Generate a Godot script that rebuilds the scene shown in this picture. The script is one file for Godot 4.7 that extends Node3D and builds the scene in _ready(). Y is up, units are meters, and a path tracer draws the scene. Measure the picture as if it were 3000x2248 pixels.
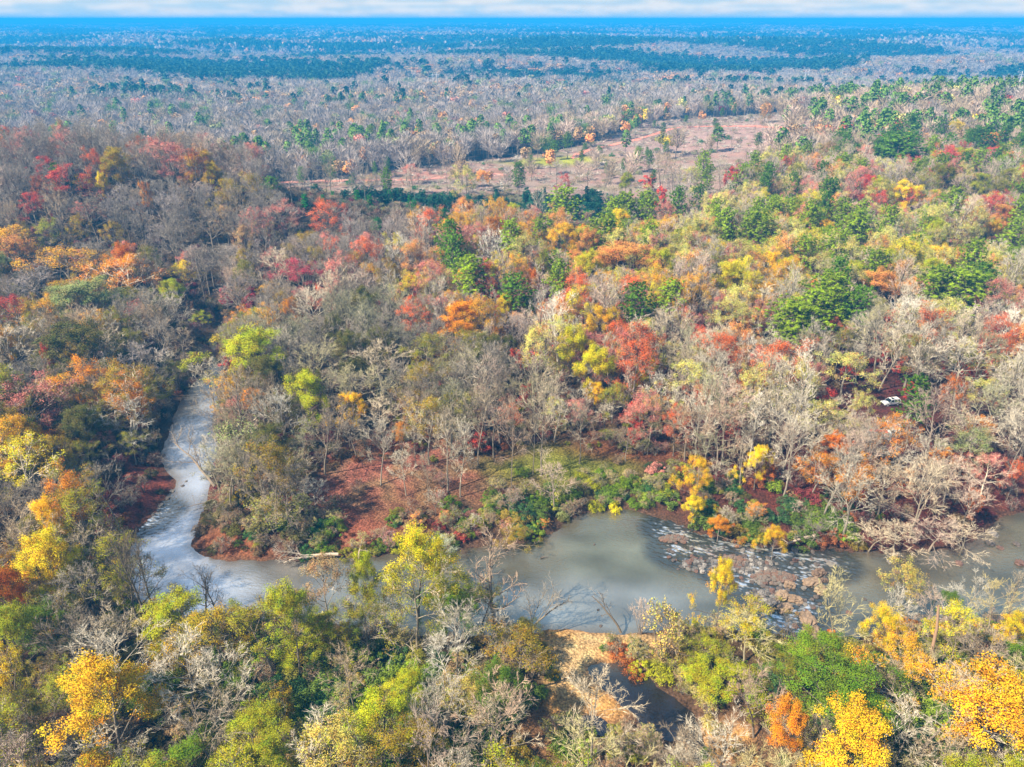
extends Node3D
# An autumn river valley seen from the air: the ground, the river and its rapids, a sandbar, a wooded point, and forest to the horizon.
# Places are metres on the ground: x to the right, d away from the eye (z = -d), heights above the river's surface.

const EYE := 92.0
const PITCH := 26.4
const FOV := 55.18

var rng := RandomNumberGenerator.new()
var n1 := FastNoiseLite.new()
var n2 := FastNoiseLite.new()
var n3 := FastNoiseLite.new()
var counts := {}
var mats := {}
var refs := []
var pending := []
var proto := {}

# ------------------------------------------------------------------ places traced on the ground
const HILLS := [[-175.0, 325.0, 112.0, 56.0, 27.0], [-300.0, 360.0, 110.0, 70.0, 10.0], [335.0, 560.0, 190.0, 170.0, 30.0], [210.0, 340.0, 120.0, 90.0, 9.0], [-40.0, 300.0, 60.0, 50.0, 3.0]]
var RIVER := PackedVector2Array([Vector2(-85.9, 197.2), Vector2(-91.4, 205.6), Vector2(-94.2, 216.4), Vector2(-92.4, 224.2), Vector2(-100.7, 234.6), Vector2(-108.7, 239.0), Vector2(-117.2, 248.2), Vector2(-125.4, 258.0), Vector2(-134.1, 264.3), Vector2(-144.3, 271.3), Vector2(-140.6, 263.2), Vector2(-128.8, 254.0), Vector2(-120.3, 244.5), Vector2(-111.8, 234.6), Vector2(-106.5, 228.3), Vector2(-100.8, 221.4), Vector2(-95.5, 212.7), Vector2(-91.8, 206.6), Vector2(-89.9, 198.8), Vector2(-89.6, 192.4), Vector2(-89.7, 179.2), Vector2(-87.1, 166.1), Vector2(-84.1, 154.4), Vector2(-82.5, 147.0), Vector2(-79.3, 141.6), Vector2(-74.8, 137.3), Vector2(-73.6, 135.3), Vector2(-74.1, 128.4), Vector2(-74.4, 124.1), Vector2(-74.7, 118.3), Vector2(-73.2, 111.3), Vector2(-70.9, 104.8), Vector2(-66.0, 99.4), Vector2(-58.5, 95.4), Vector2(-53.8, 95.2), Vector2(-46.4, 94.6), Vector2(-40.0, 94.3), Vector2(-31.9, 93.5), Vector2(-23.8, 92.0), Vector2(-15.9, 91.0), Vector2(-8.2, 90.6), Vector2(-2.0, 91.2), Vector2(3.3, 91.8), Vector2(5.8, 92.4), Vector2(12.0, 92.0), Vector2(18.1, 91.0), Vector2(22.9, 92.0), Vector2(29.3, 93.1), Vector2(35.6, 93.1), Vector2(42.0, 91.0), Vector2(45.6, 88.0), Vector2(49.3, 87.7), Vector2(52.8, 88.9), Vector2(61.8, 92.0), Vector2(74.4, 93.8), Vector2(87.8, 94.9), Vector2(102.3, 94.3), Vector2(115.0, 94.3), Vector2(141.1, 126.1), Vector2(127.3, 128.5), Vector2(117.2, 128.0), Vector2(106.5, 124.8), Vector2(101.0, 123.2), Vector2(96.7, 119.8), Vector2(90.3, 115.1), Vector2(85.6, 113.2), Vector2(79.8, 112.3), Vector2(70.6, 111.8), Vector2(62.1, 112.6), Vector2(53.1, 112.6), Vector2(48.2, 114.0), Vector2(41.5, 116.1), Vector2(36.5, 118.3), Vector2(32.5, 121.6), Vector2(28.3, 124.5), Vector2(22.7, 126.1), Vector2(17.3, 125.4), Vector2(12.3, 122.6), Vector2(8.2, 117.6), Vector2(2.6, 114.9), Vector2(-5.0, 113.7), Vector2(-13.1, 112.6), Vector2(-18.4, 112.3), Vector2(-24.4, 111.0), Vector2(-31.4, 110.3), Vector2(-40.9, 109.6), Vector2(-48.8, 109.6), Vector2(-55.8, 109.6), Vector2(-60.3, 111.8), Vector2(-62.8, 114.3), Vector2(-63.7, 118.3), Vector2(-64.2, 122.9), Vector2(-65.0, 128.5), Vector2(-67.3, 136.4), Vector2(-69.0, 144.0), Vector2(-71.9, 154.4), Vector2(-76.1, 166.1), Vector2(-80.3, 179.2)])
var POOL := PackedVector2Array([Vector2(12.2, 84.3), Vector2(14.3, 85.2), Vector2(17.7, 85.2), Vector2(21.2, 81.8), Vector2(23.6, 79.6), Vector2(26.0, 76.6), Vector2(26.8, 74.1), Vector2(27.1, 71.0), Vector2(26.6, 68.1), Vector2(25.3, 68.1), Vector2(25.3, 71.0), Vector2(22.0, 71.0), Vector2(19.6, 72.5), Vector2(18.0, 75.7), Vector2(15.7, 78.3), Vector2(13.1, 80.7)])
var POOL2 := PackedVector2Array([Vector2(9.2, 74.7), Vector2(13.2, 75.0), Vector2(14.5, 73.3), Vector2(13.5, 71.9), Vector2(10.4, 72.5)])
var SAND := PackedVector2Array([Vector2(3.0, 91.8), Vector2(12.0, 92.0), Vector2(24.3, 88.9), Vector2(19.9, 85.1), Vector2(17.7, 85.4), Vector2(14.3, 85.2), Vector2(12.2, 84.3), Vector2(13.1, 80.7), Vector2(16.1, 76.3), Vector2(13.9, 75.2), Vector2(6.5, 76.1), Vector2(5.8, 84.3)])
var SAND2 := PackedVector2Array([Vector2(25.1, 70.1), Vector2(28.1, 71.6), Vector2(32.6, 71.0), Vector2(29.4, 68.8), Vector2(26.8, 67.4), Vector2(25.5, 67.4)])
var CLEARING := PackedVector2Array([Vector2(-150.4, 443.5), Vector2(-91.4, 484.6), Vector2(-33.9, 522.0), Vector2(25.0, 552.7), Vector2(70.2, 596.2), Vector2(126.6, 718.4), Vector2(200.8, 738.7), Vector2(272.3, 692.8), Vector2(192.8, 495.3), Vector2(146.7, 399.3), Vector2(104.5, 369.7), Vector2(83.8, 357.9), Vector2(78.3, 397.0), Vector2(35.9, 397.0), Vector2(11.4, 415.5), Vector2(-66.5, 415.5), Vector2(-123.6, 406.1)])
var SCRUB := PackedVector2Array([Vector2(-132.1, 417.9), Vector2(11.5, 417.9), Vector2(102.0, 414.3), Vector2(100.9, 339.0), Vector2(76.1, 304.6), Vector2(37.0, 300.7), Vector2(-20.0, 296.1), Vector2(-51.1, 279.0), Vector2(-81.3, 300.7), Vector2(-115.6, 356.9)])
const TREELESS := [[-22.7, 71.5, 14.0, 7.0], [-38.2, 79.0, 9.0, 6.0], [-12.3, 79.5, 8.0, 5.0], [-34.6, 93.0, 7.0, 4.0], [22.7, 75.5, 15.0, 8.0], [35.8, 74.0, 9.0, 6.0], [53.9, 93.0, 22.0, 6.0], [74.6, 91.0, 20.0, 5.0], [46.4, 85.0, 20.0, 5.0], [12.2, 72.5, 14.0, 10.0], [22.2, 69.5, 16.0, 9.0]]
const FOAM: Array[Vector2] = [Vector2(31.1, 119.1), Vector2(34.0, 117.3), Vector2(36.9, 115.9), Vector2(999.0, 999.0), Vector2(30.9, 112.6), Vector2(34.5, 113.2), Vector2(37.9, 112.8), Vector2(42.0, 114.7), Vector2(999.0, 999.0), Vector2(41.2, 115.1), Vector2(44.7, 114.6), Vector2(48.0, 113.4), Vector2(51.9, 111.8), Vector2(55.2, 110.8), Vector2(57.9, 109.9), Vector2(60.7, 109.1), Vector2(999.0, 999.0), Vector2(57.8, 109.6), Vector2(56.1, 107.3), Vector2(53.7, 105.4), Vector2(999.0, 999.0), Vector2(44.9, 111.9), Vector2(46.6, 108.9), Vector2(44.3, 105.4), Vector2(41.6, 103.3), Vector2(999.0, 999.0), Vector2(38.7, 110.6), Vector2(39.2, 107.3), Vector2(999.0, 999.0), Vector2(45.7, 101.7), Vector2(46.0, 99.2), Vector2(44.4, 96.3), Vector2(46.0, 93.8), Vector2(999.0, 999.0), Vector2(51.3, 98.1), Vector2(49.4, 96.3), Vector2(47.2, 93.3), Vector2(999.0, 999.0), Vector2(49.1, 103.3), Vector2(52.6, 106.0), Vector2(999.0, 999.0), Vector2(-74.5, 121.6), Vector2(-73.5, 125.3), Vector2(999.0, 999.0)]
const OPEN := [[92.5, 158.0, 12.0, 20.0], [-27.4, 131.0, 16.0, 10.0], [-9.5, 130.5, 17.0, 10.0], [10.8, 139.5, 16.0, 9.0], [-58.5, 111.0, 9.0, 6.0], [-78.3, 129.5, 9.0, 12.0], [19.0, 70.0, 20.0, 9.0], [49.3, 93.0, 8.0, 11.0], [-93.2, 205.5, 5.0, 9.0], [33.1, 125.5, 24.0, 6.0], [-30.4, 115.5, 11.0, 5.0], [14.4, 133.0, 20.0, 5.0], [28.6, 84.0, 10.0, 6.0]]
const FIELD := Vector2(1432.1, 2461.4)
const PLANTATION := Vector2(90.2, 1242.9)
const SUVPOS := Vector2(97.4, 167.0)
const SUVTURN := 14.0
const CAMPERPOS := Vector2(87.0, 150.5)
const CAMPERTURN := -12.0
const BOXPOS := Vector2(91.7, 153.5)
const BOXTURN := -20.0
const SLABS := [[56.7, 106.0, 3.2, 2.2, 0.9, 20, 0.70, "reddish layered rock ledge at the head of the rock ledges"],
	[50.3, 102.8, 2.6, 1.8, 0.8, -15, 0.30, "tan split rock ledge beside the stony heap"],
	[54.6, 103.5, 4.2, 2.6, 0.8, 8, 0.25, "broad tan rock ledge in the middle of the river"],
	[55.4, 101.5, 3.0, 2.2, 0.8, 35, 0.10, "light tan rock ledge on the far side of the rock ledges"],
	[48.0, 99.9, 3.0, 2.4, 1.0, 0, 0.20, "squared tan rock ledge at the edge of the dark channel"],
	[49.9, 99.2, 3.4, 2.0, 0.8, -25, 0.30, "cracked tan rock ledge above the small cascade"],
	[47.4, 97.0, 3.6, 2.4, 0.9, 12, 0.15, "rounded tan rock ledge below the squared ledge"],
	[50.5, 94.3, 3.0, 4.2, 0.9, 10, 0.30, "pinkish rock ledge beside the small cascade"],
	[49.9, 91.4, 3.6, 3.4, 1.0, -20, 0.35, "folded pinkish rock ledge under the leaning ledge tree"],
	[50.2, 89.1, 3.0, 2.2, 0.8, 30, 0.40, "reddish rock ledge meeting the near bank"],
	[48.1, 89.6, 2.4, 2.0, 0.7, 50, 0.80, "dark red rock ledge meeting the near bank"],
	[57.0, 104.1, 1.8, 1.2, 0.6, 0, 0.80, "small dark red rock ledge at the outer edge"]]
const BOULDERS := [[71.4, 109.3, 0.90, "grey"], [71.5, 106.5, 1.10, "red"], [84.3, 108.9, 1.20, "red"], [73.0, 105.4, 0.70, "dark"], [95.9, 117.7, 1.60, "grey"], [93.6, 114.8, 1.50, "dark"], [98.6, 114.5, 1.10, "dark"], [94.8, 113.4, 1.00, "red"], [95.9, 108.9, 1.70, "red"], [60.0, 108.6, 1.30, "grey"], [62.5, 99.4, 0.50, "dark"], [63.1, 98.6, 0.50, "dark"], [65.1, 98.6, 0.60, "dark"], [58.3, 96.0, 0.90, "red"], [54.8, 112.9, 1.50, "grey"], [57.9, 112.2, 0.80, "dark"], [40.2, 106.3, 0.80, "red"], [38.7, 103.8, 0.90, "red"], [40.6, 102.6, 0.70, "red"], [43.8, 97.5, 0.80, "dark"], [44.3, 96.8, 0.60, "dark"], [16.1, 114.5, 0.40, "dark"], [31.0, 107.3, 0.50, "dark"], [15.0, 93.0, 0.50, "dark"], [15.0, 96.8, 0.40, "dark"], [-73.9, 132.5, 0.90, "grey"], [-73.7, 129.7, 0.80, "dark"], [-74.1, 127.4, 0.90, "grey"], [-74.3, 124.1, 0.70, "dark"], [-82.1, 147.0, 0.80, "grey"], [-72.4, 134.6, 0.60, "dark"], [-72.4, 136.4, 0.50, "grey"], [-63.2, 126.1, 0.50, "dark"], [33.0, 107.8, 0.62, "red"], [36.4, 109.5, 0.41, "red"], [33.4, 108.9, 1.00, "red"], [35.3, 107.8, 0.64, "dark"], [33.2, 109.2, 0.96, "red"], [36.8, 107.3, 0.44, "dark"], [33.9, 109.7, 0.92, "red"], [35.4, 106.4, 0.63, "red"], [34.0, 106.9, 0.67, "dark"], [38.4, 109.4, 0.48, "dark"], [33.0, 107.3, 0.87, "grey"], [34.2, 106.7, 0.74, "red"], [35.4, 106.5, 0.81, "dark"], [43.8, 103.8, 0.80, "dark"], [43.7, 106.8, 0.73, "dark"], [44.0, 107.3, 0.90, "grey"], [41.6, 108.0, 0.91, "red"], [39.5, 104.7, 0.65, "dark"], [39.5, 106.3, 0.65, "dark"], [39.5, 105.5, 0.43, "grey"], [42.1, 104.1, 0.57, "dark"], [45.6, 106.9, 0.45, "dark"], [44.4, 103.9, 0.57, "grey"], [45.2, 103.9, 0.92, "grey"], [46.0, 103.5, 0.92, "red"], [46.1, 102.2, 0.79, "dark"], [46.4, 100.8, 0.70, "red"], [46.7, 101.6, 0.96, "red"], [48.5, 102.2, 0.73, "dark"], [47.1, 100.7, 0.59, "red"], [46.7, 101.9, 0.44, "grey"], [46.0, 101.7, 0.61, "grey"], [47.9, 103.9, 0.44, "dark"], [48.8, 103.2, 0.67, "grey"], [45.1, 103.4, 0.85, "grey"], [45.5, 102.7, 0.86, "dark"], [48.3, 101.7, 0.48, "dark"], [44.4, 99.7, 0.60, "red"], [44.6, 100.5, 0.76, "grey"], [44.6, 99.9, 0.89, "dark"], [41.8, 97.8, 0.53, "red"], [42.4, 97.6, 0.42, "dark"], [42.5, 97.4, 0.74, "grey"], [42.6, 97.4, 0.45, "grey"], [44.0, 99.1, 0.71, "grey"], [43.3, 98.2, 0.57, "red"], [42.0, 99.1, 0.52, "red"], [44.7, 97.2, 0.99, "red"], [43.2, 96.8, 0.83, "dark"], [46.4, 112.7, 0.80, "grey"], [44.6, 112.7, 0.92, "grey"], [41.1, 113.7, 0.42, "dark"], [47.7, 112.6, 0.75, "dark"], [44.4, 113.9, 0.70, "dark"], [45.8, 113.3, 0.65, "dark"], [53.7, 109.8, 0.92, "red"], [57.1, 110.2, 0.53, "dark"], [54.6, 108.6, 0.50, "grey"], [57.3, 108.6, 0.89, "dark"], [54.5, 109.1, 0.64, "grey"], [52.8, 109.0, 0.71, "dark"], [54.2, 108.7, 0.40, "dark"], [56.9, 110.2, 0.43, "red"], [57.7, 108.5, 0.45, "red"], [53.5, 109.6, 0.61, "red"], [55.3, 109.5, 0.51, "grey"], [54.4, 110.0, 0.40, "red"], [40.2, 103.4, 0.43, "red"], [38.8, 102.8, 0.63, "dark"], [39.1, 103.7, 0.62, "red"], [40.1, 104.0, 0.97, "red"], [38.2, 104.2, 0.72, "dark"], [40.5, 104.2, 0.48, "dark"], [55.3, 102.2, 0.94, "grey"], [46.9, 99.5, 0.96, "red"], [51.7, 99.1, 0.74, "dark"], [53.1, 99.3, 0.68, "dark"], [54.9, 105.1, 0.46, "dark"], [52.7, 102.2, 0.89, "grey"], [55.2, 104.4, 0.91, "red"], [52.6, 97.4, 0.75, "dark"], [46.0, 98.9, 0.71, "dark"], [46.7, 99.0, 0.96, "dark"], [50.3, 98.0, 0.51, "dark"], [49.5, 103.9, 0.55, "red"], [48.4, 100.3, 0.96, "red"], [55.6, 102.2, 0.54, "red"], [52.6, 97.2, 0.65, "red"], [48.1, 102.0, 0.93, "dark"], [46.6, 99.0, 0.95, "red"], [50.6, 98.1, 0.48, "dark"], [47.6, 101.0, 0.96, "grey"], [51.4, 98.1, 0.76, "grey"], [55.1, 102.8, 0.56, "red"], [48.0, 100.5, 0.54, "red"], [54.5, 104.2, 0.99, "red"], [53.7, 103.7, 0.75, "dark"], [50.1, 99.3, 0.91, "red"], [52.3, 97.9, 0.43, "dark"], [54.0, 99.9, 0.87, "dark"], [54.0, 98.2, 0.55, "dark"], [54.6, 104.3, 0.77, "dark"], [55.3, 103.2, 0.92, "grey"], [49.2, 104.7, 0.88, "dark"], [46.3, 98.3, 0.58, "grey"], [49.8, 99.1, 0.60, "dark"], [49.6, 101.7, 0.69, "dark"], [49.7, 91.2, 0.69, "dark"], [51.1, 96.6, 0.56, "red"], [46.9, 90.1, 0.95, "dark"], [49.3, 91.6, 0.81, "grey"], [51.5, 95.0, 0.81, "grey"], [46.8, 89.6, 0.60, "dark"], [50.5, 93.2, 0.44, "grey"], [50.3, 92.7, 0.51, "dark"], [47.2, 90.0, 0.79, "dark"], [47.9, 92.8, 0.95, "red"], [49.6, 92.0, 0.67, "grey"], [50.4, 91.5, 0.46, "dark"], [50.7, 92.9, 0.84, "grey"], [48.7, 95.2, 0.43, "dark"], [47.7, 93.2, 0.55, "grey"], [50.0, 89.6, 0.67, "dark"], [48.1, 90.4, 0.47, "grey"], [49.6, 91.7, 0.74, "dark"], [49.3, 96.0, 0.65, "red"], [50.4, 91.2, 0.76, "dark"], [50.4, 90.8, 0.73, "dark"], [51.0, 95.8, 0.55, "grey"], [46.8, 90.7, 0.93, "red"], [47.8, 89.9, 0.59, "red"], [36.0, 110.3, 0.58, "red"], [30.4, 112.8, 0.78, "dark"], [34.7, 110.5, 0.70, "red"], [31.0, 109.9, 0.53, "red"], [30.9, 112.3, 0.79, "dark"], [30.6, 109.8, 0.77, "dark"], [30.0, 110.7, 0.70, "red"], [33.0, 109.2, 0.59, "grey"], [34.8, 113.1, 0.91, "dark"], [34.3, 110.1, 0.61, "dark"], [35.5, 109.5, 0.66, "dark"], [33.5, 113.2, 0.43, "dark"], [35.1, 110.3, 0.63, "red"], [34.4, 111.1, 0.65, "red"], [42.5, 107.6, 0.85, "red"], [43.9, 107.6, 0.42, "grey"], [43.3, 108.3, 0.72, "red"], [42.6, 111.2, 0.53, "grey"], [40.8, 107.6, 0.52, "dark"], [39.3, 106.6, 0.70, "dark"], [40.5, 106.5, 0.67, "dark"], [40.8, 111.1, 0.67, "red"], [39.1, 105.7, 0.54, "dark"], [44.4, 111.0, 0.98, "dark"], [42.0, 108.2, 0.51, "grey"], [46.0, 108.5, 0.47, "dark"], [48.1, 108.9, 0.99, "red"], [46.3, 103.8, 0.69, "grey"], [39.9, 108.6, 1.00, "grey"], [39.8, 105.9, 0.98, "dark"], [40.0, 105.9, 0.41, "dark"], [44.9, 109.7, 0.71, "grey"], [40.3, 103.7, 0.69, "red"], [47.7, 104.0, 0.42, "grey"], [46.7, 106.3, 0.64, "grey"], [41.3, 108.0, 0.70, "grey"], [44.2, 105.2, 0.64, "red"], [47.8, 106.9, 0.95, "grey"], [47.7, 107.8, 0.67, "red"], [42.1, 104.9, 0.70, "red"], [50.2, 110.9, 0.50, "dark"], [48.8, 110.5, 0.82, "dark"], [42.3, 106.5, 0.88, "dark"], [47.4, 104.5, 0.67, "grey"]]
const HEAPS := [[42.2, 109.6, 2.4, 1.3, 80, "red", 0.50, "heap of brown stones standing between the white channels"],
	[48.2, 105.0, 4.0, 1.8, 130, "red", 0.45, "long heap of reddish stones beside the rock ledges"],
	[31.9, 116.0, 2.6, 1.2, 70, "red", 0.30, "small reddish stone islet under the green far bank"],
	[45.2, 108.3, 5.0, 2.6, 120, "dark", 0.02, "dark wet stones scattered through the fast water"],
	[44.5, 99.0, 3.2, 2.8, 110, "dark", 0.05, "dark wet stones in the side channel"],
	[36.9, 108.3, 5.5, 2.0, 70, "dark", -0.05, "dark wet stones at the tail of the rapids"]]
var BUSHES := [["green", -4.4, 126.0, 3.0, 4.0], ["deepgreen", -1.5, 124.0, 2.6, 3.6], ["deepgreen", 2.3, 125.5, 3.0, 4.0], ["green", 5.7, 125.0, 2.8, 4.0], ["olivelime", 9.1, 126.5, 2.4, 3.6], ["green", 13.1, 128.5, 2.2, 3.4], ["green", -4.1, 121.0, 2.6, 4.0], ["olivelime", -7.0, 118.5, 2.4, 4.0], ["green", -9.7, 117.5, 2.4, 3.4], ["olive", -13.1, 114.5, 2.2, 3.6], ["green", -15.7, 113.0, 2.0, 3.2], ["olivelime", 17.2, 131.0, 2.0, 3.4], ["green", 21.0, 129.0, 2.8, 4.0], ["brightgreen", 23.7, 131.0, 2.6, 3.6], ["green", 25.8, 131.5, 2.6, 3.8], ["deepgreen", 29.0, 130.0, 2.6, 3.8], ["green", 31.8, 132.0, 2.6, 4.0], ["olivelime", 32.6, 128.5, 2.4, 3.6], ["yellowlime", 21.5, 125.5, 2.8, 2.8], ["green", 42.0, 129.0, 2.6, 4.0], ["deepgreen", 45.9, 127.5, 3.0, 4.2], ["deepgreen", 40.0, 122.5, 3.0, 4.0], ["green", 41.9, 119.0, 2.6, 4.0], ["deepgreen", 46.3, 121.5, 3.2, 4.4], ["green", 47.2, 117.5, 2.6, 4.0], ["olive", 48.8, 115.0, 2.4, 3.6], ["green", 25.6, 127.0, 2.0, 3.0], ["green", 19.6, 134.5, 2.0, 3.2], ["palegreen", 10.8, 123.5, 2.4, 3.6], ["olivelime", 17.7, 126.0, 2.2, 3.4], ["olivelime", 14.6, 134.5, 1.6, 3.0], ["green", -46.3, 117.5, 5.5, 4.6], ["green", -43.4, 116.0, 4.6, 4.0], ["deepgreen", -37.6, 115.5, 3.0, 4.4], ["green", -34.7, 115.5, 3.4, 4.4], ["deepgreen", -39.0, 111.0, 2.8, 4.2], ["green", -35.9, 112.0, 2.8, 4.0], ["gold", -40.8, 115.5, 2.4, 3.6], ["darkolive", -54.0, 114.5, 2.6, 3.6], ["deepgreen", -50.0, 114.0, 2.6, 3.6], ["olive", -28.7, 111.5, 2.2, 3.4], ["green", -25.3, 113.0, 2.2, 3.6], ["olivelime", -21.9, 113.0, 2.2, 3.6], ["green", -19.2, 114.5, 2.4, 3.8], ["green", -23.6, 118.5, 1.6, 3.0], ["olive", -18.1, 118.5, 1.8, 3.2], ["olive", -31.3, 111.0, 2.0, 3.4], ["olivegold", -56.4, 126.0, 2.4, 3.4], ["olivegold", -57.8, 121.5, 2.4, 3.4], ["darkolive", -52.1, 124.5, 2.6, 3.8], ["brightgreen", -20.7, 70.5, 3.6, 5.4], ["brightgreen", -22.5, 68.5, 3.2, 5.0], ["green", -17.7, 69.0, 3.0, 4.8], ["brightgreen", -10.6, 71.0, 3.4, 5.2], ["green", -8.3, 69.5, 3.0, 4.6], ["brightgreen", -11.5, 67.5, 2.6, 4.6], ["green", -16.2, 66.5, 2.6, 4.4], ["green", 7.1, 67.5, 3.0, 4.4], ["brightgreen", 9.5, 66.5, 2.6, 4.0], ["olivelime", 13.8, 67.5, 2.6, 4.0], ["olivelime", 16.7, 67.0, 2.2, 3.6], ["green", -42.5, 79.5, 3.4, 5.0], ["green", -45.9, 82.0, 3.0, 4.6], ["green", -49.3, 84.5, 2.8, 4.4], ["green", -40.0, 76.5, 3.0, 4.8], ["deepgreen", -34.7, 77.0, 3.0, 5.0], ["deepgreen", -30.9, 76.5, 3.0, 5.0], ["green", -31.3, 73.0, 2.8, 4.6], ["green", -28.1, 69.5, 3.0, 5.0], ["deepgreen", -27.3, 73.5, 3.0, 4.8], ["deepgreen", -36.4, 75.0, 2.8, 4.6], ["deepgreen", -27.1, 77.0, 2.8, 4.4], ["green", -33.3, 67.5, 2.8, 4.4], ["olivelime", -67.0, 94.5, 3.6, 4.6], ["olive", -61.9, 91.5, 3.0, 4.4], ["olive", -56.2, 90.0, 2.6, 4.0], ["olivegold", -51.0, 89.0, 3.0, 4.4], ["olivelime", -46.1, 90.0, 3.0, 4.4], ["olivelime", -43.3, 91.0, 3.4, 4.6], ["yellowgreen", -39.1, 91.5, 3.4, 4.4], ["rust", 17.8, 86.0, 2.4, 3.8], ["rust", 16.8, 87.5, 1.6, 2.8], ["rust", 19.0, 82.5, 2.0, 3.4], ["olivelime", 20.4, 83.5, 2.4, 3.6], ["olivelime", 23.2, 81.5, 2.8, 4.2], ["gold", 6.5, 82.0, 1.2, 1.8], ["olivegold", 4.5, 85.0, 2.4, 3.6], ["olivelime", 28.4, 80.5, 2.8, 4.4], ["olivelime", 31.4, 83.0, 2.8, 4.2], ["redorange", 30.1, 83.5, 1.8, 1.6], ["olivelime", 42.3, 85.5, 2.4, 3.8], ["olivelime", 45.3, 87.0, 2.2, 3.4], ["orange", 53.3, 91.0, 2.2, 1.8], ["orangegold", 67.0, 92.0, 2.2, 3.6], ["brightgreen", 70.6, 92.0, 2.2, 3.4], ["orange", 74.8, 93.0, 1.8, 3.4], ["orangegold", 76.7, 91.0, 2.2, 4.0], ["green", 78.7, 90.0, 2.2, 3.6], ["gold", 79.5, 88.0, 2.4, 3.8], ["gold", 71.1, 90.0, 2.2, 3.6], ["olivelime", 63.8, 93.5, 2.2, 3.4], ["tan", 28.8, 69.0, 2.0, 3.4]]
const POLES := [[414.1, 1115.6, 31.0, 15.0, "pale two legged power pole rising above the far forest"], [644.0, 1000.6, 30.0, 15.0, "pale two legged power pole on the skyline of the rise"], [-100.8, 1037.2, 26.0, 15.0, "faint two legged power pole in the hazy grey forest"]]
const HOUSES := [[-189.9, 1043.9, 10.0, 7.0, 10.0, "small white roofed house among hazy bare trees", "white_house", "house"], [-522.3, 1064.4, 9.0, 7.0, -20.0, "tiny pale house lost in the blue grey forest", "white_house", "house"], [1573.1, 3065.6, 14.0, 9.0, 5.0, "distant white barn before the pale green field", "white_barn", "barn"]]

var palette := {
	"gold": Color(0.80, 0.53, 0.02), "yellow": Color(0.80, 0.62, 0.03), "orange": Color(0.66, 0.22, 0.03), "orangegold": Color(0.68, 0.30, 0.04), "redorange": Color(0.62, 0.17, 0.07),
	"red": Color(0.58, 0.105, 0.075), "magenta": Color(0.48, 0.085, 0.11), "pink": Color(0.58, 0.25, 0.20), "peach": Color(0.70, 0.36, 0.13), "tan": Color(0.46, 0.31, 0.16), "goldtan": Color(0.74, 0.44, 0.07),
	"yellowlime": Color(0.66, 0.59, 0.035), "yellowgreen": Color(0.42, 0.44, 0.025), "limepale": Color(0.60, 0.57, 0.19), "palegreen": Color(0.27, 0.30, 0.13), "yellowpale": Color(0.55, 0.46, 0.14),
	"olive": Color(0.26, 0.25, 0.04), "olivegold": Color(0.36, 0.27, 0.04), "olivelime": Color(0.36, 0.37, 0.035), "darkolive": Color(0.13, 0.125, 0.035),
	"green": Color(0.14, 0.22, 0.03), "brightgreen": Color(0.25, 0.36, 0.025), "deepgreen": Color(0.06, 0.14, 0.045), "pine": Color(0.27, 0.38, 0.03), "pinedark": Color(0.13, 0.24, 0.035), "brightpine": Color(0.06, 0.24, 0.05),
	"teal": Color(0.04, 0.12, 0.07), "rust": Color(0.40, 0.14, 0.05), "maroon": Color(0.24, 0.05, 0.05),
}
var barks := {
	"pale": Color(0.51, 0.46, 0.375), "gray": Color(0.31, 0.27, 0.225), "dark": Color(0.18, 0.155, 0.13), "lilac": Color(0.36, 0.31, 0.29), "white": Color(0.68, 0.64, 0.56), "pinkpale": Color(0.50, 0.39, 0.32),
	"tan": Color(0.38, 0.30, 0.21), "olivegray": Color(0.33, 0.32, 0.21), "brown": Color(0.27, 0.17, 0.11), "yellowtwig": Color(0.48, 0.43, 0.22), "palegreen": Color(0.42, 0.45, 0.32),
}


func _ready() -> void:
	rng.seed = 20240
	n1.seed = 11
	n1.frequency = 1.0
	n1.fractal_octaves = 3
	n2.seed = 23
	n2.frequency = 1.0
	n2.fractal_octaves = 2
	n3.seed = 37
	n3.frequency = 1.0
	n3.fractal_type = FastNoiseLite.FRACTAL_NONE
	# ---- camera, sky, sun, air, exposure
	var cam := Camera3D.new()
	cam.name = "camera"
	cam.fov = FOV
	cam.near = 0.5
	cam.far = 30000.0
	cam.position = Vector3(0, EYE, 0)
	cam.rotation_degrees = Vector3(-PITCH, 0, 0)
	add_child(cam)
	cam.current = true
	var env := Environment.new()
	env.background_mode = Environment.BG_SKY
	env.tonemap_mode = Environment.TONE_MAPPER_LINEAR
	env.tonemap_exposure = 2.65
	env.background_energy_multiplier = 0.33
	env.sdfgi_enabled = true
	env.ssao_enabled = true
	env.ssil_enabled = true
	env.fog_enabled = true
	env.fog_density = 0.00034
	env.fog_light_color = Color(0.025, 0.41, 1.0).linear_to_srgb()
	var sky := Sky.new()
	var sm := PanoramaSkyMaterial.new()
	sm.panorama = sky_picture()
	sky.sky_material = sm
	env.sky = sky
	var we := WorldEnvironment.new()
	we.name = "world"
	we.environment = env
	add_child(we)
	var sun := DirectionalLight3D.new()
	sun.name = "sun"
	sun.light_energy = 1.6
	sun.light_angular_distance = 0.6
	sun.light_color = Color(1.0, 0.94, 0.83)
	sun.shadow_enabled = true
	sun.look_at_from_position(Vector3(-0.58, 0.70, 0.34), Vector3.ZERO)
	add_child(sun)
	# ---- the large structure
	survey()
	ground()
	water()
	prototypes()
	roads()
	# ---- things
	landmarks()
	fill_forest()
	rapids_rocks()
	suv()
	camper()
	power_poles()
	houses()
	fallen_wood()
	evergreen_thicket()
	undergrowth()
	slash()
	name_all()


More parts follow.
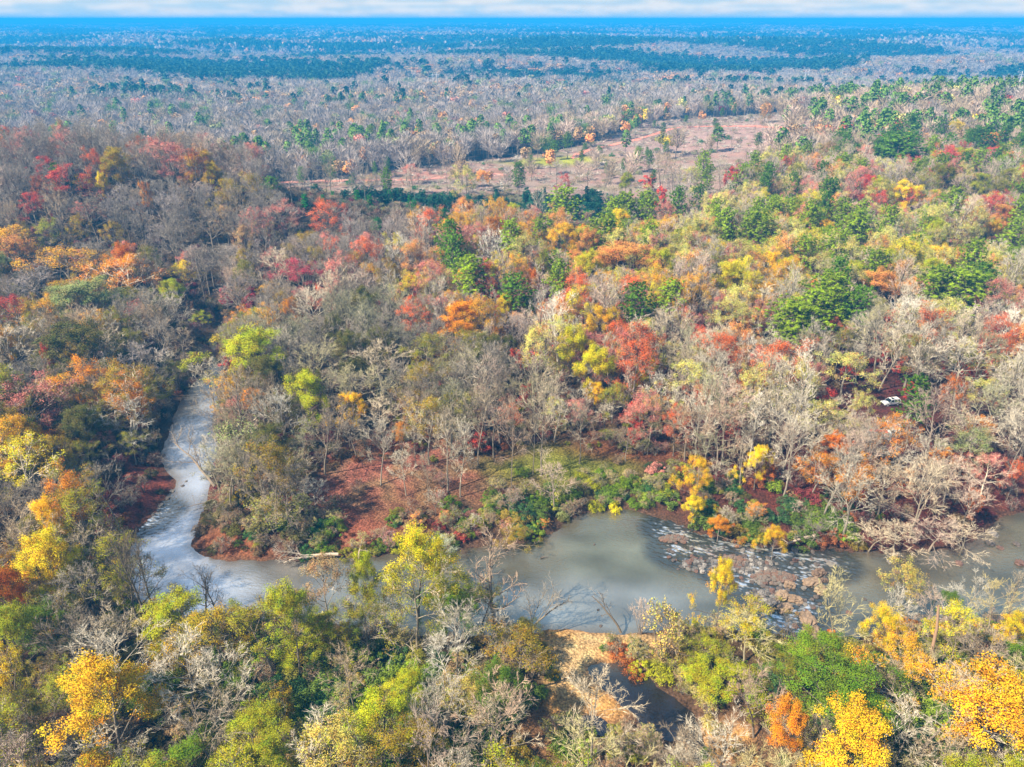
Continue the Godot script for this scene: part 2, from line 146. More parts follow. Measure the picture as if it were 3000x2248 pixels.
# ------------------------------------------------------------------ sky
func sky_picture() -> ImageTexture:
	var w := 2048
	var h := 1024
	var im := Image.create(w, h, false, Image.FORMAT_RGBF)
	var sn := FastNoiseLite.new()
	sn.seed = 5
	sn.frequency = 1.0
	sn.fractal_octaves = 4
	im.fill(Color(0.30, 0.30, 0.32))
	for y in h / 2:
		var up := (0.5 - (y + 0.5) / h) * PI
		var s := sin(up)
		for x in w:
			var az := (x + 0.5) / w * TAU
			var c: Color
			if s < 0.0:
				c = Color(0.30, 0.30, 0.32)
			else:
				# clouds on a flat layer, stretched towards the horizon
				var k := 1.0 / (s + 0.022)
				var cl := sn.get_noise_3d(cos(az) * cos(up) * k * 0.34 + 7.0, sin(az) * cos(up) * k * 0.34, 0.0)
				cl = smoothstep(-0.30, 0.20, cl)
				var blue := Color(0.36, 0.60, 0.95).lerp(Color(0.60, 0.84, 1.02), pow(1.0 - s, 3.0))
				var white := Color(1.06, 1.05, 1.04).lerp(Color(0.80, 0.85, 0.92), smoothstep(0.25, 0.8, sn.get_noise_3d(cos(az) * k * 0.9, sin(az) * k * 0.9, 9.0) + 0.35) * 0.6)
				c = blue.lerp(white, cl)
				c = c.lerp(Color(0.72, 0.93, 1.05), 0.8 * smoothstep(0.006, 0.0, s))
			im.set_pixel(x, y, c)
	return ImageTexture.create_from_image(im)


# ------------------------------------------------------------------ survey of the ground
const G0X := -170.0
const G0D := 40.0
const GNX := 400
const GND := 250
var wet := PackedFloat32Array()     # metres to the water's edge, negative in it
var sandy := PackedFloat32Array()


func poly_distance(p: Vector2, poly: PackedVector2Array) -> float:
	var best := 1e9
	var n := poly.size()
	for i in n:
		var q := Geometry2D.get_closest_point_to_segment(p, poly[i], poly[(i + 1) % n])
		best = minf(best, q.distance_squared_to(p))
	best = sqrt(best)
	return -best if Geometry2D.is_point_in_polygon(p, poly) else best


func survey() -> void:
	wet.resize(GNX * GND)
	sandy.resize(GNX * GND)
	for j in GND:
		for i in GNX:
			var p := Vector2(G0X + i, G0D + j)
			var a := 30.0
			# far from every bank: leave the wide default
			var q := Vector2(G0X + i - i % 8 + 4, G0D + j - j % 8 + 4)
			if i % 8 == 0 and j % 8 == 0:
				var c := minf(poly_distance(q, RIVER), minf(poly_distance(q, POOL), poly_distance(q, POOL2)))
				cell[Vector2i(i / 8, j / 8)] = c
			var cc: float = cell[Vector2i(i / 8, j / 8)]
			if cc > 24.0:
				wet[j * GNX + i] = 24.0
			elif cc < -14.0:
				wet[j * GNX + i] = -8.0
			else:
				a = poly_distance(p, RIVER)
				if d_near(p, POOL, 30.0):
					a = minf(a, minf(poly_distance(p, POOL), poly_distance(p, POOL2)))
				wet[j * GNX + i] = clampf(a, -8.0, 24.0)
			if d_near(p, SAND, 30.0):
				sandy[j * GNX + i] = minf(poly_distance(p, SAND), poly_distance(p, SAND2))
			else:
				sandy[j * GNX + i] = 30.0


var cell := {}


func d_near(p: Vector2, poly: PackedVector2Array, r: float) -> bool:
	return p.distance_to(poly[0]) < r + 25.0


func look_up(a: PackedFloat32Array, x: float, d: float, other: float) -> float:
	var fx := x - G0X
	var fd := d - G0D
	if fx < 0.0 or fd < 0.0 or fx >= GNX - 1.001 or fd >= GND - 1.001:
		return other
	var i := int(fx)
	var j := int(fd)
	fx -= i
	fd -= j
	var k := j * GNX + i
	return lerpf(lerpf(a[k], a[k + 1], fx), lerpf(a[k + GNX], a[k + GNX + 1], fx), fd)


func wetness(x: float, d: float) -> float:
	var w := look_up(wet, x, d, 24.0)
	return w + n1.get_noise_2d(x * 0.22, d * 0.22) * 0.7 * smoothstep(9.0, 2.0, absf(w))


func land(x: float, d: float) -> float:
	var y := 0.0
	for h in HILLS:
		var e: float = ((x - h[0]) / h[2]) ** 2 + ((d - h[1]) / h[3]) ** 2
		if e < 9.0:
			y += h[4] * exp(-e)
	var far := smoothstep(650.0, 1600.0, d)
	if far > 0.0:
		y += far * 26.0 * (n2.get_noise_2d(x * 0.0009, d * 0.0013 + 3.0) + 0.1) + smoothstep(3000.0, 9000.0, d) * (12.0 + 18.0 * n2.get_noise_2d(x * 0.0004 + 5.0, d * 0.0003))
	return y


func height(x: float, d: float) -> float:
	var w := wetness(x, d)
	if w < 0.0:
		return maxf(-1.0, w * 0.4)
	var s := look_up(sandy, x, d, 30.0)
	var low := smoothstep(7.0, 0.0, s)
	var bank := lerpf(2.5, 0.55, low)
	var run := lerpf(7.0, 5.0, low)
	var y := bank * smoothstep(0.0, run, w) + 0.015 * w
	y += n1.get_noise_2d(x * 0.06, d * 0.06) * 0.5 * smoothstep(2.0, 12.0, w) * (1.0 - low)
	if low > 0.0:
		y += low * smoothstep(0.0, 2.0, w) * 0.30 * absf(n3.get_noise_2d(x * 0.10 + 2.0 * n3.get_noise_2d(x * 0.07, d * 0.07), d * 0.34))
	return y + land(x, d)


func at(x: float, d: float, up := 0.0) -> Vector3:
	return Vector3(x, height(x, d) + up, -d)


func blob(x: float, d: float, c: Vector2, rx: float, rd: float) -> float:
	var e := ((x - c.x) / rx) ** 2 + ((d - c.y) / rd) ** 2
	return exp(-e * e) if e < 4.0 else 0.0


func in_poly(x: float, d: float, p: PackedVector2Array) -> bool:
	return Geometry2D.is_point_in_polygon(Vector2(x, d), p)


func earth(x: float, d: float) -> Color:
	var a := n1.get_noise_2d(x * 0.05, d * 0.05)
	var b := n1.get_noise_2d(x * 0.4, d * 0.4 + 50.0)
	var c := Color(0.10, 0.065, 0.045).lerp(Color(0.19, 0.11, 0.07), clampf(a + 0.5, 0, 1))
	if d > 330.0:
		c = Color(0.10, 0.085, 0.065).lerp(Color(0.17, 0.13, 0.10), clampf(a + 0.5, 0, 1))
	if d < 330.0:
		c = c.lerp(Color(0.56, 0.20, 0.14).lerp(Color(0.46, 0.27, 0.15), clampf(0.3 + 2.0 * n2.get_noise_2d(x * 0.11, d * 0.11), 0, 1)), blob(x, d, Vector2(-28.9, 134.5), 30, 22) * clampf(0.8 + b, 0, 1))
		c = c.lerp(Color(0.46, 0.15, 0.09), blob(x, d, Vector2(-31.3, 115.5), 12, 8) * 0.8)
		c = c.lerp(Color(0.36, 0.20, 0.10), blob(x, d, Vector2(-16.8, 124.5), 13, 8) * clampf(0.6 + b, 0, 1))
		c = c.lerp(Color(0.20, 0.06, 0.05), blob(x, d, Vector2(83.9, 155.0), 62, 55) * clampf(0.8 + b, 0, 1))
		c = c.lerp(Color(0.25, 0.07, 0.05), blob(x, d, Vector2(81.3, 126.0), 40, 16) * clampf(0.7 + b, 0, 1))
		c = c.lerp(Color(0.44, 0.12, 0.085), blob(x, d, Vector2(-78.3, 129.5), 15, 17) * clampf(0.8 + b, 0, 1))
		c = c.lerp(Color(0.48, 0.17, 0.08), blob(x, d, Vector2(-55.9, 111.0), 12, 6) * 0.9)
		c = c.lerp(Color(0.42, 0.25, 0.22), blob(x, d, Vector2(-93.2, 205.5), 5, 9))
		c = c.lerp(Color(0.36, 0.38, 0.06), blob(x, d, Vector2(10.8, 138.5), 18, 9) * clampf(0.8 + 1.5 * a, 0, 1))
		c = c.lerp(Color(0.36, 0.14, 0.06), blob(x, d, Vector2(29.3, 145.0), 18, 5) * 0.7)
		c = c.lerp(Color(0.10, 0.085, 0.07), blob(x, d, Vector2(-123.9, 287.0), 90, 55) * 0.6)
		c = c.lerp(Color(0.08, 0.12, 0.025), blob(x, d, Vector2(-20.3, 72.5), 34, 14) * clampf(0.5 + a, 0, 1))
		c = c.lerp(Color(0.30, 0.19, 0.09), blob(x, d, Vector2(54.0, 84.0), 40, 10) * 0.5)
		c = c.lerp(Color(0.66, 0.36, 0.18), blob(x, d, Vector2(21.3, 68.5), 17, 7) * clampf(0.8 + b, 0, 1))
		c = c.lerp(Color(0.60, 0.30, 0.14), blob(x, d, Vector2(10.6, 70.0), 11, 7) * 0.8)
		var w := wetness(x, d)
		if w < 8.0:
			c = c.lerp(Color(0.20, 0.12, 0.08), smoothstep(2.5, 0.2, w) * 0.8)
		var s := look_up(sandy, x, d, 30.0) + b * 1.2
		if s < 4.0:
			var sand := Color(0.98, 0.53, 0.18).lerp(Color(1.05, 0.70, 0.34), clampf(0.5 + a * 1.6, 0, 1))
			sand = sand.lerp(Color(0.50, 0.24, 0.12), smoothstep(1.2, 0.2, w) * 0.6)
			c = c.lerp(sand, smoothstep(2.6, 0.4, s))
	elif d < 900.0:
		var edge := 14.0 * n1.get_noise_2d(x * 0.02, d * 0.02)
		if in_poly(x + edge, d + edge, CLEARING):
			c = Color(0.74, 0.56, 0.48).lerp(Color(0.80, 0.46, 0.38), clampf(0.5 + a * 1.4, 0, 1)).lerp(Color(0.42, 0.34, 0.26), clampf(b, 0, 1))
			c = c.lerp(Color(0.42, 0.40, 0.22), clampf(2.4 * n2.get_noise_2d(x * 0.03 + 8.0, d * 0.05) - 0.2, 0.0, 0.75))
			c = c.lerp(Color(0.90, 0.38, 0.29), (blob(x, d, Vector2(-28.6, 482.5), 50, 16) + blob(x, d, Vector2(39.7, 523.0), 30, 8)) * 0.6)
			c = c.lerp(Color(0.85, 0.55, 0.50), blob(x, d, Vector2(165.3, 554.5), 90, 60) * 0.7)
			c = c.lerp(Color(0.72, 0.74, 0.09), blob(x, d, Vector2(31.4, 517.5), 34, 19))
		elif in_poly(x + edge, d + edge, SCRUB):
			c = Color(0.14, 0.12, 0.06).lerp(Color(0.20, 0.16, 0.10), clampf(0.5 + a, 0, 1))
	c = c.lerp(Color(0.40, 0.44, 0.20), blob(x, d, FIELD, 190, 170))
	c = c.lerp(Color(0.07, 0.13, 0.07), blob(x, d, PLANTATION, 210, 260) * 0.7)
	return c * (0.92 + 0.4 * b)


func noise_picture(freq: float, lo: float, hi: float, bump := false, s := 3) -> NoiseTexture2D:
	var t := NoiseTexture2D.new()
	var f := FastNoiseLite.new()
	f.seed = s
	f.frequency = freq
	f.fractal_octaves = 5
	f.fractal_gain = 0.65
	t.noise = f
	t.width = 512
	t.height = 512
	t.seamless = true
	t.as_normal_map = bump
	t.bump_strength = 6.0
	if not bump:
		var g := Gradient.new()
		g.set_color(0, Color(lo, lo, lo))
		g.set_color(1, Color(hi, hi, hi))
		t.color_ramp = g
	return t


func ground() -> void:
	var m := StandardMaterial3D.new()
	m.vertex_color_use_as_albedo = true
	m.roughness = 0.95
	m.metallic_specular = 0.2
	m.albedo_texture = noise_picture(0.03, 0.30, 1.0)
	m.uv1_triplanar = true
	m.uv1_world_triplanar = true
	m.uv1_scale = Vector3(0.11, 0.11, 0.11)
	m.normal_enabled = true
	m.normal_texture = noise_picture(0.04, 0, 1, true, 8)
	m.normal_scale = 1.2
	var ds := PackedFloat32Array([-80.0, -20.0, 10.0, 30.0])
	var d := 40.0
	while d < 15500.0:
		ds.append(d)
		d += maxf(0.55, d * (0.0075 if d < 330.0 else 0.011))
	var cols := 340
	var v := PackedVector3Array()
	var c := PackedColorArray()
	var idx := PackedInt32Array()
	for j in ds.size():
		d = ds[j]
		var half := 75.0 + 0.80 * maxf(d, 0.0)
		for i in cols + 1:
			var x := (2.0 * i / cols - 1.0) * half
			v.append(Vector3(x, height(x, d), -d))
			c.append(earth(x, d))
	for j in ds.size() - 1:
		for i in cols:
			var a := j * (cols + 1) + i
			var b := a + cols + 1
			idx.append_array([a, b, a + 1, a + 1, b, b + 1])
	var st := SurfaceTool.new()
	var arr := []
	arr.resize(Mesh.ARRAY_MAX)
	arr[Mesh.ARRAY_VERTEX] = v
	arr[Mesh.ARRAY_COLOR] = c
	arr[Mesh.ARRAY_INDEX] = idx
	st.create_from_arrays(arr)
	st.generate_normals()
	var o := MeshInstance3D.new()
	o.name = "ground"
	o.mesh = st.commit()
	o.material_override = m
	o.set_meta("kind", "structure")
	o.set_meta("label", "leaf strewn ground with red and brown earth between the trees")
	o.set_meta("category", "ground")
	add_child(o)


# ------------------------------------------------------------------ river
func rapid(x: float, d: float) -> float:
	var best := 1e9
	for i in FOAM.size() - 1:
		if FOAM[i].x > 900.0 or FOAM[i + 1].x > 900.0:
			continue
		var p := Vector2(x, d)
		best = minf(best, Geometry2D.get_closest_point_to_segment(p, FOAM[i], FOAM[i + 1]).distance_to(p))
	return best


func water() -> void:
	var m := StandardMaterial3D.new()
	m.vertex_color_use_as_albedo = true
	m.roughness = 0.04
	m.metallic = 0.8
	m.metallic_specular = 0.8
	m.normal_enabled = true
	m.normal_texture = noise_picture(0.02, 0, 1, true, 31)
	m.normal_scale = 0.36
	m.uv1_triplanar = true
	m.uv1_world_triplanar = true
	m.uv1_scale = Vector3(0.06, 0.06, 0.11)
	var white := StandardMaterial3D.new()
	white.vertex_color_use_as_albedo = true
	white.roughness = 0.55
	var calm := PackedVector3Array()
	var calm_c := PackedColorArray()
	var quick := PackedVector3Array()
	var quick_c := PackedColorArray()
	var step := 1.0
	for j in int(GND / step) - 1:
		for i in int(GNX / step) - 1:
			var x := G0X + i * step
			var d := G0D + j * step
			if look_up(wet, x + step * 0.5, d + step * 0.5, 24.0) > 2.6:
				continue
			var near := rapid(x, d)
			if near < 7.0:
				var k := 4
				for q in k:
					for r in k:
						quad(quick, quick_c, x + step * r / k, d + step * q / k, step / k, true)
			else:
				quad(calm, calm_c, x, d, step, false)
	var o := sheet(calm, calm_c, m)
	o.name = "river"
	o.set_meta("kind", "structure")
	o.set_meta("label", "grey green river bending round the wooded point")
	o.set_meta("category", "river")
	add_child(o)
	o = sheet(quick, quick_c, m)
	o.name = "water"
	o.set_meta("kind", "structure")
	o.set_meta("label", "broken white and dark water running through the rapids")
	o.set_meta("category", "water")
	add_child(o)


func sheet(v: PackedVector3Array, c: PackedColorArray, m: Material) -> MeshInstance3D:
	var st := SurfaceTool.new()
	st.begin(Mesh.PRIMITIVE_TRIANGLES)
	for i in v.size():
		st.set_color(c[i])
		st.add_vertex(v[i])
	st.index()
	st.generate_normals()
	var o := MeshInstance3D.new()
	o.mesh = st.commit()
	o.material_override = m
	return o


func quad(v: PackedVector3Array, c: PackedColorArray, x: float, d: float, s: float, quick: bool) -> void:
	var p := []
	for k in [[0, 0], [0, 1], [1, 0], [1, 0], [0, 1], [1, 1]]:
		var a: float = x + k[0] * s
		var b: float = d + k[1] * s
		var key := Vector2(a, b)
		var col: Color
		var y := 0.0
		var pond := blob(a, b, Vector2(19.7, 74.0), 22, 12)
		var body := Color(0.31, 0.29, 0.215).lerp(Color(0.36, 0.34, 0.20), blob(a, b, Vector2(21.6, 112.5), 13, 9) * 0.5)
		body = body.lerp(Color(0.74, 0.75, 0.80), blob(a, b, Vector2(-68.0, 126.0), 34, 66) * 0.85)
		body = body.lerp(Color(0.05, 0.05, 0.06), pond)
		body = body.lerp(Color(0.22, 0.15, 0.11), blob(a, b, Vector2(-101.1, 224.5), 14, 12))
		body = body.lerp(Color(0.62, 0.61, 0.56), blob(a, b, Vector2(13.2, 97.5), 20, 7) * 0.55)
		var shallow := smoothstep(-2.2, 0.0, wetness(a, b))
		body = body.lerp(Color(0.28, 0.20, 0.14), shallow * 0.5 * (1.0 - 0.8 * pond))
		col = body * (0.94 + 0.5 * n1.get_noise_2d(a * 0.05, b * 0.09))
		if quick:
			var r := rapid(a, b)
			var calmness := smoothstep(7.0, 4.0, r)
			var chop := n1.get_noise_2d(a * 0.55, b * 1.1)
			y = calmness * (0.16 * chop + 0.05 * n3.get_noise_2d(a * 3.1, b * 3.1))
			var f := n1.get_noise_2d(a * 0.28 + 40.0, (b + 0.25 * a) * 1.25) + 0.35 * n3.get_noise_2d(a * 1.1, b * 3.6)
			f = smoothstep(0.30, 0.55, f + 0.50 * smoothstep(2.3, 0.1, r) - 0.09)
			f *= smoothstep(4.2, 1.6, r) * 0.9
			col = col.lerp(Color(0.07, 0.09, 0.10), calmness * 0.75)
			col = col.lerp(Color(0.86, 0.88, 0.90), f)
		v.append(Vector3(a, y, -b))
		c.append(col)


# ------------------------------------------------------------------ meshes
class Acc:
	var v := PackedVector3Array()
	var n := PackedVector3Array()
	var c := PackedColorArray()

	func tri(a: Vector3, b: Vector3, d: Vector3, na: Vector3, col: Color) -> void:
		var g := (d - a).cross(b - a)
		v.append(a)
		if g.dot(na) < 0.0:
			v.append(d)
			v.append(b)
		else:
			v.append(b)
			v.append(d)
		n.append(na)
		n.append(na)
		n.append(na)
		c.append(col)
		c.append(col)
		c.append(col)

	func flat(a: Vector3, b: Vector3, d: Vector3, out: Vector3, col := Color.WHITE) -> void:
		var g := (d - a).cross(b - a).normalized()
		if g.dot(out) < 0.0:
			g = -g
		tri(a, b, d, g, col)

	func four(a: Vector3, b: Vector3, d: Vector3, e: Vector3, out: Vector3, col := Color.WHITE) -> void:
		flat(a, b, d, out, col)
		flat(a, d, e, out, col)

	func tube(pts: PackedVector3Array, r0: float, r1: float, sides: int, col := Color.WHITE) -> void:
		var rings := []
		for i in pts.size():
			var dir := (pts[mini(i + 1, pts.size() - 1)] - pts[maxi(i - 1, 0)]).normalized()
			var s := dir.cross(Vector3.RIGHT if absf(dir.x) < 0.8 else Vector3.FORWARD).normalized()
			var t := dir.cross(s)
			var r := lerpf(r0, r1, float(i) / (pts.size() - 1))
			var ring := PackedVector3Array()
			for k in sides:
				var a := TAU * k / sides
				ring.append(s * cos(a) * r + t * sin(a) * r)
			rings.append(ring)
		for i in pts.size() - 1:
			for k in sides:
				var k2 := (k + 1) % sides
				var a: Vector3 = rings[i][k]
				var b: Vector3 = rings[i][k2]
				var e: Vector3 = rings[i + 1][k]
				var f: Vector3 = rings[i + 1][k2]
				smooth_tri(pts[i] + a, pts[i] + b, pts[i + 1] + f, a, b, f, col)
				smooth_tri(pts[i] + a, pts[i + 1] + f, pts[i + 1] + e, a, f, e, col)

	func smooth_tri(a: Vector3, b: Vector3, d: Vector3, na: Vector3, nb: Vector3, nd: Vector3, col: Color) -> void:
		var g := (d - a).cross(b - a)
		v.append(a)
		n.append(na.normalized())
		if g.dot(na + nb + nd) < 0.0:
			v.append(d)
			v.append(b)
			n.append(nd.normalized())
			n.append(nb.normalized())
		else:
			v.append(b)
			v.append(d)
			n.append(nb.normalized())
			n.append(nd.normalized())
		c.append(col)
		c.append(col)
		c.append(col)

	func box(lo: Vector3, hi: Vector3, col := Color.WHITE) -> void:
		var p := []
		for i in 8:
			p.append(Vector3(hi.x if i & 1 else lo.x, hi.y if i & 2 else lo.y, hi.z if i & 4 else lo.z))
		four(p[0], p[1], p[3], p[2], Vector3.FORWARD, col)
		four(p[4], p[5], p[7], p[6], Vector3.BACK, col)
		four(p[0], p[2], p[6], p[4], Vector3.LEFT, col)
		four(p[1], p[3], p[7], p[5], Vector3.RIGHT, col)
		four(p[0], p[1], p[5], p[4], Vector3.DOWN, col)
		four(p[2], p[3], p[7], p[6], Vector3.UP, col)

	func prism(poly: PackedVector2Array, z0: float, z1: float, col := Color.WHITE) -> void:
		var t := Geometry2D.triangulate_polygon(poly)
		for i in range(0, t.size(), 3):
			var a := poly[t[i]]
			var b := poly[t[i + 1]]
			var d := poly[t[i + 2]]
			flat(Vector3(a.x, a.y, z0), Vector3(b.x, b.y, z0), Vector3(d.x, d.y, z0), Vector3.FORWARD, col)
			flat(Vector3(a.x, a.y, z1), Vector3(b.x, b.y, z1), Vector3(d.x, d.y, z1), Vector3.BACK, col)
		var mid := Vector2.ZERO
		for q in poly:
			mid += q / poly.size()
		for i in poly.size():
			var a := poly[i]
			var b := poly[(i + 1) % poly.size()]
			var out := Vector3(b.y - a.y, a.x - b.x, 0)
			if out.dot(Vector3((a.x + b.x) * 0.5 - mid.x, (a.y + b.y) * 0.5 - mid.y, 0)) < 0.0:
				out = -out
			four(Vector3(a.x, a.y, z0), Vector3(b.x, b.y, z0), Vector3(b.x, b.y, z1), Vector3(a.x, a.y, z1), out, col)

	func into(mesh: ArrayMesh, m: Material) -> ArrayMesh:
		if v.is_empty():
			return mesh
		var arr := []
		arr.resize(Mesh.ARRAY_MAX)
		arr[Mesh.ARRAY_VERTEX] = v
		arr[Mesh.ARRAY_NORMAL] = n
		arr[Mesh.ARRAY_COLOR] = c
		mesh.add_surface_from_arrays(Mesh.PRIMITIVE_TRIANGLES, arr)
		mesh.surface_set_material(mesh.get_surface_count() - 1, m)
		return mesh

	func mesh(m: Material = null) -> ArrayMesh:
		return into(ArrayMesh.new(), m)


func paint(c: Color, rough := 0.8, tinted := false, leaf := false) -> StandardMaterial3D:
	var key := [c, rough, tinted, leaf]
	if not mats.has(key):
		var m := StandardMaterial3D.new()
		m.albedo_color = c.linear_to_srgb()
		m.roughness = rough
		m.metallic_specular = 0.3
		m.vertex_color_use_as_albedo = tinted
		if leaf:
			m.backlight_enabled = true
			m.backlight = Color(0.55, 0.55, 0.55)
		mats[key] = m
	return mats[key]


func vivid(c: Color) -> Color:
	var g := c.get_luminance()
	return Color(maxf(0.012, lerpf(g, c.r, 1.16)), maxf(0.012, lerpf(g, c.g, 1.16)), maxf(0.010, lerpf(g, c.b, 1.16)))


func leaf_paint(c: Color) -> StandardMaterial3D:
	return paint(c, 0.75, true, true)


func numbered(called: String) -> String:
	var k: int = counts.get(called, 0)
	counts[called] = k + 1
	return called if k == 0 else "%s_%03d" % [called, k]


func part(mesh: Mesh, m: Material, called: String, parent: Node) -> MeshInstance3D:
	var o := MeshInstance3D.new()
	o.name = called
	o.mesh = mesh
	if m:
		o.material_override = m
	parent.add_child(o, true)
	return o


func thing(called: String, label: String, category: String, p: Vector3, turn := 0.0, group := "") -> Node3D:
	var o := Node3D.new()
	o.name = numbered(called)
	o.position = p
	o.rotation.y = turn
	o.set_meta("label", label)
	o.set_meta("category", category)
	if group:
		o.set_meta("group", group)
	add_child(o)
	return o


func way(r: RandomNumberGenerator) -> Vector3:
	var z := r.randf_range(-1, 1)
	var a := r.randf() * TAU
	var s := sqrt(1.0 - z * z)
	return Vector3(s * cos(a), z, s * sin(a))


func bend(r: RandomNumberGenerator, dir: Vector3, angle: float) -> Vector3:
	var side := dir.cross(way(r)).normalized()
	return (dir * cos(angle) + side * sin(angle)).normalized()


func sprig(acc: Acc, r: RandomNumberGenerator, a: Vector3, dir: Vector3, length: float, width: float, col: Color) -> void:
	var side := dir.cross(way(r)).normalized() * width * 0.5
	var nn := (side.cross(dir).normalized() + Vector3.UP * 0.4 + way(r) * 0.3).normalized()
	acc.tri(a - side, a + side, a + dir * length, nn, col)


func leaf(acc: Acc, r: RandomNumberGenerator, p: Vector3, size: float, out: Vector3, col: Color) -> void:
	var f := (way(r) + Vector3.UP * 0.5).normalized()
	var s := f.cross(way(r)).normalized()
	var t := f.cross(s)
	var nn := (f * 0.55 + out * 0.75 + Vector3.UP * 0.15).normalized()
	if f.dot(nn) < 0.0:
		nn = (nn + f * 0.6).normalized()
	var a := p + s * size * 0.6
	var b := p - s * size * 0.35 + t * size * 0.45
	var d := p - s * size * 0.35 - t * size * 0.45
	acc.tri(a, b, d, nn, col)


# a broadleaf tree: trunk and limbs in "wood", fine branches in "twig", leaves in "leaf"
func hardwood(r: RandomNumberGenerator, o: Dictionary) -> Dictionary:
	var wood := Acc.new()
	var twig := Acc.new()
	var lf := Acc.new()
	var h: float = o.h
	var rad: float = o.dia * 0.5
	var clear: float = o.clear
	var stems: int = o.get("stems", 1)
	var tw: float = o.get("twig", 0.05)
	var ends := []
	for s in stems:
		var lean := Vector3.ZERO
		if stems > 1:
			var a := TAU * s / stems + r.randf_range(-0.4, 0.4)
			lean = Vector3(cos(a), 0, sin(a)) * r.randf_range(0.25, 0.8)
		var pts := PackedVector3Array()
		var p := lean * 0.25
		var dir := (Vector3.UP + lean * 0.7 + way(r) * 0.06).normalized()
		var top := h * (0.86 if stems == 1 else r.randf_range(0.6, 0.9))
		var seg := 7
		for i in seg + 1:
			pts.append(p)
			dir = (dir + way(r) * o.get("wander", 0.09)).normalized()
			dir = (dir + Vector3.UP * 0.04).normalized()
			p += dir * top / seg
		var r0: float = o.get("girth", h * 0.014)
		wood.tube(pts, r0, r0 * 0.25, 6)
		var limbs: int = maxi(3, o.limbs / stems)
		for k in limbs:
			var t := lerpf(clear, 0.97, pow((k + r.randf() * 0.8) / limbs, 0.85))
			var f := t * seg
			var i0 := mini(int(f), seg - 1)
			var from := pts[i0].lerp(pts[i0 + 1], f - i0)
			var az := k * 2.4 + r.randf_range(-0.5, 0.5)
			var rise := lerpf(o.rise0, o.rise1, (t - clear) / (1.0 - clear)) + r.randf_range(-0.15, 0.15)
			var ld := Vector3(cos(az) * cos(rise), sin(rise), sin(az) * cos(rise))
			# reach the crown's outline, an egg round the crown's middle
			var yc := h * (clear + 1.0) * 0.5 + h * 0.03
			var hh := h * (1.0 - clear) * 0.5
			var reach := rad * 0.35
			for q in 24:
				var e := from + ld * reach
				var rr := (Vector2(e.x, e.z).length() / rad) ** 2 + ((e.y - yc) / hh) ** 2
				if rr > 1.0 and e.y > yc - hh * 0.6:
					break
				reach += rad * 0.08
			reach *= r.randf_range(0.78, 1.08)
			var lp := PackedVector3Array()
			var q0 := from
			var cur := ld
			for i in 4:
				lp.append(q0)
				cur = (cur + way(r) * 0.22 + Vector3.UP * o.get("lift", 0.06)).normalized()
				q0 += cur * reach / 3.0
			var lr := r0 * lerpf(0.5, 0.22, t)
			wood.tube(lp, lr, lr * 0.3, 4)
			var subs: int = o.subs
			for u in subs:
				var g := lerpf(0.28, 1.0, (u + r.randf()) / subs)
				var gi := mini(int(g * 3.0), 2)
				var sf := lp[gi].lerp(lp[gi + 1], g * 3.0 - gi)
				var sd := bend(r, (lp[gi + 1] - lp[gi]).normalized(), r.randf_range(0.5, 1.0))
				sd = (sd + Vector3.UP * 0.15).normalized()
				var sl := reach * lerpf(0.55, 0.25, g) * r.randf_range(0.7, 1.2)
				var mid := sf + sd * sl * 0.5
				var sd2 := (sd + way(r) * 0.25 + Vector3.UP * 0.08).normalized()
				var fin := mid + sd2 * sl * 0.5
				twig.tube(PackedVector3Array([sf, mid, fin]), lr * 0.34, lr * 0.14, 3)
				for w in o.ters:
					var gg := r.randf_range(0.25, 1.0)
					var tf := sf.lerp(mid, gg * 2.0) if gg < 0.5 else mid.lerp(fin, gg * 2.0 - 1.0)
					var td := bend(r, sd2, r.randf_range(0.35, 0.9))
					td = (td + Vector3.UP * o.get("lift", 0.06) * 2.0).normalized()
					var tl := sl * r.randf_range(0.35, 0.65)
					var sh := r.randf_range(0.75, 1.15)
					var col := Color(sh, sh, sh)
					sprig(twig, r, tf, td, tl, tw * 1.25, col)
					var te := tf + td * tl
					ends.append(te)
					for y in o.twigs:
						var b := tf.lerp(te, r.randf_range(0.2, 1.0))
						sprig(twig, r, b, bend(r, td, r.randf_range(0.25, 0.8)), tl * r.randf_range(0.4, 0.8), tw * 0.8, col)
	if o.leaves > 0:
		var mid := Vector3(0, h * (clear + 0.9) * 0.5, 0)
		var per: int = o.leaves
		for e in ends:
			if r.randf() > o.get("share", 1.0):
				continue
			var out: Vector3 = ((e - mid) / Vector3(rad, h * 0.3, rad)).normalized()
			var sh := r.randf_range(0.42, 1.45)
			var warm := r.randf_range(-0.34, 0.32)
			for k in per:
				var s2 := sh * r.randf_range(0.7, 1.3)
				leaf(lf, r, e + way(r) * o.puff * pow(r.randf(), 0.6), o.size * r.randf_range(0.7, 1.3), out, Color(s2 * (1.0 + warm * 0.4), s2 * (1.0 - warm), s2))
	return {"wood": wood, "twig": twig, "leaf": lf, "h": h, "dia": o.dia}


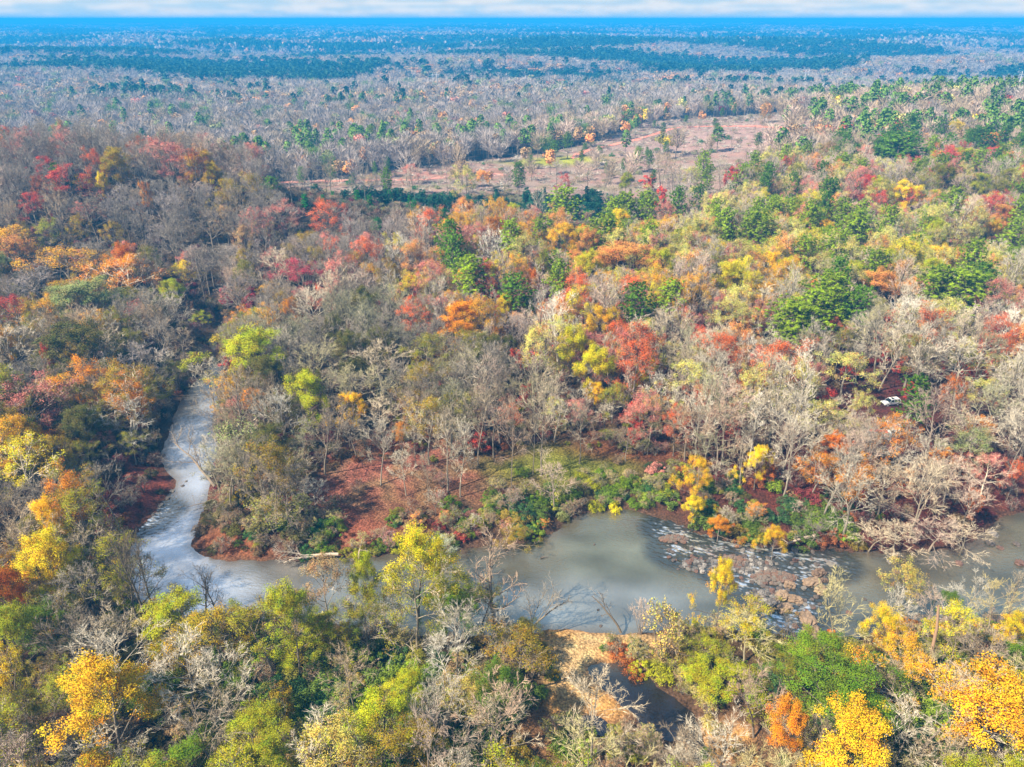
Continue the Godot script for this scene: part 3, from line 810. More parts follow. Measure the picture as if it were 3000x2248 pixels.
func conifer(r: RandomNumberGenerator, h: float, dia: float, clear: float, young := false) -> Dictionary:
	var wood := Acc.new()
	var lf := Acc.new()
	var pts := PackedVector3Array()
	for i in 7:
		pts.append(Vector3(r.randf_range(-0.15, 0.15), h * 0.97 * i / 6.0, r.randf_range(-0.15, 0.15)))
	pts[0] = Vector3.ZERO
	wood.tube(pts, h * 0.012, 0.04, 6)
	var n := 60
	var side := r.randf() * TAU
	for k in n:
		var t := float(k) / n
		var y := lerpf(clear, 0.99, t) * h
		var prof := 1.0 - pow(t, 1.6) if young else sqrt(maxf(0.04, 1.0 - (1.75 * t - 0.72) ** 2))
		var az := k * 2.4 + r.randf_range(-0.5, 0.5)
		var lop := 1.0 + 0.3 * cos(az - side)
		var ln := dia * 0.5 * prof * r.randf_range(0.5, 1.12) * lop + 0.25
		var rise := lerpf(-0.05, 0.85, t) + r.randf_range(-0.15, 0.2)
		var dir := Vector3(cos(az) * cos(rise), sin(rise), sin(az) * cos(rise))
		var from := Vector3(0, y, 0)
		wood.tube(PackedVector3Array([from, from + dir * ln * 0.55, from + dir * ln + Vector3.UP * ln * 0.1]), 0.07, 0.02, 3)
		var tufts := int(clampf(ln * 2.6, 2, 10))
		for q in tufts:
			var c := from + dir * ln * lerpf(0.35, 1.05, float(q) / maxi(1, tufts - 1)) + Vector3.UP * ln * 0.06 + way(r) * 0.9
			var sh := r.randf_range(0.5, 1.45)
			for i in 30:
				var nd := (way(r) + Vector3.UP * 0.45 + dir * 0.35).normalized()
				var nn := (nd + Vector3.UP * 0.5 + dir * 0.4).normalized()
				var sd := nd.cross(way(r)).normalized() * 0.085
				var s2 := sh * r.randf_range(0.8, 1.2)
				lf.tri(c - sd, c + sd, c + nd * r.randf_range(0.35, 0.62), nn, Color(s2 * r.randf_range(0.9, 1.15), s2, s2))
	return {"wood": wood, "twig": Acc.new(), "leaf": lf, "h": h, "dia": dia}


func shrub(r: RandomNumberGenerator, h: float, dia: float, count: int, size: float) -> Dictionary:
	var lf := Acc.new()
	var wood := Acc.new()
	for k in 7:
		var a := k * 0.9 + r.randf()
		var e := Vector3(cos(a) * dia * 0.3, h * r.randf_range(0.5, 0.95), sin(a) * dia * 0.3)
		wood.tube(PackedVector3Array([Vector3(cos(a) * 0.08, -0.1, sin(a) * 0.08), e * 0.55 + way(r) * 0.1, e]), 0.05, 0.015, 3)
	var lumps := []
	for k in 30:
		var a := r.randf() * TAU
		var q := sqrt(r.randf()) * dia * 0.5
		var tall := r.randf_range(0.1, 0.95)
		lumps.append([Vector3(cos(a) * q, h * tall * (1.0 - 0.45 * q / (dia * 0.5)), sin(a) * q), r.randf_range(0.05, 0.17) * dia, r.randf_range(0.6, 1.35)])
	for k in count:
		var l: Array = lumps[k % 30]
		var w := way(r)
		w.y = absf(w.y) * 1.1 - 0.25
		var p: Vector3 = l[0] + w * l[1] * pow(r.randf(), 0.3) * Vector3(1, 1.2, 1) * 1.25
		p.y = maxf(p.y, 0.05)
		var s2: float = l[2] * r.randf_range(0.8, 1.2)
		leaf(lf, r, p, size * r.randf_range(0.7, 1.3), (w + p.normalized() * 0.5).normalized(), Color(s2 * r.randf_range(0.92, 1.1), s2, s2))
	return {"wood": wood, "twig": Acc.new(), "leaf": lf, "h": h, "dia": dia}


# plainer trees for the distance
func far_tree(r: RandomNumberGenerator, kind: String, h: float, dia: float, count: int, size: float) -> Dictionary:
	var lf := Acc.new()
	var wood := Acc.new()
	var tw := Acc.new()
	wood.tube(PackedVector3Array([Vector3(0, -0.5, 0), Vector3(r.randf_range(-0.4, 0.4), h * 0.75, r.randf_range(-0.4, 0.4))]), h * 0.014, h * 0.005, 3)
	if kind == "bare":
		for k in count:
			var t := r.randf_range(0.3, 0.85)
			var a := r.randf() * TAU
			var rise := r.randf_range(0.35, 1.3)
			var dir := Vector3(cos(a) * cos(rise), sin(rise), sin(a) * cos(rise))
			var q := Vector3(cos(a), 0, sin(a)) * dia * 0.42 * r.randf() * sin(clampf((t - 0.2) * 3.6, 0.3, 2.7))
			var sh := r.randf_range(0.7, 1.2)
			sprig(tw, r, Vector3(q.x, h * t, q.z), dir, size * r.randf_range(0.6, 1.3), size * 0.085, Color(sh, sh, sh))
	elif kind == "pine":
		for k in count:
			var t := pow(r.randf(), 0.9)
			var a := r.randf() * TAU
			var q := dia * 0.5 * sqrt(r.randf()) * minf(1.0, 0.5 + t * 1.6) * sqrt(1.0 - t * t * 0.96)
			var p := Vector3(cos(a) * q, h * lerpf(0.45, 0.98, t), sin(a) * q)
			var sh := r.randf_range(0.65, 1.3)
			leaf(lf, r, p, size * r.randf_range(0.7, 1.3), (Vector3(cos(a), 0.5, sin(a))).normalized(), Color(sh, sh, sh))
	else:
		var lumps := []
		for k in 9:
			var w := way(r)
			lumps.append([Vector3(0, h * 0.64, 0) + w * Vector3(dia * 0.3, h * 0.18, dia * 0.3), r.randf_range(0.75, 1.2)])
		for k in count:
			var l: Array = lumps[k % 9]
			var w := way(r)
			var p: Vector3 = l[0] + w * dia * 0.2 * Vector3(1, 0.9, 1)
			var s2: float = l[1] * r.randf_range(0.8, 1.2)
			leaf(lf, r, p, size * r.randf_range(0.7, 1.3), (p - Vector3(0, h * 0.6, 0)).normalized(), Color(s2, s2, s2))
	return {"wood": wood, "twig": tw, "leaf": lf, "h": h, "dia": dia}


func keep(kind: String, t: Dictionary, white_twigs: bool) -> void:
	if not proto.has(kind):
		proto[kind] = []
	var d := {"h": t.h, "dia": t.dia}
	d.wood = t.wood.mesh()
	d.twig = t.twig.mesh() if not t.twig.v.is_empty() else null
	d.leaf = t.leaf.mesh() if not t.leaf.v.is_empty() else null
	# all in one for scattered copies: tinted leaves, or tinted twigs where there are no leaves
	var all := ArrayMesh.new()
	t.wood.into(all, paint(Color(0.17, 0.145, 0.12), 0.9))
	if d.twig:
		t.twig.into(all, paint(Color.WHITE, 0.9, true) if white_twigs else paint(Color(0.36, 0.32, 0.28), 0.9))
	if d.leaf:
		t.leaf.into(all, leaf_paint(Color.WHITE))
	d.all = all
	proto[kind].append(d)


func prototypes() -> void:
	var r := RandomNumberGenerator.new()
	r.seed = 77
	for k in 7:
		keep("bare", hardwood(r, {"h": 17.0, "dia": 10.5, "clear": r.randf_range(0.30, 0.46), "limbs": 12, "rise0": 0.35, "rise1": 1.25, "subs": 6, "ters": 6, "twigs": 7, "leaves": 0, "twig": 0.055, "wander": 0.13}), true)
	for k in 5:
		keep("tall", hardwood(r, {"h": 19.0, "dia": 6.5, "clear": r.randf_range(0.26, 0.42), "limbs": 15, "rise0": 0.75, "rise1": 1.3, "subs": 5, "ters": 4, "twigs": 5, "leaves": 0, "twig": 0.05, "wander": 0.07, "lift": 0.12}), true)
	for k in 6:
		keep("leafy", hardwood(r, {"h": 16.0, "dia": 9.5, "clear": r.randf_range(0.26, 0.40), "limbs": 13, "rise0": 0.25, "rise1": 1.25, "subs": 5, "ters": 5, "twigs": 1, "leaves": 96, "size": 0.145, "puff": 0.85, "share": 0.88, "wander": 0.12}), false)
	for k in 6:
		keep("sparse", hardwood(r, {"h": 17.0, "dia": 9.5, "clear": r.randf_range(0.30, 0.45), "limbs": 12, "rise0": 0.35, "rise1": 1.25, "subs": 5, "ters": 5, "twigs": 4, "leaves": 42, "size": 0.15, "puff": 0.8, "share": 0.72, "twig": 0.06, "wander": 0.13}), false)
	for k in 5:
		keep("pine", conifer(r, 21.0, 8.0, r.randf_range(0.38, 0.55)), false)
	for k in 3:
		keep("sapling", hardwood(r, {"h": 8.0, "dia": 3.2, "clear": 0.15, "limbs": 11, "rise0": 0.5, "rise1": 1.2, "subs": 3, "ters": 4, "twigs": 1, "leaves": 22, "size": 0.22, "puff": 0.5, "twig": 0.04, "girth": 0.07}), false)
	for k in 4:
		keep("willow", hardwood(r, {"h": 6.0, "dia": 6.0, "clear": 0.15, "limbs": 21, "stems": 7, "rise0": 0.7, "rise1": 1.3, "subs": 4, "ters": 4, "twigs": 4, "leaves": 8, "share": 0.6, "size": 0.18, "puff": 0.45, "twig": 0.045, "girth": 0.09, "lift": 0.1}), false)
	for k in 4:
		keep("bush", shrub(r, 3.0, 3.8, 3600, 0.15), false)
	for k in 3:
		keep("youngpine", conifer(r, 8.0, 3.8, 0.06, true), false)
	for k in 4:
		keep("bare1", far_tree(r, "bare", 17.0, 10.0, 330, 3.4), true)
		keep("leafy1", far_tree(r, "leafy", 16.0, 9.5, 330, 1.15), false)
		keep("pine1", far_tree(r, "pine", 20.0, 7.5, 230, 1.25), false)
	for k in 3:
		keep("bare2", far_tree(r, "bare", 17.0, 10.0, 85, 4.6), true)
		keep("leafy2", far_tree(r, "leafy", 15.0, 10.0, 80, 2.3), false)
		keep("pine2", far_tree(r, "pine", 19.0, 8.0, 60, 2.4), false)
	for k in 3:
		keep("bare3", far_tree(r, "leafy", 16.0, 32.0, 46, 9.0), false)
		keep("pine3", far_tree(r, "pine", 17.0, 30.0, 40, 9.0), false)


const KINDS := {"bare": ["bare_tree", "bare tree"], "tall": ["slender_tree", "bare tree"], "leafy": ["autumn_tree", "leafy tree"], "sparse": ["thinning_tree", "leafy tree"], "pine": ["pine_tree", "pine tree"],
	"sapling": ["sapling", "young tree"], "willow": ["willow_bush", "bush"], "bush": ["green_bush", "bush"], "snag": ["dead_trunk", "dead tree"], "youngpine": ["evergreen_shrub", "evergreen"]}


func tree(kind: String, leafc: Color, barkc: Color, x: float, d: float, h: float, dia: float, label: String, group := "") -> Node3D:
	var p: Dictionary = proto[kind][rng.randi() % proto[kind].size()]
	var o := thing(KINDS[kind][0], label, KINDS[kind][1], at(x, d, -0.15), rng.randf() * TAU, group)
	barkc *= [0.70, 0.86, 1.0, 1.12][rng.randi() % 4]
	if rng.randf() < 0.4:
		barkc = barkc * Color(1.04, 0.97, 0.88)
	if leafc != Color.WHITE:
		leafc *= [0.84, 1.0, 1.12][rng.randi() % 3]
	var s := Vector3(dia / p.dia, h / p.h, dia / p.dia)
	var wood := Color(0.17, 0.145, 0.12).lerp(barkc, 0.7 if barkc.b > 0.47 else 0.20)
	var t := part(p.wood, paint(wood, 0.9), "trunk", o)
	t.scale = s
	if p.twig:
		var tw := part(p.twig, paint(barkc, 0.9, true), "branches" if p.leaf else "crown", o)
		tw.scale = s
	if p.leaf and leafc != Color.WHITE:
		var lf := part(p.leaf, leaf_paint(vivid(leafc)), "crown", o)
		lf.scale = s
	return o


# ------------------------------------------------------------------ labels for the trees that the eye must find by their neighbours
func seen_at(p: Vector3) -> Vector2:
	var q := Vector3(p.x, p.y - EYE, p.z).rotated(Vector3.RIGHT, deg_to_rad(PITCH))
	return Vector2(512.0 + 734.0 * q.x / -q.z, 383.5 - 734.0 * q.y / -q.z)


func later(o: Node3D, look: String, up := 8.0) -> void:
	pending.append([o, look, seen_at(o.position + Vector3.UP * up)])


func refer(phrase: String, p: Vector3) -> void:
	refs.append([phrase, seen_at(p)])


const ONES := ["", "first", "second", "third", "fourth", "fifth", "sixth", "seventh", "eighth", "ninth", "tenth", "eleventh", "twelfth", "thirteenth", "fourteenth", "fifteenth", "sixteenth", "seventeenth", "eighteenth", "nineteenth"]
const TENS := ["", "", "twenty", "thirty", "forty", "fifty", "sixty", "seventy", "eighty", "ninety"]


func ordinal(k: int) -> String:
	if k < 20:
		return ONES[k]
	if k % 10 == 0:
		return TENS[k / 10].trim_suffix("y") + "ieth"
	return TENS[k / 10] + " " + ONES[k % 10]



func name_all() -> void:
	var by := {}
	for q in pending:
		var s: Vector2 = q[2]
		var a := 0
		var best := 1e9
		for i in refs.size():
			var e: float = s.distance_to(refs[i][1])
			if e < best:
				best = e
				a = i
		var dir: Vector2 = (s - refs[a][1]).normalized()
		var b := -1
		best = 1e9
		for i in refs.size():
			if i == a:
				continue
			var to: Vector2 = refs[i][1] - refs[a][1]
			if to.length() < 12.0:
				continue
			var cost: float = to.length() * (1.06 - dir.dot(to.normalized()))
			if cost < best:
				best = cost
				b = i
		var key := "%s|%d|%d" % [q[1], a, b]
		if not by.has(key):
			by[key] = []
		by[key].append([s.distance_to(refs[a][1]), q[0], q[1], a, b])
	for key in by:
		var list: Array = by[key]
		list.sort_custom(func(x, y): return x[0] < y[0])
		for i in list.size():
			var e: Array = list[i]
			var text: String
			if list.size() == 1:
				text = "%s from %s towards %s" % [e[2], refs[e[3]][0], refs[e[4]][0]]
			else:
				text = "%s %s from %s towards %s" % [ordinal(i + 1), e[2], refs[e[3]][0], refs[e[4]][0]]
			e[1].set_meta("label", text)


# ------------------------------------------------------------------ trees that the photograph shows one by one
var TREES := [
	["leafy", "gold", "dark", -51.1, 64.0, 17.0, 11.7, "big dense golden yellow tree rising from grey twigs on the near bank", "the golden corner tree"],
	["leafy", "yellow", "dark", -74.0, 92.0, 16.0, 8.7, "bright yellow domed tree with dark forked limbs below the orange tree", "the yellow domed tree"],
	["leafy", "gold", "white", -80.3, 103.5, 15.0, 5.7, "golden orange tree with white limbs above the yellow domed tree", "the golden orange tree"],
	["leafy", "orange", "dark", -77.0, 86.0, 15.0, 6.4, "orange leaved tree cut by the picture edge beside the yellow domed tree", "the edge orange tree"],
	["leafy", "yellowgreen", "dark", -70.9, 77.5, 15.0, 7.3, "yellow green tree below the edge orange tree on the near bank", ""],
	["sparse", "yellow", "gray", -67.9, 71.0, 15.0, 5.4, "thin yellow tree at the picture edge below the yellow green tree", ""],
	["sparse", "olive", "dark", -62.8, 64.0, 14.0, 5.9, "thin olive tree at the picture edge beside the golden corner tree", ""],
	["bare", "", "pale", -54.9, 76.0, 15.0, 11.8, "wide leafless tree with pale upswept branches above the golden corner tree", "the wide pale tree"],
	["bare", "", "pale", -44.5, 71.0, 15.0, 10.0, "leafless pale grey tree with fanned twigs beside the golden corner tree", "the fanned pale tree"],
	["bare", "", "dark", -63.3, 76.5, 15.0, 8.3, "dark leafless tree with crooked black limbs above the golden corner tree", "the crooked dark tree"],
	["bare", "", "gray", -39.0, 63.5, 12.0, 9.0, "low grey tangle of bare branches below the fanned pale tree", ""],
	["tall", "", "dark", -57.7, 87.2, 21.6, 6.1, "tall slender dark leafless tree standing before the bright river bend", "the slender river trees"],
	["tall", "", "dark", -61.2, 89.9, 17.8, 4.1, "thinner dark leafless tree first in the row before the river bend", ""],
	["tall", "", "dark", -56.2, 87.2, 21.1, 4.2, "dark leafless tree with side twigs in the row before the river bend", ""],
	["tall", "", "dark", -50.9, 91.5, 11.5, 4.9, "forked dark leafless tree over water in the row before the river bend", ""],
	["tall", "", "dark", -53.5, 90.6, 9.6, 3.6, "short dark leafless tree over water in the row before the river bend", ""],
	["tall", "", "gray", -48.2, 92.0, 12.3, 4.2, "tall grey leafless tree last in the row before the river bend", ""],
	["leafy", "yellowgreen", "gray", -31.7, 78.7, 17.0, 7.5, "flat topped yellow green tree on a bare stem before the river", "the flat topped tree"],
	["sparse", "olivegold", "dark", -43.5, 80.0, 13.0, 9.8, "olive and gold thin leaved tree below the slender river trees", ""],
	["sparse", "olive", "dark", -35.2, 78.5, 14.0, 9.4, "broad olive tree with drooping sprays below the flat topped tree", ""],
	["sparse", "tan", "pale", -28.7, 86.0, 17.0, 7.8, "tall tan tree with a fringe of fading leaves beside the flat topped tree", ""],
	["bare", "", "pale", -48.8, 80.0, 10.0, 4.3, "small pale leafless tree between the wide pale tree and green undergrowth", ""],
	["sapling", "olivegold", "gray", -31.9, 71.5, 7.0, 2.6, "thin olive gold sapling standing in dark green undergrowth", ""],
	["bare", "", "pale", -53.4, 64.0, 8.0, 8.4, "low pale twiggy tree beneath the golden corner tree", ""],
	["bare", "", "gray", -60.6, 63.5, 10.0, 8.3, "grey twiggy tree at the picture foot beside the golden corner tree", ""],
	["bare", "", "gray", -67.0, 88.5, 13.0, 8.7, "grey leafless tree with crossing twigs below the yellow domed tree", ""],
	["sparse", "olive", "dark", -62.8, 89.5, 12.0, 6.4, "olive tree with sparse sprays at the foot of the slender river trees", ""],
	["leafy", "yellowlime", "dark", -16.2, 94.5, 18.0, 10.6, "large bright yellow green tree standing out before the dark far bank", "the bright lime tree"],
	["leafy", "yellowgreen", "dark", -23.4, 90.5, 16.0, 4.9, "small yellow green crown beside the bright lime tree over the water", ""],
	["sparse", "olive", "pale", -14.7, 84.0, 18.0, 9.7, "big olive tree with pale twig tips below the bright lime tree", "the pale tipped olive tree"],
	["sparse", "olive", "dark", -22.0, 82.5, 15.0, 6.9, "olive tree with dark stems below the small yellow green crown", ""],
	["tall", "", "pinkpale", -2.6, 88.6, 21.0, 10.0, "tallest pale leafless tree with rounded crown before the wide river pool", "the tall pale pool tree"],
	["sparse", "yellowpale", "dark", -5.2, 89.6, 11.2, 6.2, "thin yellow leaved tree with two stems beside the tall pale pool tree", "the thin yellow tree"],
	["bare", "", "pale", -8.4, 79.5, 15.0, 7.2, "leafless pale tree with drooping limbs below the thin yellow tree", ""],
	["bare", "", "white", -9.0, 76.0, 11.0, 6.6, "star shaped white branched leafless tree in dark undergrowth", "the star shaped tree"],
	["sparse", "olivegold", "gray", -0.1, 77.5, 11.0, 9.8, "wide olive gold brushy tree beside the sandbar", "the brushy olive tree"],
	["bare", "", "pinkpale", -2.9, 67.0, 14.0, 8.5, "leafless pinkish grey tree with many fine twigs below the brushy olive tree", "the pinkish twiggy tree"],
	["bare", "", "pale", -1.1, 63.0, 12.0, 8.2, "low pale leafless tree below the pinkish twiggy tree at the picture foot", ""],
	["bare", "", "pale", 10.6, 65.4, 14.9, 8.3, "open leafless tree with forked pale limbs before the small pools", "the forked pool tree"],
	["leafy", "yellowgreen", "dark", -14.7, 72.0, 8.0, 5.6, "yellow green bushy tree in the green undergrowth at the picture foot", ""],
	["bare", "", "tan", -22.3, 72.5, 12.0, 5.6, "brown grey leafless tree at the edge of dark undergrowth", ""],
	["willow", "yellowpale", "tan", 23.6, 84.4, 10.9, 6.9, "multi stemmed pinkish yellow willow clump beside the wide river pool", "the willow clump"],
	["willow", "", "pinkpale", 21.5, 91.0, 7.0, 4.0, "thin pink grey willow stems behind the willow clump", ""],
	["willow", "", "pinkpale", 17.5, 66.5, 3.5, 6.2, "low pinkish brush on the flat below the backwater pool", ""],
	["willow", "", "tan", 8.2, 72.5, 3.5, 4.4, "low tan twigs on the sand below the sandbar", ""],
	["leafy", "yellow", "dark", 33.0, 89.2, 14.7, 4.1, "small yellow tree on a thin dark stem before the rapids", "the small yellow tree"],
	["sparse", "yellowlime", "tan", 36.1, 87.5, 9.0, 8.0, "rounded yellow lime tree below the rapids", "the yellow lime tree"],
	["bare", "", "yellowtwig", 35.8, 82.5, 8.0, 7.8, "pale yellowish twiggy tree under the yellow lime tree", ""],
	["bare", "", "yellowtwig", 50.4, 84.7, 16.0, 7.6, "leaning dark stemmed tree with pale thin crown before the rock ledges", "the leaning ledge tree"],
	["tall", "", "dark", 42.9, 85.6, 6.9, 4.2, "small dark leafless tree before the rock ledges", ""],
	["sparse", "yellowpale", "dark", 63.8, 93.8, 12.9, 6.4, "leaning thin crowned tree reaching out over the river below the rapids", "the reaching tree"],
	["bare", "", "white", 63.5, 91.5, 9.0, 4.3, "small white limbed leafless tree beside the reaching tree", ""],
	["leafy", "green", "white", 72.5, 92.3, 7.1, 3.7, "small glossy green tree with white limbs by the river", "the glossy green tree"],
	["bare", "", "pinkpale", 67.9, 90.5, 9.0, 4.5, "pinkish leafless tree beside the glossy green tree", ""],
	["bare", "", "white", 75.1, 92.5, 10.0, 5.6, "pale leafless tree with rusty skirt beyond the glossy green tree", ""],
	["bare", "", "yellowtwig", 76.8, 88.5, 10.0, 6.1, "yellowish leafless tree with low fork by the river", ""],
	["tall", "", "pale", 79.6, 88.5, 13.0, 3.9, "tall straight pale leafless tree at the picture edge by the river", ""],
	["leafy", "yellow", "gray", 56.6, 85.0, 9.0, 5.5, "bright lemon yellow small tree on the near bank below the river", "the lemon yellow tree"],
	["leafy", "brightgreen", "dark", 45.1, 78.0, 9.0, 8.6, "bright spring green tree on the near bank below the rock ledges", "the spring green tree"],
	["leafy", "green", "dark", 43.5, 69.5, 11.0, 12.5, "large mass of dark green foliage below the spring green tree", "the dark green mass"],
	["leafy", "green", "dark", 48.5, 68.0, 8.0, 6.8, "lower green tree beside the dark green mass", ""],
	["bare", "", "pinkpale", 34.2, 70.7, 11.9, 7.4, "leafless pinkish white tree with long thin limbs beside the dark green mass", "the long limbed tree"],
	["leafy", "goldtan", "white", 60.1, 64.5, 15.0, 14.2, "huge orange gold tree filling the lower corner over white limbs", "the huge gold tree"],
	["leafy", "gold", "dark", 41.2, 60.5, 14.0, 10.6, "wide golden yellow crown at the picture foot", "the wide golden crown"],
	["leafy", "orangegold", "dark", 34.1, 62.5, 14.0, 5.4, "rounded orange gold crown beside the wide golden crown", ""],
	["bare", "", "gray", 69.1, 79.5, 11.0, 7.7, "grey leafless tree with pale windswept twigs on the near bank", "the windswept tree"],
	["snag", "", "brown", 63.0, 80.4, 14.0, 2.0, "tall broken brown trunk without branches on the near bank", "the broken trunk"],
	["sparse", "goldtan", "tan", 57.4, 80.0, 9.0, 6.9, "tan and gold brushy tree beside the broken trunk", ""],
	["bare", "", "tan", 64.5, 78.0, 9.0, 7.2, "tan twiggy tree between the broken trunk and the windswept tree", ""],
	["sparse", "olive", "tan", 49.6, 77.5, 9.0, 5.8, "thin olive tree beside the spring green tree", ""],
	["leafy", "olivelime", "dark", 31.3, 78.5, 4.6, 9.6, "olive lime tree on the bank above the backwater pool", ""],
	["leafy", "green", "dark", 73.5, 78.0, 8.0, 5.9, "green tree at the picture edge above the huge gold tree", ""],
	["leafy", "yellow", "dark", 77.6, 84.0, 8.0, 4.8, "yellow brushy tree at the picture edge by the river", ""],
	["sparse", "olivelime", "tan", 29.1, 83.0, 4.0, 7.6, "yellow green brushy tree between willow clump and yellow lime tree", ""],
	["bare", "", "pale", 27.1, 64.0, 9.0, 8.4, "pale leafless brushy tree at the picture foot beside the rounded orange crown", ""],
	["bare", "", "pale", 49.8, 63.5, 12.0, 6.5, "pale leafless tree wedged between the wide golden crown and the huge gold tree", ""],
	["sparse", "olive", "dark", 38.1, 74.5, 10.0, 4.4, "dark olive tree behind the long limbed tree", ""],
	["sparse", "orangegold", "white", -125.4, 228.5, 19.0, 17.1, "orange crowned tree with white limbs on the slope above the river bend", "the orange crowned sycamore"],
	["leafy", "orange", "white", -130.3, 239.5, 19.0, 8.9, "orange tuft crown topping the orange crowned sycamore", ""],
	["leafy", "palegreen", "dark", -129.9, 211.0, 17.0, 19.8, "broad flat grey green tree on the slope above the river", "the grey green tree"],
	["leafy", "yellowgreen", "dark", -110.7, 227.5, 13.0, 9.1, "round yellow green tree beside the upstream water", "the round green tree"],
	["leafy", "yellowgreen", "gray", -103.4, 227.5, 6.0, 5.6, "small yellow green tree overhanging the upstream water", ""],
	["sparse", "red", "gray", -144.3, 199.0, 17.0, 10.8, "red leaved tree at the picture edge on the slope", "the red edge tree"],
	["bare", "", "white", -127.4, 174.0, 18.0, 13.2, "large leafless white limbed tree below the red edge tree", "the white limbed tree"],
	["leafy", "darkolive", "dark", -109.8, 173.4, 18.8, 19.5, "massive dark olive tree with thick black trunk on the slope", "the massive olive tree"],
	["bare", "", "gray", -99.8, 188.5, 14.0, 11.2, "grey leafless tree with level branches above the river", ""],
	["bare", "", "white", -58.9, 206.0, 18.0, 10.6, "white limbed leafless tree between red trees and small orange tree", "the bright white tree"],
	["sparse", "orangegold", "gray", -65.9, 205.5, 15.0, 6.0, "small orange gold tree beside the bright white tree", ""],
	["leafy", "yellowgreen", "dark", -66.3, 171.0, 18.0, 15.8, "broad yellow green tree at the head of the straight river reach", "the broad green tree"],
	["leafy", "darkolive", "dark", -60.9, 162.5, 14.0, 11.5, "dark olive lower crown under the broad green tree", ""],
	["leafy", "yellowgreen", "dark", -47.1, 150.5, 16.0, 10.4, "yellow green spreading tree on the wooded point", "the spreading green tree"],
	["sparse", "orangegold", "white", -89.1, 149.5, 17.0, 10.0, "orange topped tree with white branches beside the river", "the orange topped sycamore"],
	["bare", "", "white", -87.5, 143.5, 14.0, 11.4, "white branched leafless tree beneath the orange topped sycamore", ""],
	["sparse", "pink", "pinkpale", -106.0, 147.5, 18.0, 16.2, "large pink and grey tree on the slope left of the river", "the pink slope tree"],
	["leafy", "red", "gray", -117.8, 169.5, 15.0, 3.6, "narrow red tree above the pink slope tree", ""],
	["sparse", "yellowlime", "white", -94.1, 119.5, 17.0, 12.0, "yellow lime tree with white limbs at the picture edge", "the yellow limbed tree"],
	["leafy", "goldtan", "white", -100.9, 129.5, 16.0, 8.3, "orange gold crown above the yellow limbed tree", ""],
	["sparse", "orangegold", "dark", -103.2, 143.4, 6.0, 8.7, "thin orange leaved tree with dark trunk below the pink slope tree", ""],
	["willow", "palegreen", "pale", -59.7, 139.0, 10.0, 11.6, "pale green brushy willow leaning over the water on the wooded point", "the point willow"],
	["bare", "", "pale", -79.1, 172.0, 13.0, 10.4, "pale leafless tree leaning over the narrow water", ""],
	["bare", "", "tan", -69.8, 151.5, 15.0, 8.6, "leafless tree leaning over the straight river reach", ""],
	["bare", "", "white", -51.3, 142.0, 16.2, 8.7, "white twigged leafless tree below the spreading green tree", ""],
	["bare", "", "gray", -55.4, 142.7, 19.4, 8.0, "dark trunked leafless tree on the wooded point", ""],
	["bare", "", "gray", -40.7, 134.5, 15.8, 9.0, "grey round crowned leafless tree on the wooded point", "the grey point tree"],
	["bare", "", "pale", -45.6, 129.0, 8.0, 8.4, "low pale twiggy tree on the bank of the wooded point", ""],
	["bare", "", "pale", -39.3, 121.0, 7.0, 6.8, "low pale twiggy tree behind the bright green bushes", ""],
	["sparse", "goldtan", "gray", -149.4, 239.0, 18.0, 21.9, "wide tan gold tree on the slope below the ridge", "the wide tan tree"],
	["sparse", "peach", "gray", -172.6, 247.0, 18.0, 13.9, "peach coloured tree at the picture edge below the ridge", ""],
	["leafy", "palegreen", "gray", -170.0, 237.0, 16.0, 7.8, "pale lime crown at the picture edge", ""],
	["sparse", "magenta", "gray", -69.3, 232.5, 17.0, 15.3, "crimson leaved tree with dark forked trunk", "the crimson tree"],
	["sparse", "magenta", "gray", -78.7, 245.0, 12.0, 10.7, "crimson young tree beside the crimson tree", ""],
	["bare", "", "lilac", -83.1, 216.5, 17.0, 14.4, "round lilac grey leafless tree above the upstream water", "the lilac tree"],
	["bare", "", "pale", -81.1, 238.5, 18.0, 13.5, "pale grey leafless tree beside the crimson tree", ""],
	["bare", "", "lilac", -153.5, 221.0, 17.0, 16.2, "lilac grey leafless tree above the red edge tree", ""],
	["bare", "", "lilac", -99.6, 172.5, 14.0, 14.4, "lilac twigged leafless tree between olive tree and river", ""],
	["bare", "", "tan", -93.5, 191.5, 12.0, 8.8, "brown twigged leafless tree beside the gravel bar", ""],
	["leafy", "darkolive", "dark", -90.9, 179.0, 9.0, 8.3, "dark olive small tree beside the narrow water", ""],
	["sparse", "palegreen", "gray", -89.1, 125.0, 9.0, 8.2, "pale green brushy tree beside the red leaf slope", ""],
	["sparse", "yellow", "gray", -114.6, 246.0, 14.0, 8.0, "small yellow tree on the slope beyond the round green tree", ""],
	["leafy", "darkolive", "dark", -50.0, 189.5, 15.0, 6.9, "dark olive tree beyond the spreading green tree", ""],
	["bare", "", "olivegray", -48.8, 170.0, 16.0, 13.0, "olive grey domed leafless tree beyond the spreading green tree", ""],
	["leafy", "darkolive", "dark", -42.7, 179.0, 15.0, 8.2, "dark olive domed tree in the middle of the point", ""],
	["bare", "", "pale", -33.6, 171.0, 15.0, 13.1, "pale green grey domed leafless tree in the middle of the point", ""],
	["sparse", "olive", "olivegray", -22.1, 175.0, 15.0, 12.1, "olive grey domed tree in the middle of the point", ""],
	["bare", "", "olivegray", -37.1, 158.0, 15.0, 12.3, "olive grey dense twigged leafless tree on the point", ""],
	["bare", "", "gray", -29.1, 159.0, 15.0, 10.5, "grey dense twigged leafless tree on the point", ""],
	["leafy", "gold", "dark", -37.5, 151.0, 10.8, 6.6, "small golden crown at the edge of the leaf strewn clearing", "the small golden crown"],
	["bare", "", "pale", -30.1, 147.8, 11.0, 8.9, "pale leafless tree beside the small golden crown", ""],
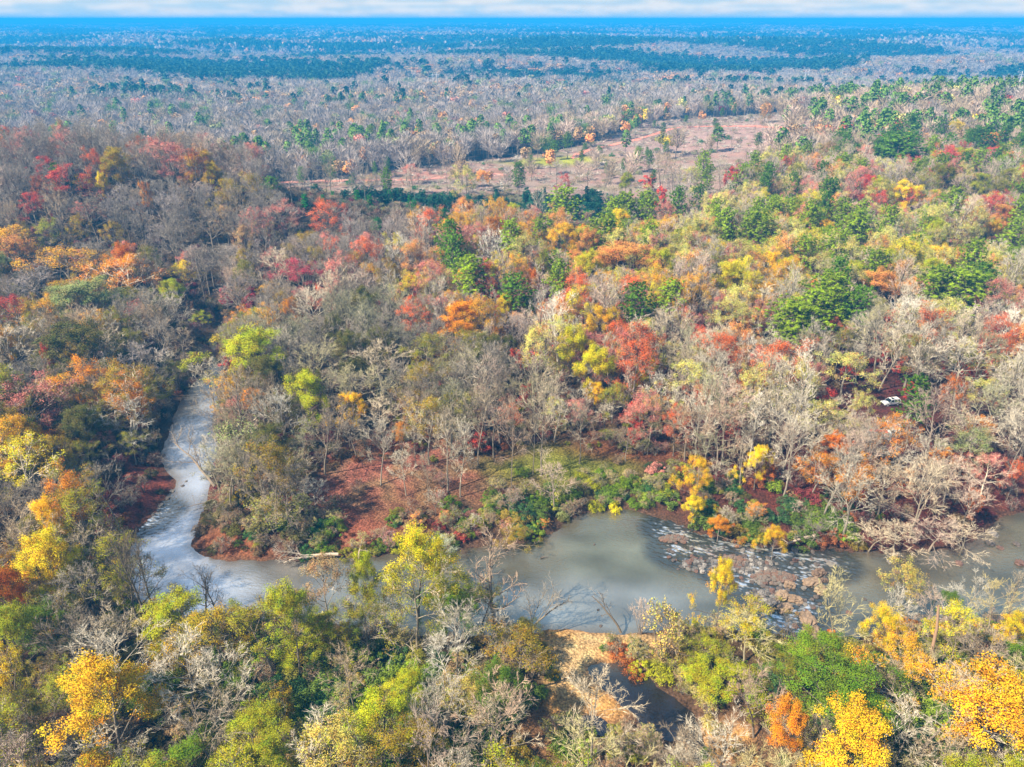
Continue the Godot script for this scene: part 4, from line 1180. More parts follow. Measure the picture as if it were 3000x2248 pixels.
	["bare", "", "pale", -28.1, 131.1, 14.8, 7.2, "double stemmed pale crowned tree in the leaf strewn clearing", "the double stemmed tree"],
	["bare", "", "pale", -22.1, 127.0, 10.5, 5.5, "small lichen pale tree in the leaf strewn clearing", ""],
	["sparse", "olivegold", "pale", -18.5, 138.7, 16.0, 8.5, "pale and olive crowned tree with thick broken trunk in the clearing", ""],
	["bare", "", "pale", -21.2, 137.3, 11.9, 4.2, "thin pale tree with white trunk in the clearing", ""],
	["sparse", "orangegold", "gray", -24.7, 142.7, 8.6, 4.0, "thin tree with orange leaves in the clearing", ""],
	["bare", "", "pale", -13.6, 128.4, 18.0, 8.7, "tall pale leafless tree at the open edge of the clearing", "the tall clearing tree"],
	["bare", "", "pale", -10.8, 126.7, 18.5, 6.1, "pale crowned tree with three dark stems in the clearing", "the three stemmed tree"],
	["bare", "", "pale", -17.1, 125.3, 11.0, 3.3, "very small bare tree in the leaf strewn clearing", ""],
	["bare", "", "pale", -7.6, 138.5, 19.4, 7.9, "pale leafless tree beyond the three stemmed tree", ""],
	["bare", "", "gray", -7.2, 146.7, 15.2, 7.5, "grey leafless tree with leaning dark trunk beyond the clearing", ""],
	["bare", "", "gray", -4.2, 141.9, 21.3, 7.7, "grey leafless tree with bent dark trunk on the grass edge", ""],
	["bare", "", "pinkpale", -0.1, 129.8, 20.8, 5.0, "slim pinkish leafless tree standing by the green bank", ""],
	["bare", "", "pale", 6.5, 135.1, 21.9, 8.4, "round pale leafless tree on the grass patch", "the round grass tree"],
	["bare", "", "gray", 4.6, 135.1, 15.2, 4.8, "slender grey leafless tree on the grass patch", ""],
	["bare", "", "gray", 15.1, 139.4, 14.8, 7.2, "grey leafless tree on the red earth beyond the grass", ""],
	["bare", "", "tan", 25.6, 140.4, 8.2, 6.0, "tan leafless tree on the red earth beyond the grass", ""],
	["bare", "", "pale", -13.8, 159.5, 14.0, 8.7, "pale domed leafless tree behind the clearing", ""],
	["bare", "", "olivegray", -0.2, 155.5, 13.0, 8.1, "olive grey leafless tree behind the clearing", ""],
	["bare", "", "dark", 12.1, 161.5, 8.0, 8.4, "low dark leafless brush at the forest edge", ""],
	["pine", "pine", "tan", -13.5, 222.5, 22.0, 11.7, "large green pine with layered crown in the middle of the forest", "the large middle pine"],
	["pine", "pinedark", "tan", 0.2, 214.0, 19.0, 9.0, "dark green pine beside the large middle pine", "the dark middle pine"],
	["pine", "pine", "tan", 4.6, 217.0, 12.0, 4.8, "low green pine under the dark middle pine", ""],
	["pine", "pine", "tan", 15.0, 220.5, 21.0, 7.3, "narrow upright green pine in the forest", "the narrow pine"],
	["pine", "pinedark", "tan", 35.5, 200.0, 21.0, 8.9, "dark green pine near the gold crowns", "the gold side pine"],
	["pine", "pine", "tan", 48.1, 212.0, 18.0, 8.0, "flat topped green pine in the forest", "the flat topped pine"],
	["leafy", "orange", "gray", 6.9, 233.0, 14.0, 4.9, "narrow vivid orange tree between two pines", "the vivid orange tree"],
	["leafy", "orangegold", "dark", -14.8, 195.0, 17.0, 11.9, "round orange tree in the middle of the forest", "the round orange tree"],
	["sparse", "redorange", "gray", -28.3, 200.5, 16.0, 9.5, "red orange tree beside the round orange tree", "the red orange tree"],
	["leafy", "yellow", "gray", -2.2, 212.5, 13.0, 6.7, "yellow tree under the dark middle pine", ""],
	["leafy", "yellowlime", "dark", 25.6, 242.0, 17.0, 11.1, "lime yellow tree beside the wide copper oak", "the lime yellow tree"],
	["leafy", "peach", "dark", 39.4, 250.0, 17.0, 22.9, "wide copper orange oak in the forest", "the wide copper oak"],
	["leafy", "gold", "gray", 24.9, 194.5, 16.0, 9.7, "golden tree above the large drooping yellow tree", "the golden tree"],
	["leafy", "yellowlime", "tan", 15.4, 173.0, 18.0, 10.4, "large drooping yellow tree in the middle of the forest", "the drooping yellow tree"],
	["leafy", "yellowlime", "tan", 20.7, 163.0, 17.0, 9.9, "second large yellow tree joined to the drooping yellow tree", ""],
	["leafy", "gold", "tan", 20.7, 160.5, 9.0, 5.0, "low gold crown under the drooping yellow tree", ""],
	["sapling", "red", "gray", 1.0, 183.5, 8.0, 3.8, "vivid red sapling under bare trees", ""],
	["sapling", "magenta", "gray", 5.1, 182.5, 8.0, 3.4, "crimson sapling beside the vivid red sapling", ""],
	["leafy", "yellowlime", "gray", 36.0, 170.5, 12.0, 6.8, "yellow lime tree between bare trees", ""],
	["bare", "", "white", 35.2, 159.5, 13.0, 6.4, "white green twigged leafless tree below the yellow lime tree", ""],
	["bare", "", "olivegray", 31.0, 143.5, 14.0, 7.6, "pale olive leafless tree with gold skirt near the green bank", ""],
	["bare", "", "pale", 43.2, 187.0, 18.0, 9.8, "pale upswept leafless tree in the forest", ""],
	["bush", "green", "", -12.7, 122.5, 3.0, 4.1, "", ""],
	["pine", "pinedark", "tan", -20.1, 240.5, 24.0, 7.8, "dark pine standing above the large middle pine", "the upper dark pine"],
	["leafy", "yellowgreen", "gray", 11.1, 249.5, 15.0, 4.9, "yellow green tree beside the narrow pine", ""],
	["sapling", "red", "gray", -31.7, 238.0, 12.0, 5.8, "red narrow tree in grey trees", ""],
	["sparse", "yellow", "gray", -32.1, 225.0, 16.0, 10.0, "thin yellow tree in grey trees", ""],
	["pine", "pine", "tan", 94.4, 205.5, 22.0, 12.8, "tall bright pine at the top of the big pine group", "the big pine group"],
	["pine", "pine", "tan", 86.0, 198.0, 20.0, 11.6, "bright green pine in the middle of the big pine group", ""],
	["pine", "pine", "tan", 77.8, 191.0, 20.0, 12.9, "wide green pine at the lower end of the big pine group", ""],
	["pine", "pinedark", "tan", 101.1, 203.0, 19.0, 9.1, "dark pine at the far end of the big pine group", ""],
	["pine", "pinedark", "tan", 102.0, 219.5, 23.0, 7.2, "dark pine tip rising above the big pine group", ""],
	["pine", "pine", "tan", 137.4, 214.0, 21.0, 14.2, "broad bright pine in the upper forest", "the broad bright pine"],
	["pine", "pine", "pale", 131.6, 217.0, 20.0, 11.5, "pale trunked pine joined to the broad bright pine", ""],
	["pine", "pinedark", "tan", 146.9, 219.5, 20.0, 9.7, "dark pine joined to the broad bright pine", ""],
	["pine", "pine", "tan", 154.3, 238.0, 21.0, 8.8, "pine standing above the broad bright pine", ""],
	["pine", "pine", "tan", 118.4, 231.0, 21.0, 9.1, "green pine among pale crowns", ""],
	["pine", "pinedark", "tan", 92.2, 147.5, 17.0, 6.3, "dark pine standing beside the white suv", "the suv pine"],
	["leafy", "olive", "tan", 95.7, 150.0, 8.0, 3.3, "small olive tree under the suv pine", ""],
	["leafy", "yellowlime", "dark", 71.8, 232.0, 16.0, 13.3, "light lime crowned tree with dark limbs", "the light lime tree"],
	["sparse", "limepale", "pale", 63.1, 199.0, 16.0, 13.0, "pale lime domed tree below the light lime tree", ""],
	["sparse", "limepale", "pale", 85.0, 168.0, 13.0, 13.0, "pale yellow green spreading tree near the white suv", "the pale spreading tree"],
	["sapling", "red", "gray", 59.5, 180.5, 11.0, 3.1, "vivid scarlet narrow tree among grey trees", "the scarlet tree"],
	["sapling", "red", "gray", 77.6, 160.5, 8.0, 3.8, "scarlet sapling under the pale spreading tree", ""],
	["sapling", "red", "gray", 102.0, 168.0, 6.0, 2.4, "scarlet sapling beside the suv pine", ""],
	["sparse", "redorange", "gray", 56.2, 156.5, 13.0, 5.9, "orange red tree over dark red ground", ""],
	["sparse", "limepale", "pale", 69.3, 145.5, 12.0, 10.5, "pale lime twiggy tree in front of the white suv", "the pale lime tree"],
	["bare", "", "white", 78.1, 150.0, 10.0, 7.2, "white twigged leafless tree between pale lime tree and camper", ""],
	["leafy", "orange", "gray", 69.3, 135.0, 10.0, 6.0, "orange tree in front of the camper", "the camper orange tree"],
	["leafy", "gold", "gray", 37.2, 124.0, 11.0, 5.6, "golden orange tree on the green far bank", "the bank golden tree"],
	["leafy", "yellow", "gray", 36.3, 120.0, 7.0, 4.6, "yellow lower crown under the bank golden tree", ""],
	["leafy", "yellow", "gray", 51.2, 129.0, 10.0, 4.8, "yellow tree on the green bank beside the bank golden tree", ""],
	["bare", "", "pale", 112.7, 165.0, 18.0, 16.9, "large spreading pale leafless tree beyond the suv pine", "the large spreading tree"],
	["sparse", "orange", "gray", 106.3, 157.5, 12.0, 5.6, "orange thin tree beside the suv pine", ""],
	["bare", "", "white", 79.3, 131.0, 9.0, 10.7, "wide white leafless tree in front of the camper", "the white camper tree"],
	["sparse", "palegreen", "pale", 97.0, 134.0, 12.0, 10.5, "pale green level branched tree beyond the far bank", "the level branched tree"],
	["sparse", "orangegold", "gray", 92.4, 133.0, 7.0, 5.6, "orange leaved low tree below the level branched tree", ""],
	["sparse", "pink", "white", 97.4, 126.0, 11.0, 6.9, "pink and white tree above the far bank", "the pink white tree"],
	["bare", "", "olivegray", 112.4, 149.0, 14.0, 11.8, "pale olive leafless tree beyond the level branched tree", ""],
	["tall", "", "white", 52.6, 137.5, 18.4, 5.5, "tall white trunked leafless tree above the green far bank", "the tall white trunk"],
	["tall", "", "pale", 50.2, 136.3, 14.0, 3.9, "slim pale trunked tree beside the tall white trunk", ""],
	["bare", "", "olivegray", 41.3, 133.5, 11.0, 7.6, "grey green leafless tree on the far bank beside the tall white trunk", ""],
	["tall", "", "pale", 72.8, 173.3, 5.2, 2.3, "slim straight pale tree over dark red ground", ""],
	["tall", "", "white", 74.8, 171.5, 15.9, 6.2, "white forked leafless tree near the big pine group", ""],
	["tall", "", "white", 98.1, 174.9, 17.5, 6.3, "leaning white limbed tree beyond the white suv", ""],
	["leafy", "peach", "gray", 118.2, 225.0, 16.0, 12.9, "copper crowned tree beside the big pine group", ""],
	["sparse", "limepale", "gray", 103.8, 243.0, 16.0, 13.8, "pale lime crown above the big pine group", ""],
	["leafy", "gold", "gray", 89.1, 243.5, 16.0, 6.9, "small golden crown among lime trees", ""],
	["sparse", "redorange", "gray", 133.6, 183.0, 13.0, 5.0, "red orange tree at the picture edge", ""],
	["sparse", "orange", "gray", 135.5, 180.0, 13.0, 5.0, "orange tree at the picture edge", ""],
	["sparse", "redorange", "gray", 103.6, 127.0, 10.0, 4.4, "red orange tree at the picture edge above the far bank", ""],
	["sparse", "limepale", "gray", 112.2, 154.5, 13.0, 7.3, "pale lime twigs beyond the level branched tree", ""],
	["bare", "", "pale", 94.0, 127.0, 9.0, 3.8, "", ""],
	["leafy", "gold", "gray", 49.4, 110.0, 8.0, 4.3, "golden tree hanging over the fast water on the far bank", "the golden bank tree"],
	["leafy", "orangegold", "gray", 40.4, 115.5, 6.0, 4.5, "orange bush on the far bank below the bank golden tree", ""],
	["bare", "", "pale", 68.8, 112.5, 6.0, 7.6, "pale leafless tree leaning out from the far bank beyond the rapids", "the leaning bank brush"],
	["bare", "", "pale", 73.0, 111.0, 7.0, 9.5, "pale brushy tree on the far bank beyond the rapids", ""],
	["bare", "", "pinkpale", 80.4, 112.5, 7.0, 9.6, "pinkish brushy tree on the far bank beyond the rapids", ""],
	["bare", "", "pale", 85.7, 111.5, 7.0, 8.7, "grey brushy tree at the bend of the far bank", ""],
	["bare", "", "gray", 57.7, 113.5, 7.0, 5.9, "grey leafless tree above the fallen bank log", ""],
	["bare", "", "palegreen", -14.1, 108.5, 7.0, 6.5, "pale green drooping tree on the far bank behind the bright lime tree", ""],
	["sparse", "olivegold", "tan", 0.1, 113.0, 6.0, 5.9, "olive gold brushy tree on the far bank above the pool", ""],
	["sparse", "red", "gray", -171.2, 292.5, 18.0, 14.5, "red crowned tree on the ridge line", "the red ridge tree"],
	["sparse", "redorange", "gray", -167.6, 301.5, 18.0, 8.0, "red orange tree joined to the red ridge tree", ""],
	["leafy", "olivegold", "dark", -158.6, 301.5, 19.0, 14.2, "olive and orange domed tree on the ridge line", "the olive ridge tree"],
	["sparse", "pink", "gray", -142.0, 312.0, 19.0, 15.9, "salmon pink crowned tree on the ridge line", "the salmon ridge tree"],
	["leafy", "gold", "gray", -127.5, 312.5, 17.0, 11.6, "golden orange tree on the ridge line", "the golden ridge tree"],
	["leafy", "yellow", "gray", -123.6, 311.0, 14.0, 6.4, "small yellow tree joined to the golden ridge tree", ""],
	["bare", "", "brown", -123.3, 329.0, 19.0, 10.7, "brown domed leafless tree on the ridge line", "the brown ridge tree"],
	["bare", "", "pinkpale", -149.0, 451.0, 19.0, 15.7, "pinkish pale domed leafless tree at the ridge end", ""],
	["sparse", "orangegold", "gray", -140.1, 284.0, 18.0, 5.4, "narrow orange tree on the dark slope", "the narrow orange tree"],
	["sparse", "red", "gray", -181.0, 277.5, 17.0, 9.3, "red tree at the low end of the ridge", ""],
	["leafy", "yellow", "gray", -161.7, 294.5, 14.0, 4.9, "small yellow crown below the olive ridge tree", ""],
	["sparse", "yellowgreen", "gray", -168.8, 264.5, 15.0, 8.5, "yellow green tree on the lower ridge slope", ""],
	["sparse", "olivegold", "gray", -159.4, 267.5, 15.0, 6.8, "olive gold tree on the lower ridge slope", ""],
	["sparse", "olivegold", "gray", -146.6, 266.5, 15.0, 6.8, "small olive gold tree on the dark slope", ""],
	["sparse", "redorange", "gray", -70.3, 280.0, 19.0, 13.6, "red orange domed tree above the scrub clearing", "the red domed tree"],
	["sparse", "pink", "gray", -85.9, 276.5, 19.0, 12.9, "salmon grey domed tree beside the red domed tree", ""],
	["bare", "", "dark", -157.0, 274.0, 19.0, 16.2, "dark leafless tree on the shaded slope", ""],
	["bare", "", "gray", -111.1, 268.0, 19.0, 18.8, "grey wide leafless tree with dark trunk on the slope", "the wide slope tree"],
	["sparse", "goldtan", "gray", -176.3, 255.0, 18.0, 14.3, "tan crown at the picture edge below the ridge", ""],
	["pine", "pinedark", "dark", -104.1, 323.0, 9.0, 6.7, "dark small pine at the edge of the scrub clearing", ""],
	["pine", "pinedark", "dark", -180.1, 296.0, 16.0, 4.3, "dark narrow pine on the ridge line", ""],
	["sapling", "yellow", "gray", -135.6, 485.5, 10.0, 6.0, "narrow yellow tree before the pink clearing", ""],
	["pine", "pinedark", "tan", -21.0, 254.0, 24.0, 9.3, "", ""],
	["pine", "pine", "tan", -0.3, 264.5, 22.0, 8.5, "twin tiered green pine in the upper forest", "the tiered pine"],
	["pine", "pine", "tan", 10.1, 279.0, 18.0, 5.4, "small green pine beside the tiered pine", ""],
	["pine", "pine", "tan", 21.6, 317.5, 22.0, 12.0, "broad green pine before the dark evergreen thicket", "the thicket pine"],
	["pine", "pine", "tan", 48.0, 306.5, 22.0, 9.7, "yellowish green pine at the forest edge", ""],
	["pine", "pine", "tan", 56.8, 309.0, 22.0, 9.7, "green pine with red sapling at its foot", ""],
	["pine", "pine", "tan", 34.7, 273.0, 22.0, 11.1, "wide green pine among yellow crowns", "the wide green pine"],
	["pine", "pine", "tan", 42.3, 306.5, 20.0, 7.1, "slim green pine at the forest edge", ""],
	["pine", "pinedark", "tan", 71.0, 315.0, 22.0, 7.3, "dark pine at the forest edge", ""],
	["pine", "pine", "tan", 23.5, 491.5, 9.0, 4.0, "lone small pine on the grass patch", "the lone grass pine"],
	["pine", "pinedark", "tan", 29.9, 519.5, 13.0, 6.3, "dark lone pine beyond the grass patch", ""],
	["pine", "pinedark", "tan", 38.4, 526.5, 17.0, 7.4, "tall lone pine beyond the grass patch", "the tall lone pine"],
	["pine", "pinedark", "tan", 12.1, 520.5, 9.0, 4.8, "small dark pine before the grass patch", ""],
	["pine", "pine", "tan", -101.1, 551.5, 20.0, 5.6, "slender lone pine with long bare trunk", ""],
	["pine", "pinedark", "dark", -60.0, 360.5, 18.0, 5.2, "dark columnar evergreen beside the dirt track", ""],
	["pine", "pinedark", "tan", -72.9, 549.0, 9.0, 10.0, "dark pine clump beyond the clearing", ""],
	["pine", "pinedark", "tan", 58.3, 508.5, 10.0, 4.6, "small pine beside the red dirt road", ""],
	["pine", "pine", "tan", 76.9, 463.5, 15.0, 6.6, "thin pine in the scrub beyond the forest", ""],
	["pine", "pinedark", "tan", 84.5, 463.5, 13.0, 5.7, "teal pine in the scrub beyond the forest", ""],
	["pine", "pinedark", "tan", 100.5, 499.0, 12.0, 5.1, "", ""],
	["leafy", "gold", "gray", 19.6, 273.5, 17.0, 10.6, "bright golden crown among copper crowns", "the bright golden crown"],
	["leafy", "peach", "gray", 28.6, 268.5, 17.0, 9.3, "copper crown beside the bright golden crown", ""],
	["leafy", "yellow", "gray", 42.6, 297.5, 17.0, 10.1, "yellow crown behind the wide green pine", ""],
	["bare", "", "pinkpale", -28.3, 422.0, 17.0, 7.8, "pale vertical leafless tree rising from the evergreen thicket", ""],
	["pine", "brightpine", "tan", -53.8, 292.5, 9.0, 4.3, "vivid green young pine in the scrub", "the vivid young pine"],
	["pine", "brightpine", "tan", -28.7, 305.0, 11.0, 5.8, "vivid green pine before the evergreen thicket", ""],
	["sapling", "red", "gray", 75.2, 411.5, 9.0, 6.8, "scarlet tree leaning in the scrub beyond the forest", ""],
	["sapling", "red", "gray", 72.0, 357.5, 13.0, 4.5, "red pointed tree at the forest edge", ""],
	["pine", "pinedark", "tan", 197.3, 389.5, 24.0, 20.6, "dark spreading pine in the dark pine cluster", "the dark pine cluster"],
	["pine", "pinedark", "tan", 198.8, 408.0, 22.0, 12.4, "dark pine at the lower end of the dark pine cluster", ""],
	["pine", "pinedark", "tan", 212.4, 407.5, 22.0, 12.4, "dark pine at the upper end of the dark pine cluster", ""],
	["pine", "pinedark", "tan", 235.2, 456.0, 22.0, 10.0, "dark pine beyond the dark pine cluster", ""],
	["pine", "pinedark", "tan", 244.0, 439.5, 22.0, 7.1, "slender dark pine on the far rise", ""],
	["pine", "pinedark", "tan", 253.8, 411.5, 22.0, 10.8, "dark rounded pine on the rise", "the rounded rise pine"],
	["pine", "pinedark", "tan", 266.0, 414.0, 22.0, 10.0, "second dark rounded pine on the rise", ""],
	["pine", "pine", "tan", 222.7, 361.0, 20.0, 8.1, "green pine below the rounded rise pine", ""],
	["leafy", "olive", "dark", 193.9, 336.5, 18.0, 12.5, "olive green tree before the rise", ""],
	["leafy", "red", "gray", 156.8, 329.5, 17.0, 10.3, "vivid crimson domed tree in the upper forest", "the crimson domed tree"],
	["leafy", "red", "gray", 110.6, 375.5, 16.0, 9.3, "scarlet tree at the edge of the scrub", "the scarlet scrub tree"],
	["leafy", "yellow", "gray", 168.9, 319.0, 17.0, 14.0, "yellow crowned tree beside the crimson domed tree", ""],
	["sparse", "red", "gray", 169.6, 314.5, 16.0, 7.9, "red crown joined to the yellow crowned tree", ""],
	["leafy", "peach", "gray", 191.2, 285.0, 17.0, 10.9, "orange salmon tree in the upper forest", "the salmon tree"],
	["leafy", "gold", "gray", 183.4, 277.5, 14.0, 6.5, "golden crown below the salmon tree", ""],
	["pine", "pine", "tan", 186.1, 268.5, 18.0, 8.6, "green pine below the salmon tree", ""],
	["pine", "pine", "tan", 92.2, 276.5, 22.0, 13.0, "bright pine in the middle of the upper forest", "the bright upper pine"],
	["pine", "pine", "tan", 81.8, 279.5, 22.0, 8.9, "yellow green pine beside the bright upper pine", ""],
	["pine", "pine", "tan", 131.3, 292.5, 20.0, 9.3, "green pine below the crimson domed tree", ""],
	["pine", "pine", "tan", 131.7, 277.0, 20.0, 10.6, "green pine with dead grey limbs before it", ""],
	["pine", "pinedark", "tan", 128.5, 301.5, 20.0, 6.3, "dark pine beyond the green pines", ""],
	["pine", "pine", "tan", 119.0, 292.5, 20.0, 7.4, "small pine beyond the bright upper pine", ""],
	["pine", "pinedark", "tan", 127.4, 336.0, 20.0, 5.6, "dark pine at the scrub edge", ""],
	["bare", "", "white", 137.2, 279.0, 13.0, 7.2, "dead white limbed tree before a green pine", "the dead white tree"],
	["sparse", "tan", "pale", 171.7, 527.0, 24.0, 7.3, "tall lone tan crowned tree on the bare slope", "the lone tan tree"],
	["pine", "pinedark", "tan", 155.9, 484.0, 14.0, 4.9, "dark small pine on the bare slope", ""],
	["pine", "pinedark", "tan", 178.5, 466.0, 14.0, 5.6, "dark pine beside the bare slope", ""],
	["leafy", "yellow", "gray", 261.5, 452.5, 16.0, 11.8, "bright yellow tree on the rise", "the rise yellow tree"],
	["leafy", "red", "gray", 590.7, 951.0, 16.0, 28.0, "red tree on the skyline of the rise", ""],
	["leafy", "yellow", "gray", 594.0, 972.5, 16.0, 17.2, "yellow tree on the skyline of the rise", ""],
	["leafy", "gold", "gray", 650.6, 1018.0, 16.0, 19.9, "golden tree on the skyline of the rise", ""],
	["sparse", "red", "gray", 535.2, 958.5, 15.0, 11.3, "small red tree beyond the rise", ""],
	["leafy", "orange", "gray", 480.4, 1076.0, 15.0, 9.5, "small orange tree before dark pines", ""],
	["bare", "", "brown", 121.9, 343.5, 17.0, 9.3, "brown domed leafless tree at the scrub edge", ""],
	["bare", "", "pale", 117.3, 369.5, 17.0, 9.9, "pale leafless tree beside the scarlet scrub tree", ""],
	["leafy", "olive", "dark", 219.9, 331.0, 17.0, 12.3, "olive dome on the upper forest rise", ""],
	["leafy", "yellowgreen", "gray", 207.0, 329.5, 16.0, 9.6, "yellow green crown on the upper forest rise", ""],
	["sparse", "limepale", "gray", 169.3, 269.0, 16.0, 11.5, "pale lime crown above the broad bright pine", ""],
	["bare", "", "tan", 117.3, 460.0, 17.0, 10.3, "tall tan leafless tree on the bare slope", ""],
	["bare", "", "white", 62.9, 62.0, 11.0, 6.4, "white limbed leafless tree over the huge gold tree", "the white corner limbs"],
	["snag", "", "brown", 6.6, 68.5, 6.0, 1.3, "short broken brown stump standing beside the small pools", ""],
]


func landmarks() -> void:
	refer("the white suv", at(SUVPOS.x, SUVPOS.y, 1.0))
	refer("the white camper", at(CAMPERPOS.x, CAMPERPOS.y, 1.5))
	refer("the sandbar", at(11.4, 86.5))
	refer("the backwater pool", at(19.3, 75.5))
	refer("the rapids", at(42.7, 108.5))
	refer("the rock ledges", at(50.9, 97.5))
	refer("the leaning dead tree", at(-68.8, 133.0))
	refer("the gravel bar", at(-93.2, 205.5))
	refer("the green grass patch", at(31.4, 517.5))
	refer("the red leaf clearing", at(-31.3, 131.0))
	refer("the point tip", at(-58.2, 110.0))
	refer("the wide river pool", at(16.5, 106.0))
	refer("the far river bend", at(98.0, 120.0))
	refer("the evergreen thicket", at(-14.4, 412.5))
	refer("the fallen bank log", at(52.8, 113.0))
	guards.append([SUVPOS.x, SUVPOS.y - 2.0, 4.5, 0.1])
	guards.append([CAMPERPOS.x, CAMPERPOS.y - 1.0, 3.0, 0.4])
	guards.append([BOXPOS.x, BOXPOS.y, 2.5, 0.8])
	for g in [[-142.0, 452.5, 16.0, 0.3], [-115.1, 457.5, 16.0, 0.3], [-82.3, 465.0, 16.0, 0.3], [-45.8, 476.0, 16.0, 0.3], [-7.6, 476.0, 14.0, 0.3], [-91.7, 201.5, 8.0, 0.2], [-98.8, 222.5, 9.0, 0.2], [10.8, 79.0, 9.0, 0.2], [21.1, 74.0, 9.0, 0.2], [12.5, 69.5, 10.0, 0.4], [-71.1, 326.0, 14.0, 0.5], [-44.6, 342.5, 14.0, 0.5], [-19.4, 356.0, 14.0, 0.5], [7.8, 363.5, 14.0, 0.5], [35.7, 367.0, 12.0, 0.5], [68.4, 369.0, 14.0, 1.0], [42.9, 97.5, 10.0, 0.3], [36.2, 96.5, 8.0, 0.3], [49.1, 102.0, 10.0, 0.3], [-30.1, 129.5, 14.0, 0.5], [-10.3, 128.0, 14.0, 0.5], [10.7, 137.5, 13.0, 0.5], [11.4, 86.5, 8.0, 0.2], [19.5, 77.0, 9.0, 0.2], [15.0, 92.0, 12.0, 0.2], [-0.5, 93.0, 8.0, 0.2], [30.8, 94.0, 10.0, 0.3], [49.3, 93.0, 6.0, 0.3], [59.3, 96.5, 12.0, 0.3], [75.8, 97.5, 14.0, 0.3], [-56.3, 96.5, 9.0, 0.2], [-45.1, 96.5, 10.0, 0.2], [-43.5, 114.0, 12.0, 1.0], [-77.9, 131.0, 8.0, 1.0], [-82.7, 172.0, 6.0, 0.3], [-0.6, 120.0, 22.0, 1.5], [43.0, 123.0, 20.0, 1.5]]:
		guards.append(g)
	for t in TREES:
		var kind: String = t[0]
		var x: float = t[3]
		var d: float = t[4]
		var h: float = t[5]
		var dia: float = t[6] * (1.12 if t[0] == "bare" else 1.18 if t[0] == "pine" else (1.0 if t[0] == "leafy" else 1.06))
		var bark: Color = barks.get(t[2], barks["dark"])
		var lc: Color = palette.get(t[1], Color.WHITE)
		taken.append(Vector3(x, d, dia * 0.36))
		guards.append([x, d, dia * 0.5, h * 0.42])
		if kind == "snag":
			snag(x, d, h, t[7])
		else:
			var k := kind
			var o := tree(k, lc, bark, x, d, h, dia, t[7])
			used[KINDS[kind][1]] = used.get(KINDS[kind][1], 0) + 1
			if t[7] == "":
				later(o, look_of(kind, t[1], t[2], dia), h * 0.6)
		if t[8] != "":
			refer(t[8], at(x, d, h * 0.6))


var taken := []
# what the eye reaches over the trees before it: place, half width, lowest height in view
var guards := []
var used := {}
const LEAFWORD := {"gold": "golden", "yellow": "yellow", "orange": "orange", "orangegold": "orange gold", "redorange": "red orange", "red": "red", "magenta": "crimson", "pink": "pink", "peach": "copper", "tan": "tan", "goldtan": "tan gold",
	"yellowlime": "lime yellow", "yellowgreen": "yellow green", "limepale": "pale lime", "palegreen": "pale green", "yellowpale": "pale yellow", "olive": "olive", "olivegold": "olive gold", "olivelime": "olive lime", "darkolive": "dark olive",
	"green": "green", "brightgreen": "bright green", "deepgreen": "deep green", "pine": "green", "pinedark": "dark green", "brightpine": "vivid green", "teal": "teal", "rust": "rust", "maroon": "maroon"}
const BARKWORD := {"pale": "pale", "gray": "grey", "dark": "dark", "lilac": "lilac grey", "white": "white", "pinkpale": "pinkish", "tan": "tan", "olivegray": "olive grey", "brown": "brown", "yellowtwig": "yellowish", "palegreen": "pale green"}


func look_of(kind: String, leafc: String, barkc: String, dia: float) -> String:
	var size := "small " if dia < 5.5 else ""
	match kind:
		"bare":
			return size + BARKWORD[barkc] + " bare tree"
		"tall":
			return "slender " + BARKWORD[barkc] + " bare tree"
		"leafy":
			return size + LEAFWORD[leafc] + " tree"
		"sparse":
			return "thin " + LEAFWORD[leafc] + " tree"
		"pine":
			return size + LEAFWORD[leafc] + " pine"
		"sapling":
			return LEAFWORD[leafc] + " sapling"
		"willow":
			return LEAFWORD.get(leafc, BARKWORD[barkc]) + " brush clump"
		"youngpine":
			return LEAFWORD[leafc] + " evergreen"
	return LEAFWORD[leafc] + " bush"


func snag(x: float, d: float, h: float, label: String) -> void:
	var o := thing("dead_trunk", label, "dead tree", at(x, d, -0.2))
	var a := Acc.new()
	a.tube(PackedVector3Array([Vector3.ZERO, Vector3(-0.3, h * 0.35, 0), Vector3(-0.8, h * 0.7, 0.1), Vector3(-1.6, h, 0)]), 0.30, 0.17, 8)
	part(a.mesh(), paint(Color(0.34, 0.22, 0.15), 0.9), "trunk", o)
	for k in 5:
		var b := Acc.new()
		var y := h * (0.3 + 0.14 * k)
		b.tube(PackedVector3Array([Vector3(-0.08 * y, y, 0), Vector3(-0.08 * y + cos(k * 2.3) * 0.8, y + 0.3, sin(k * 2.3) * 0.8)]), 0.09, 0.03, 4)
		part(b.mesh(), paint(Color(0.30, 0.20, 0.14), 0.9), "branch_stub", o)


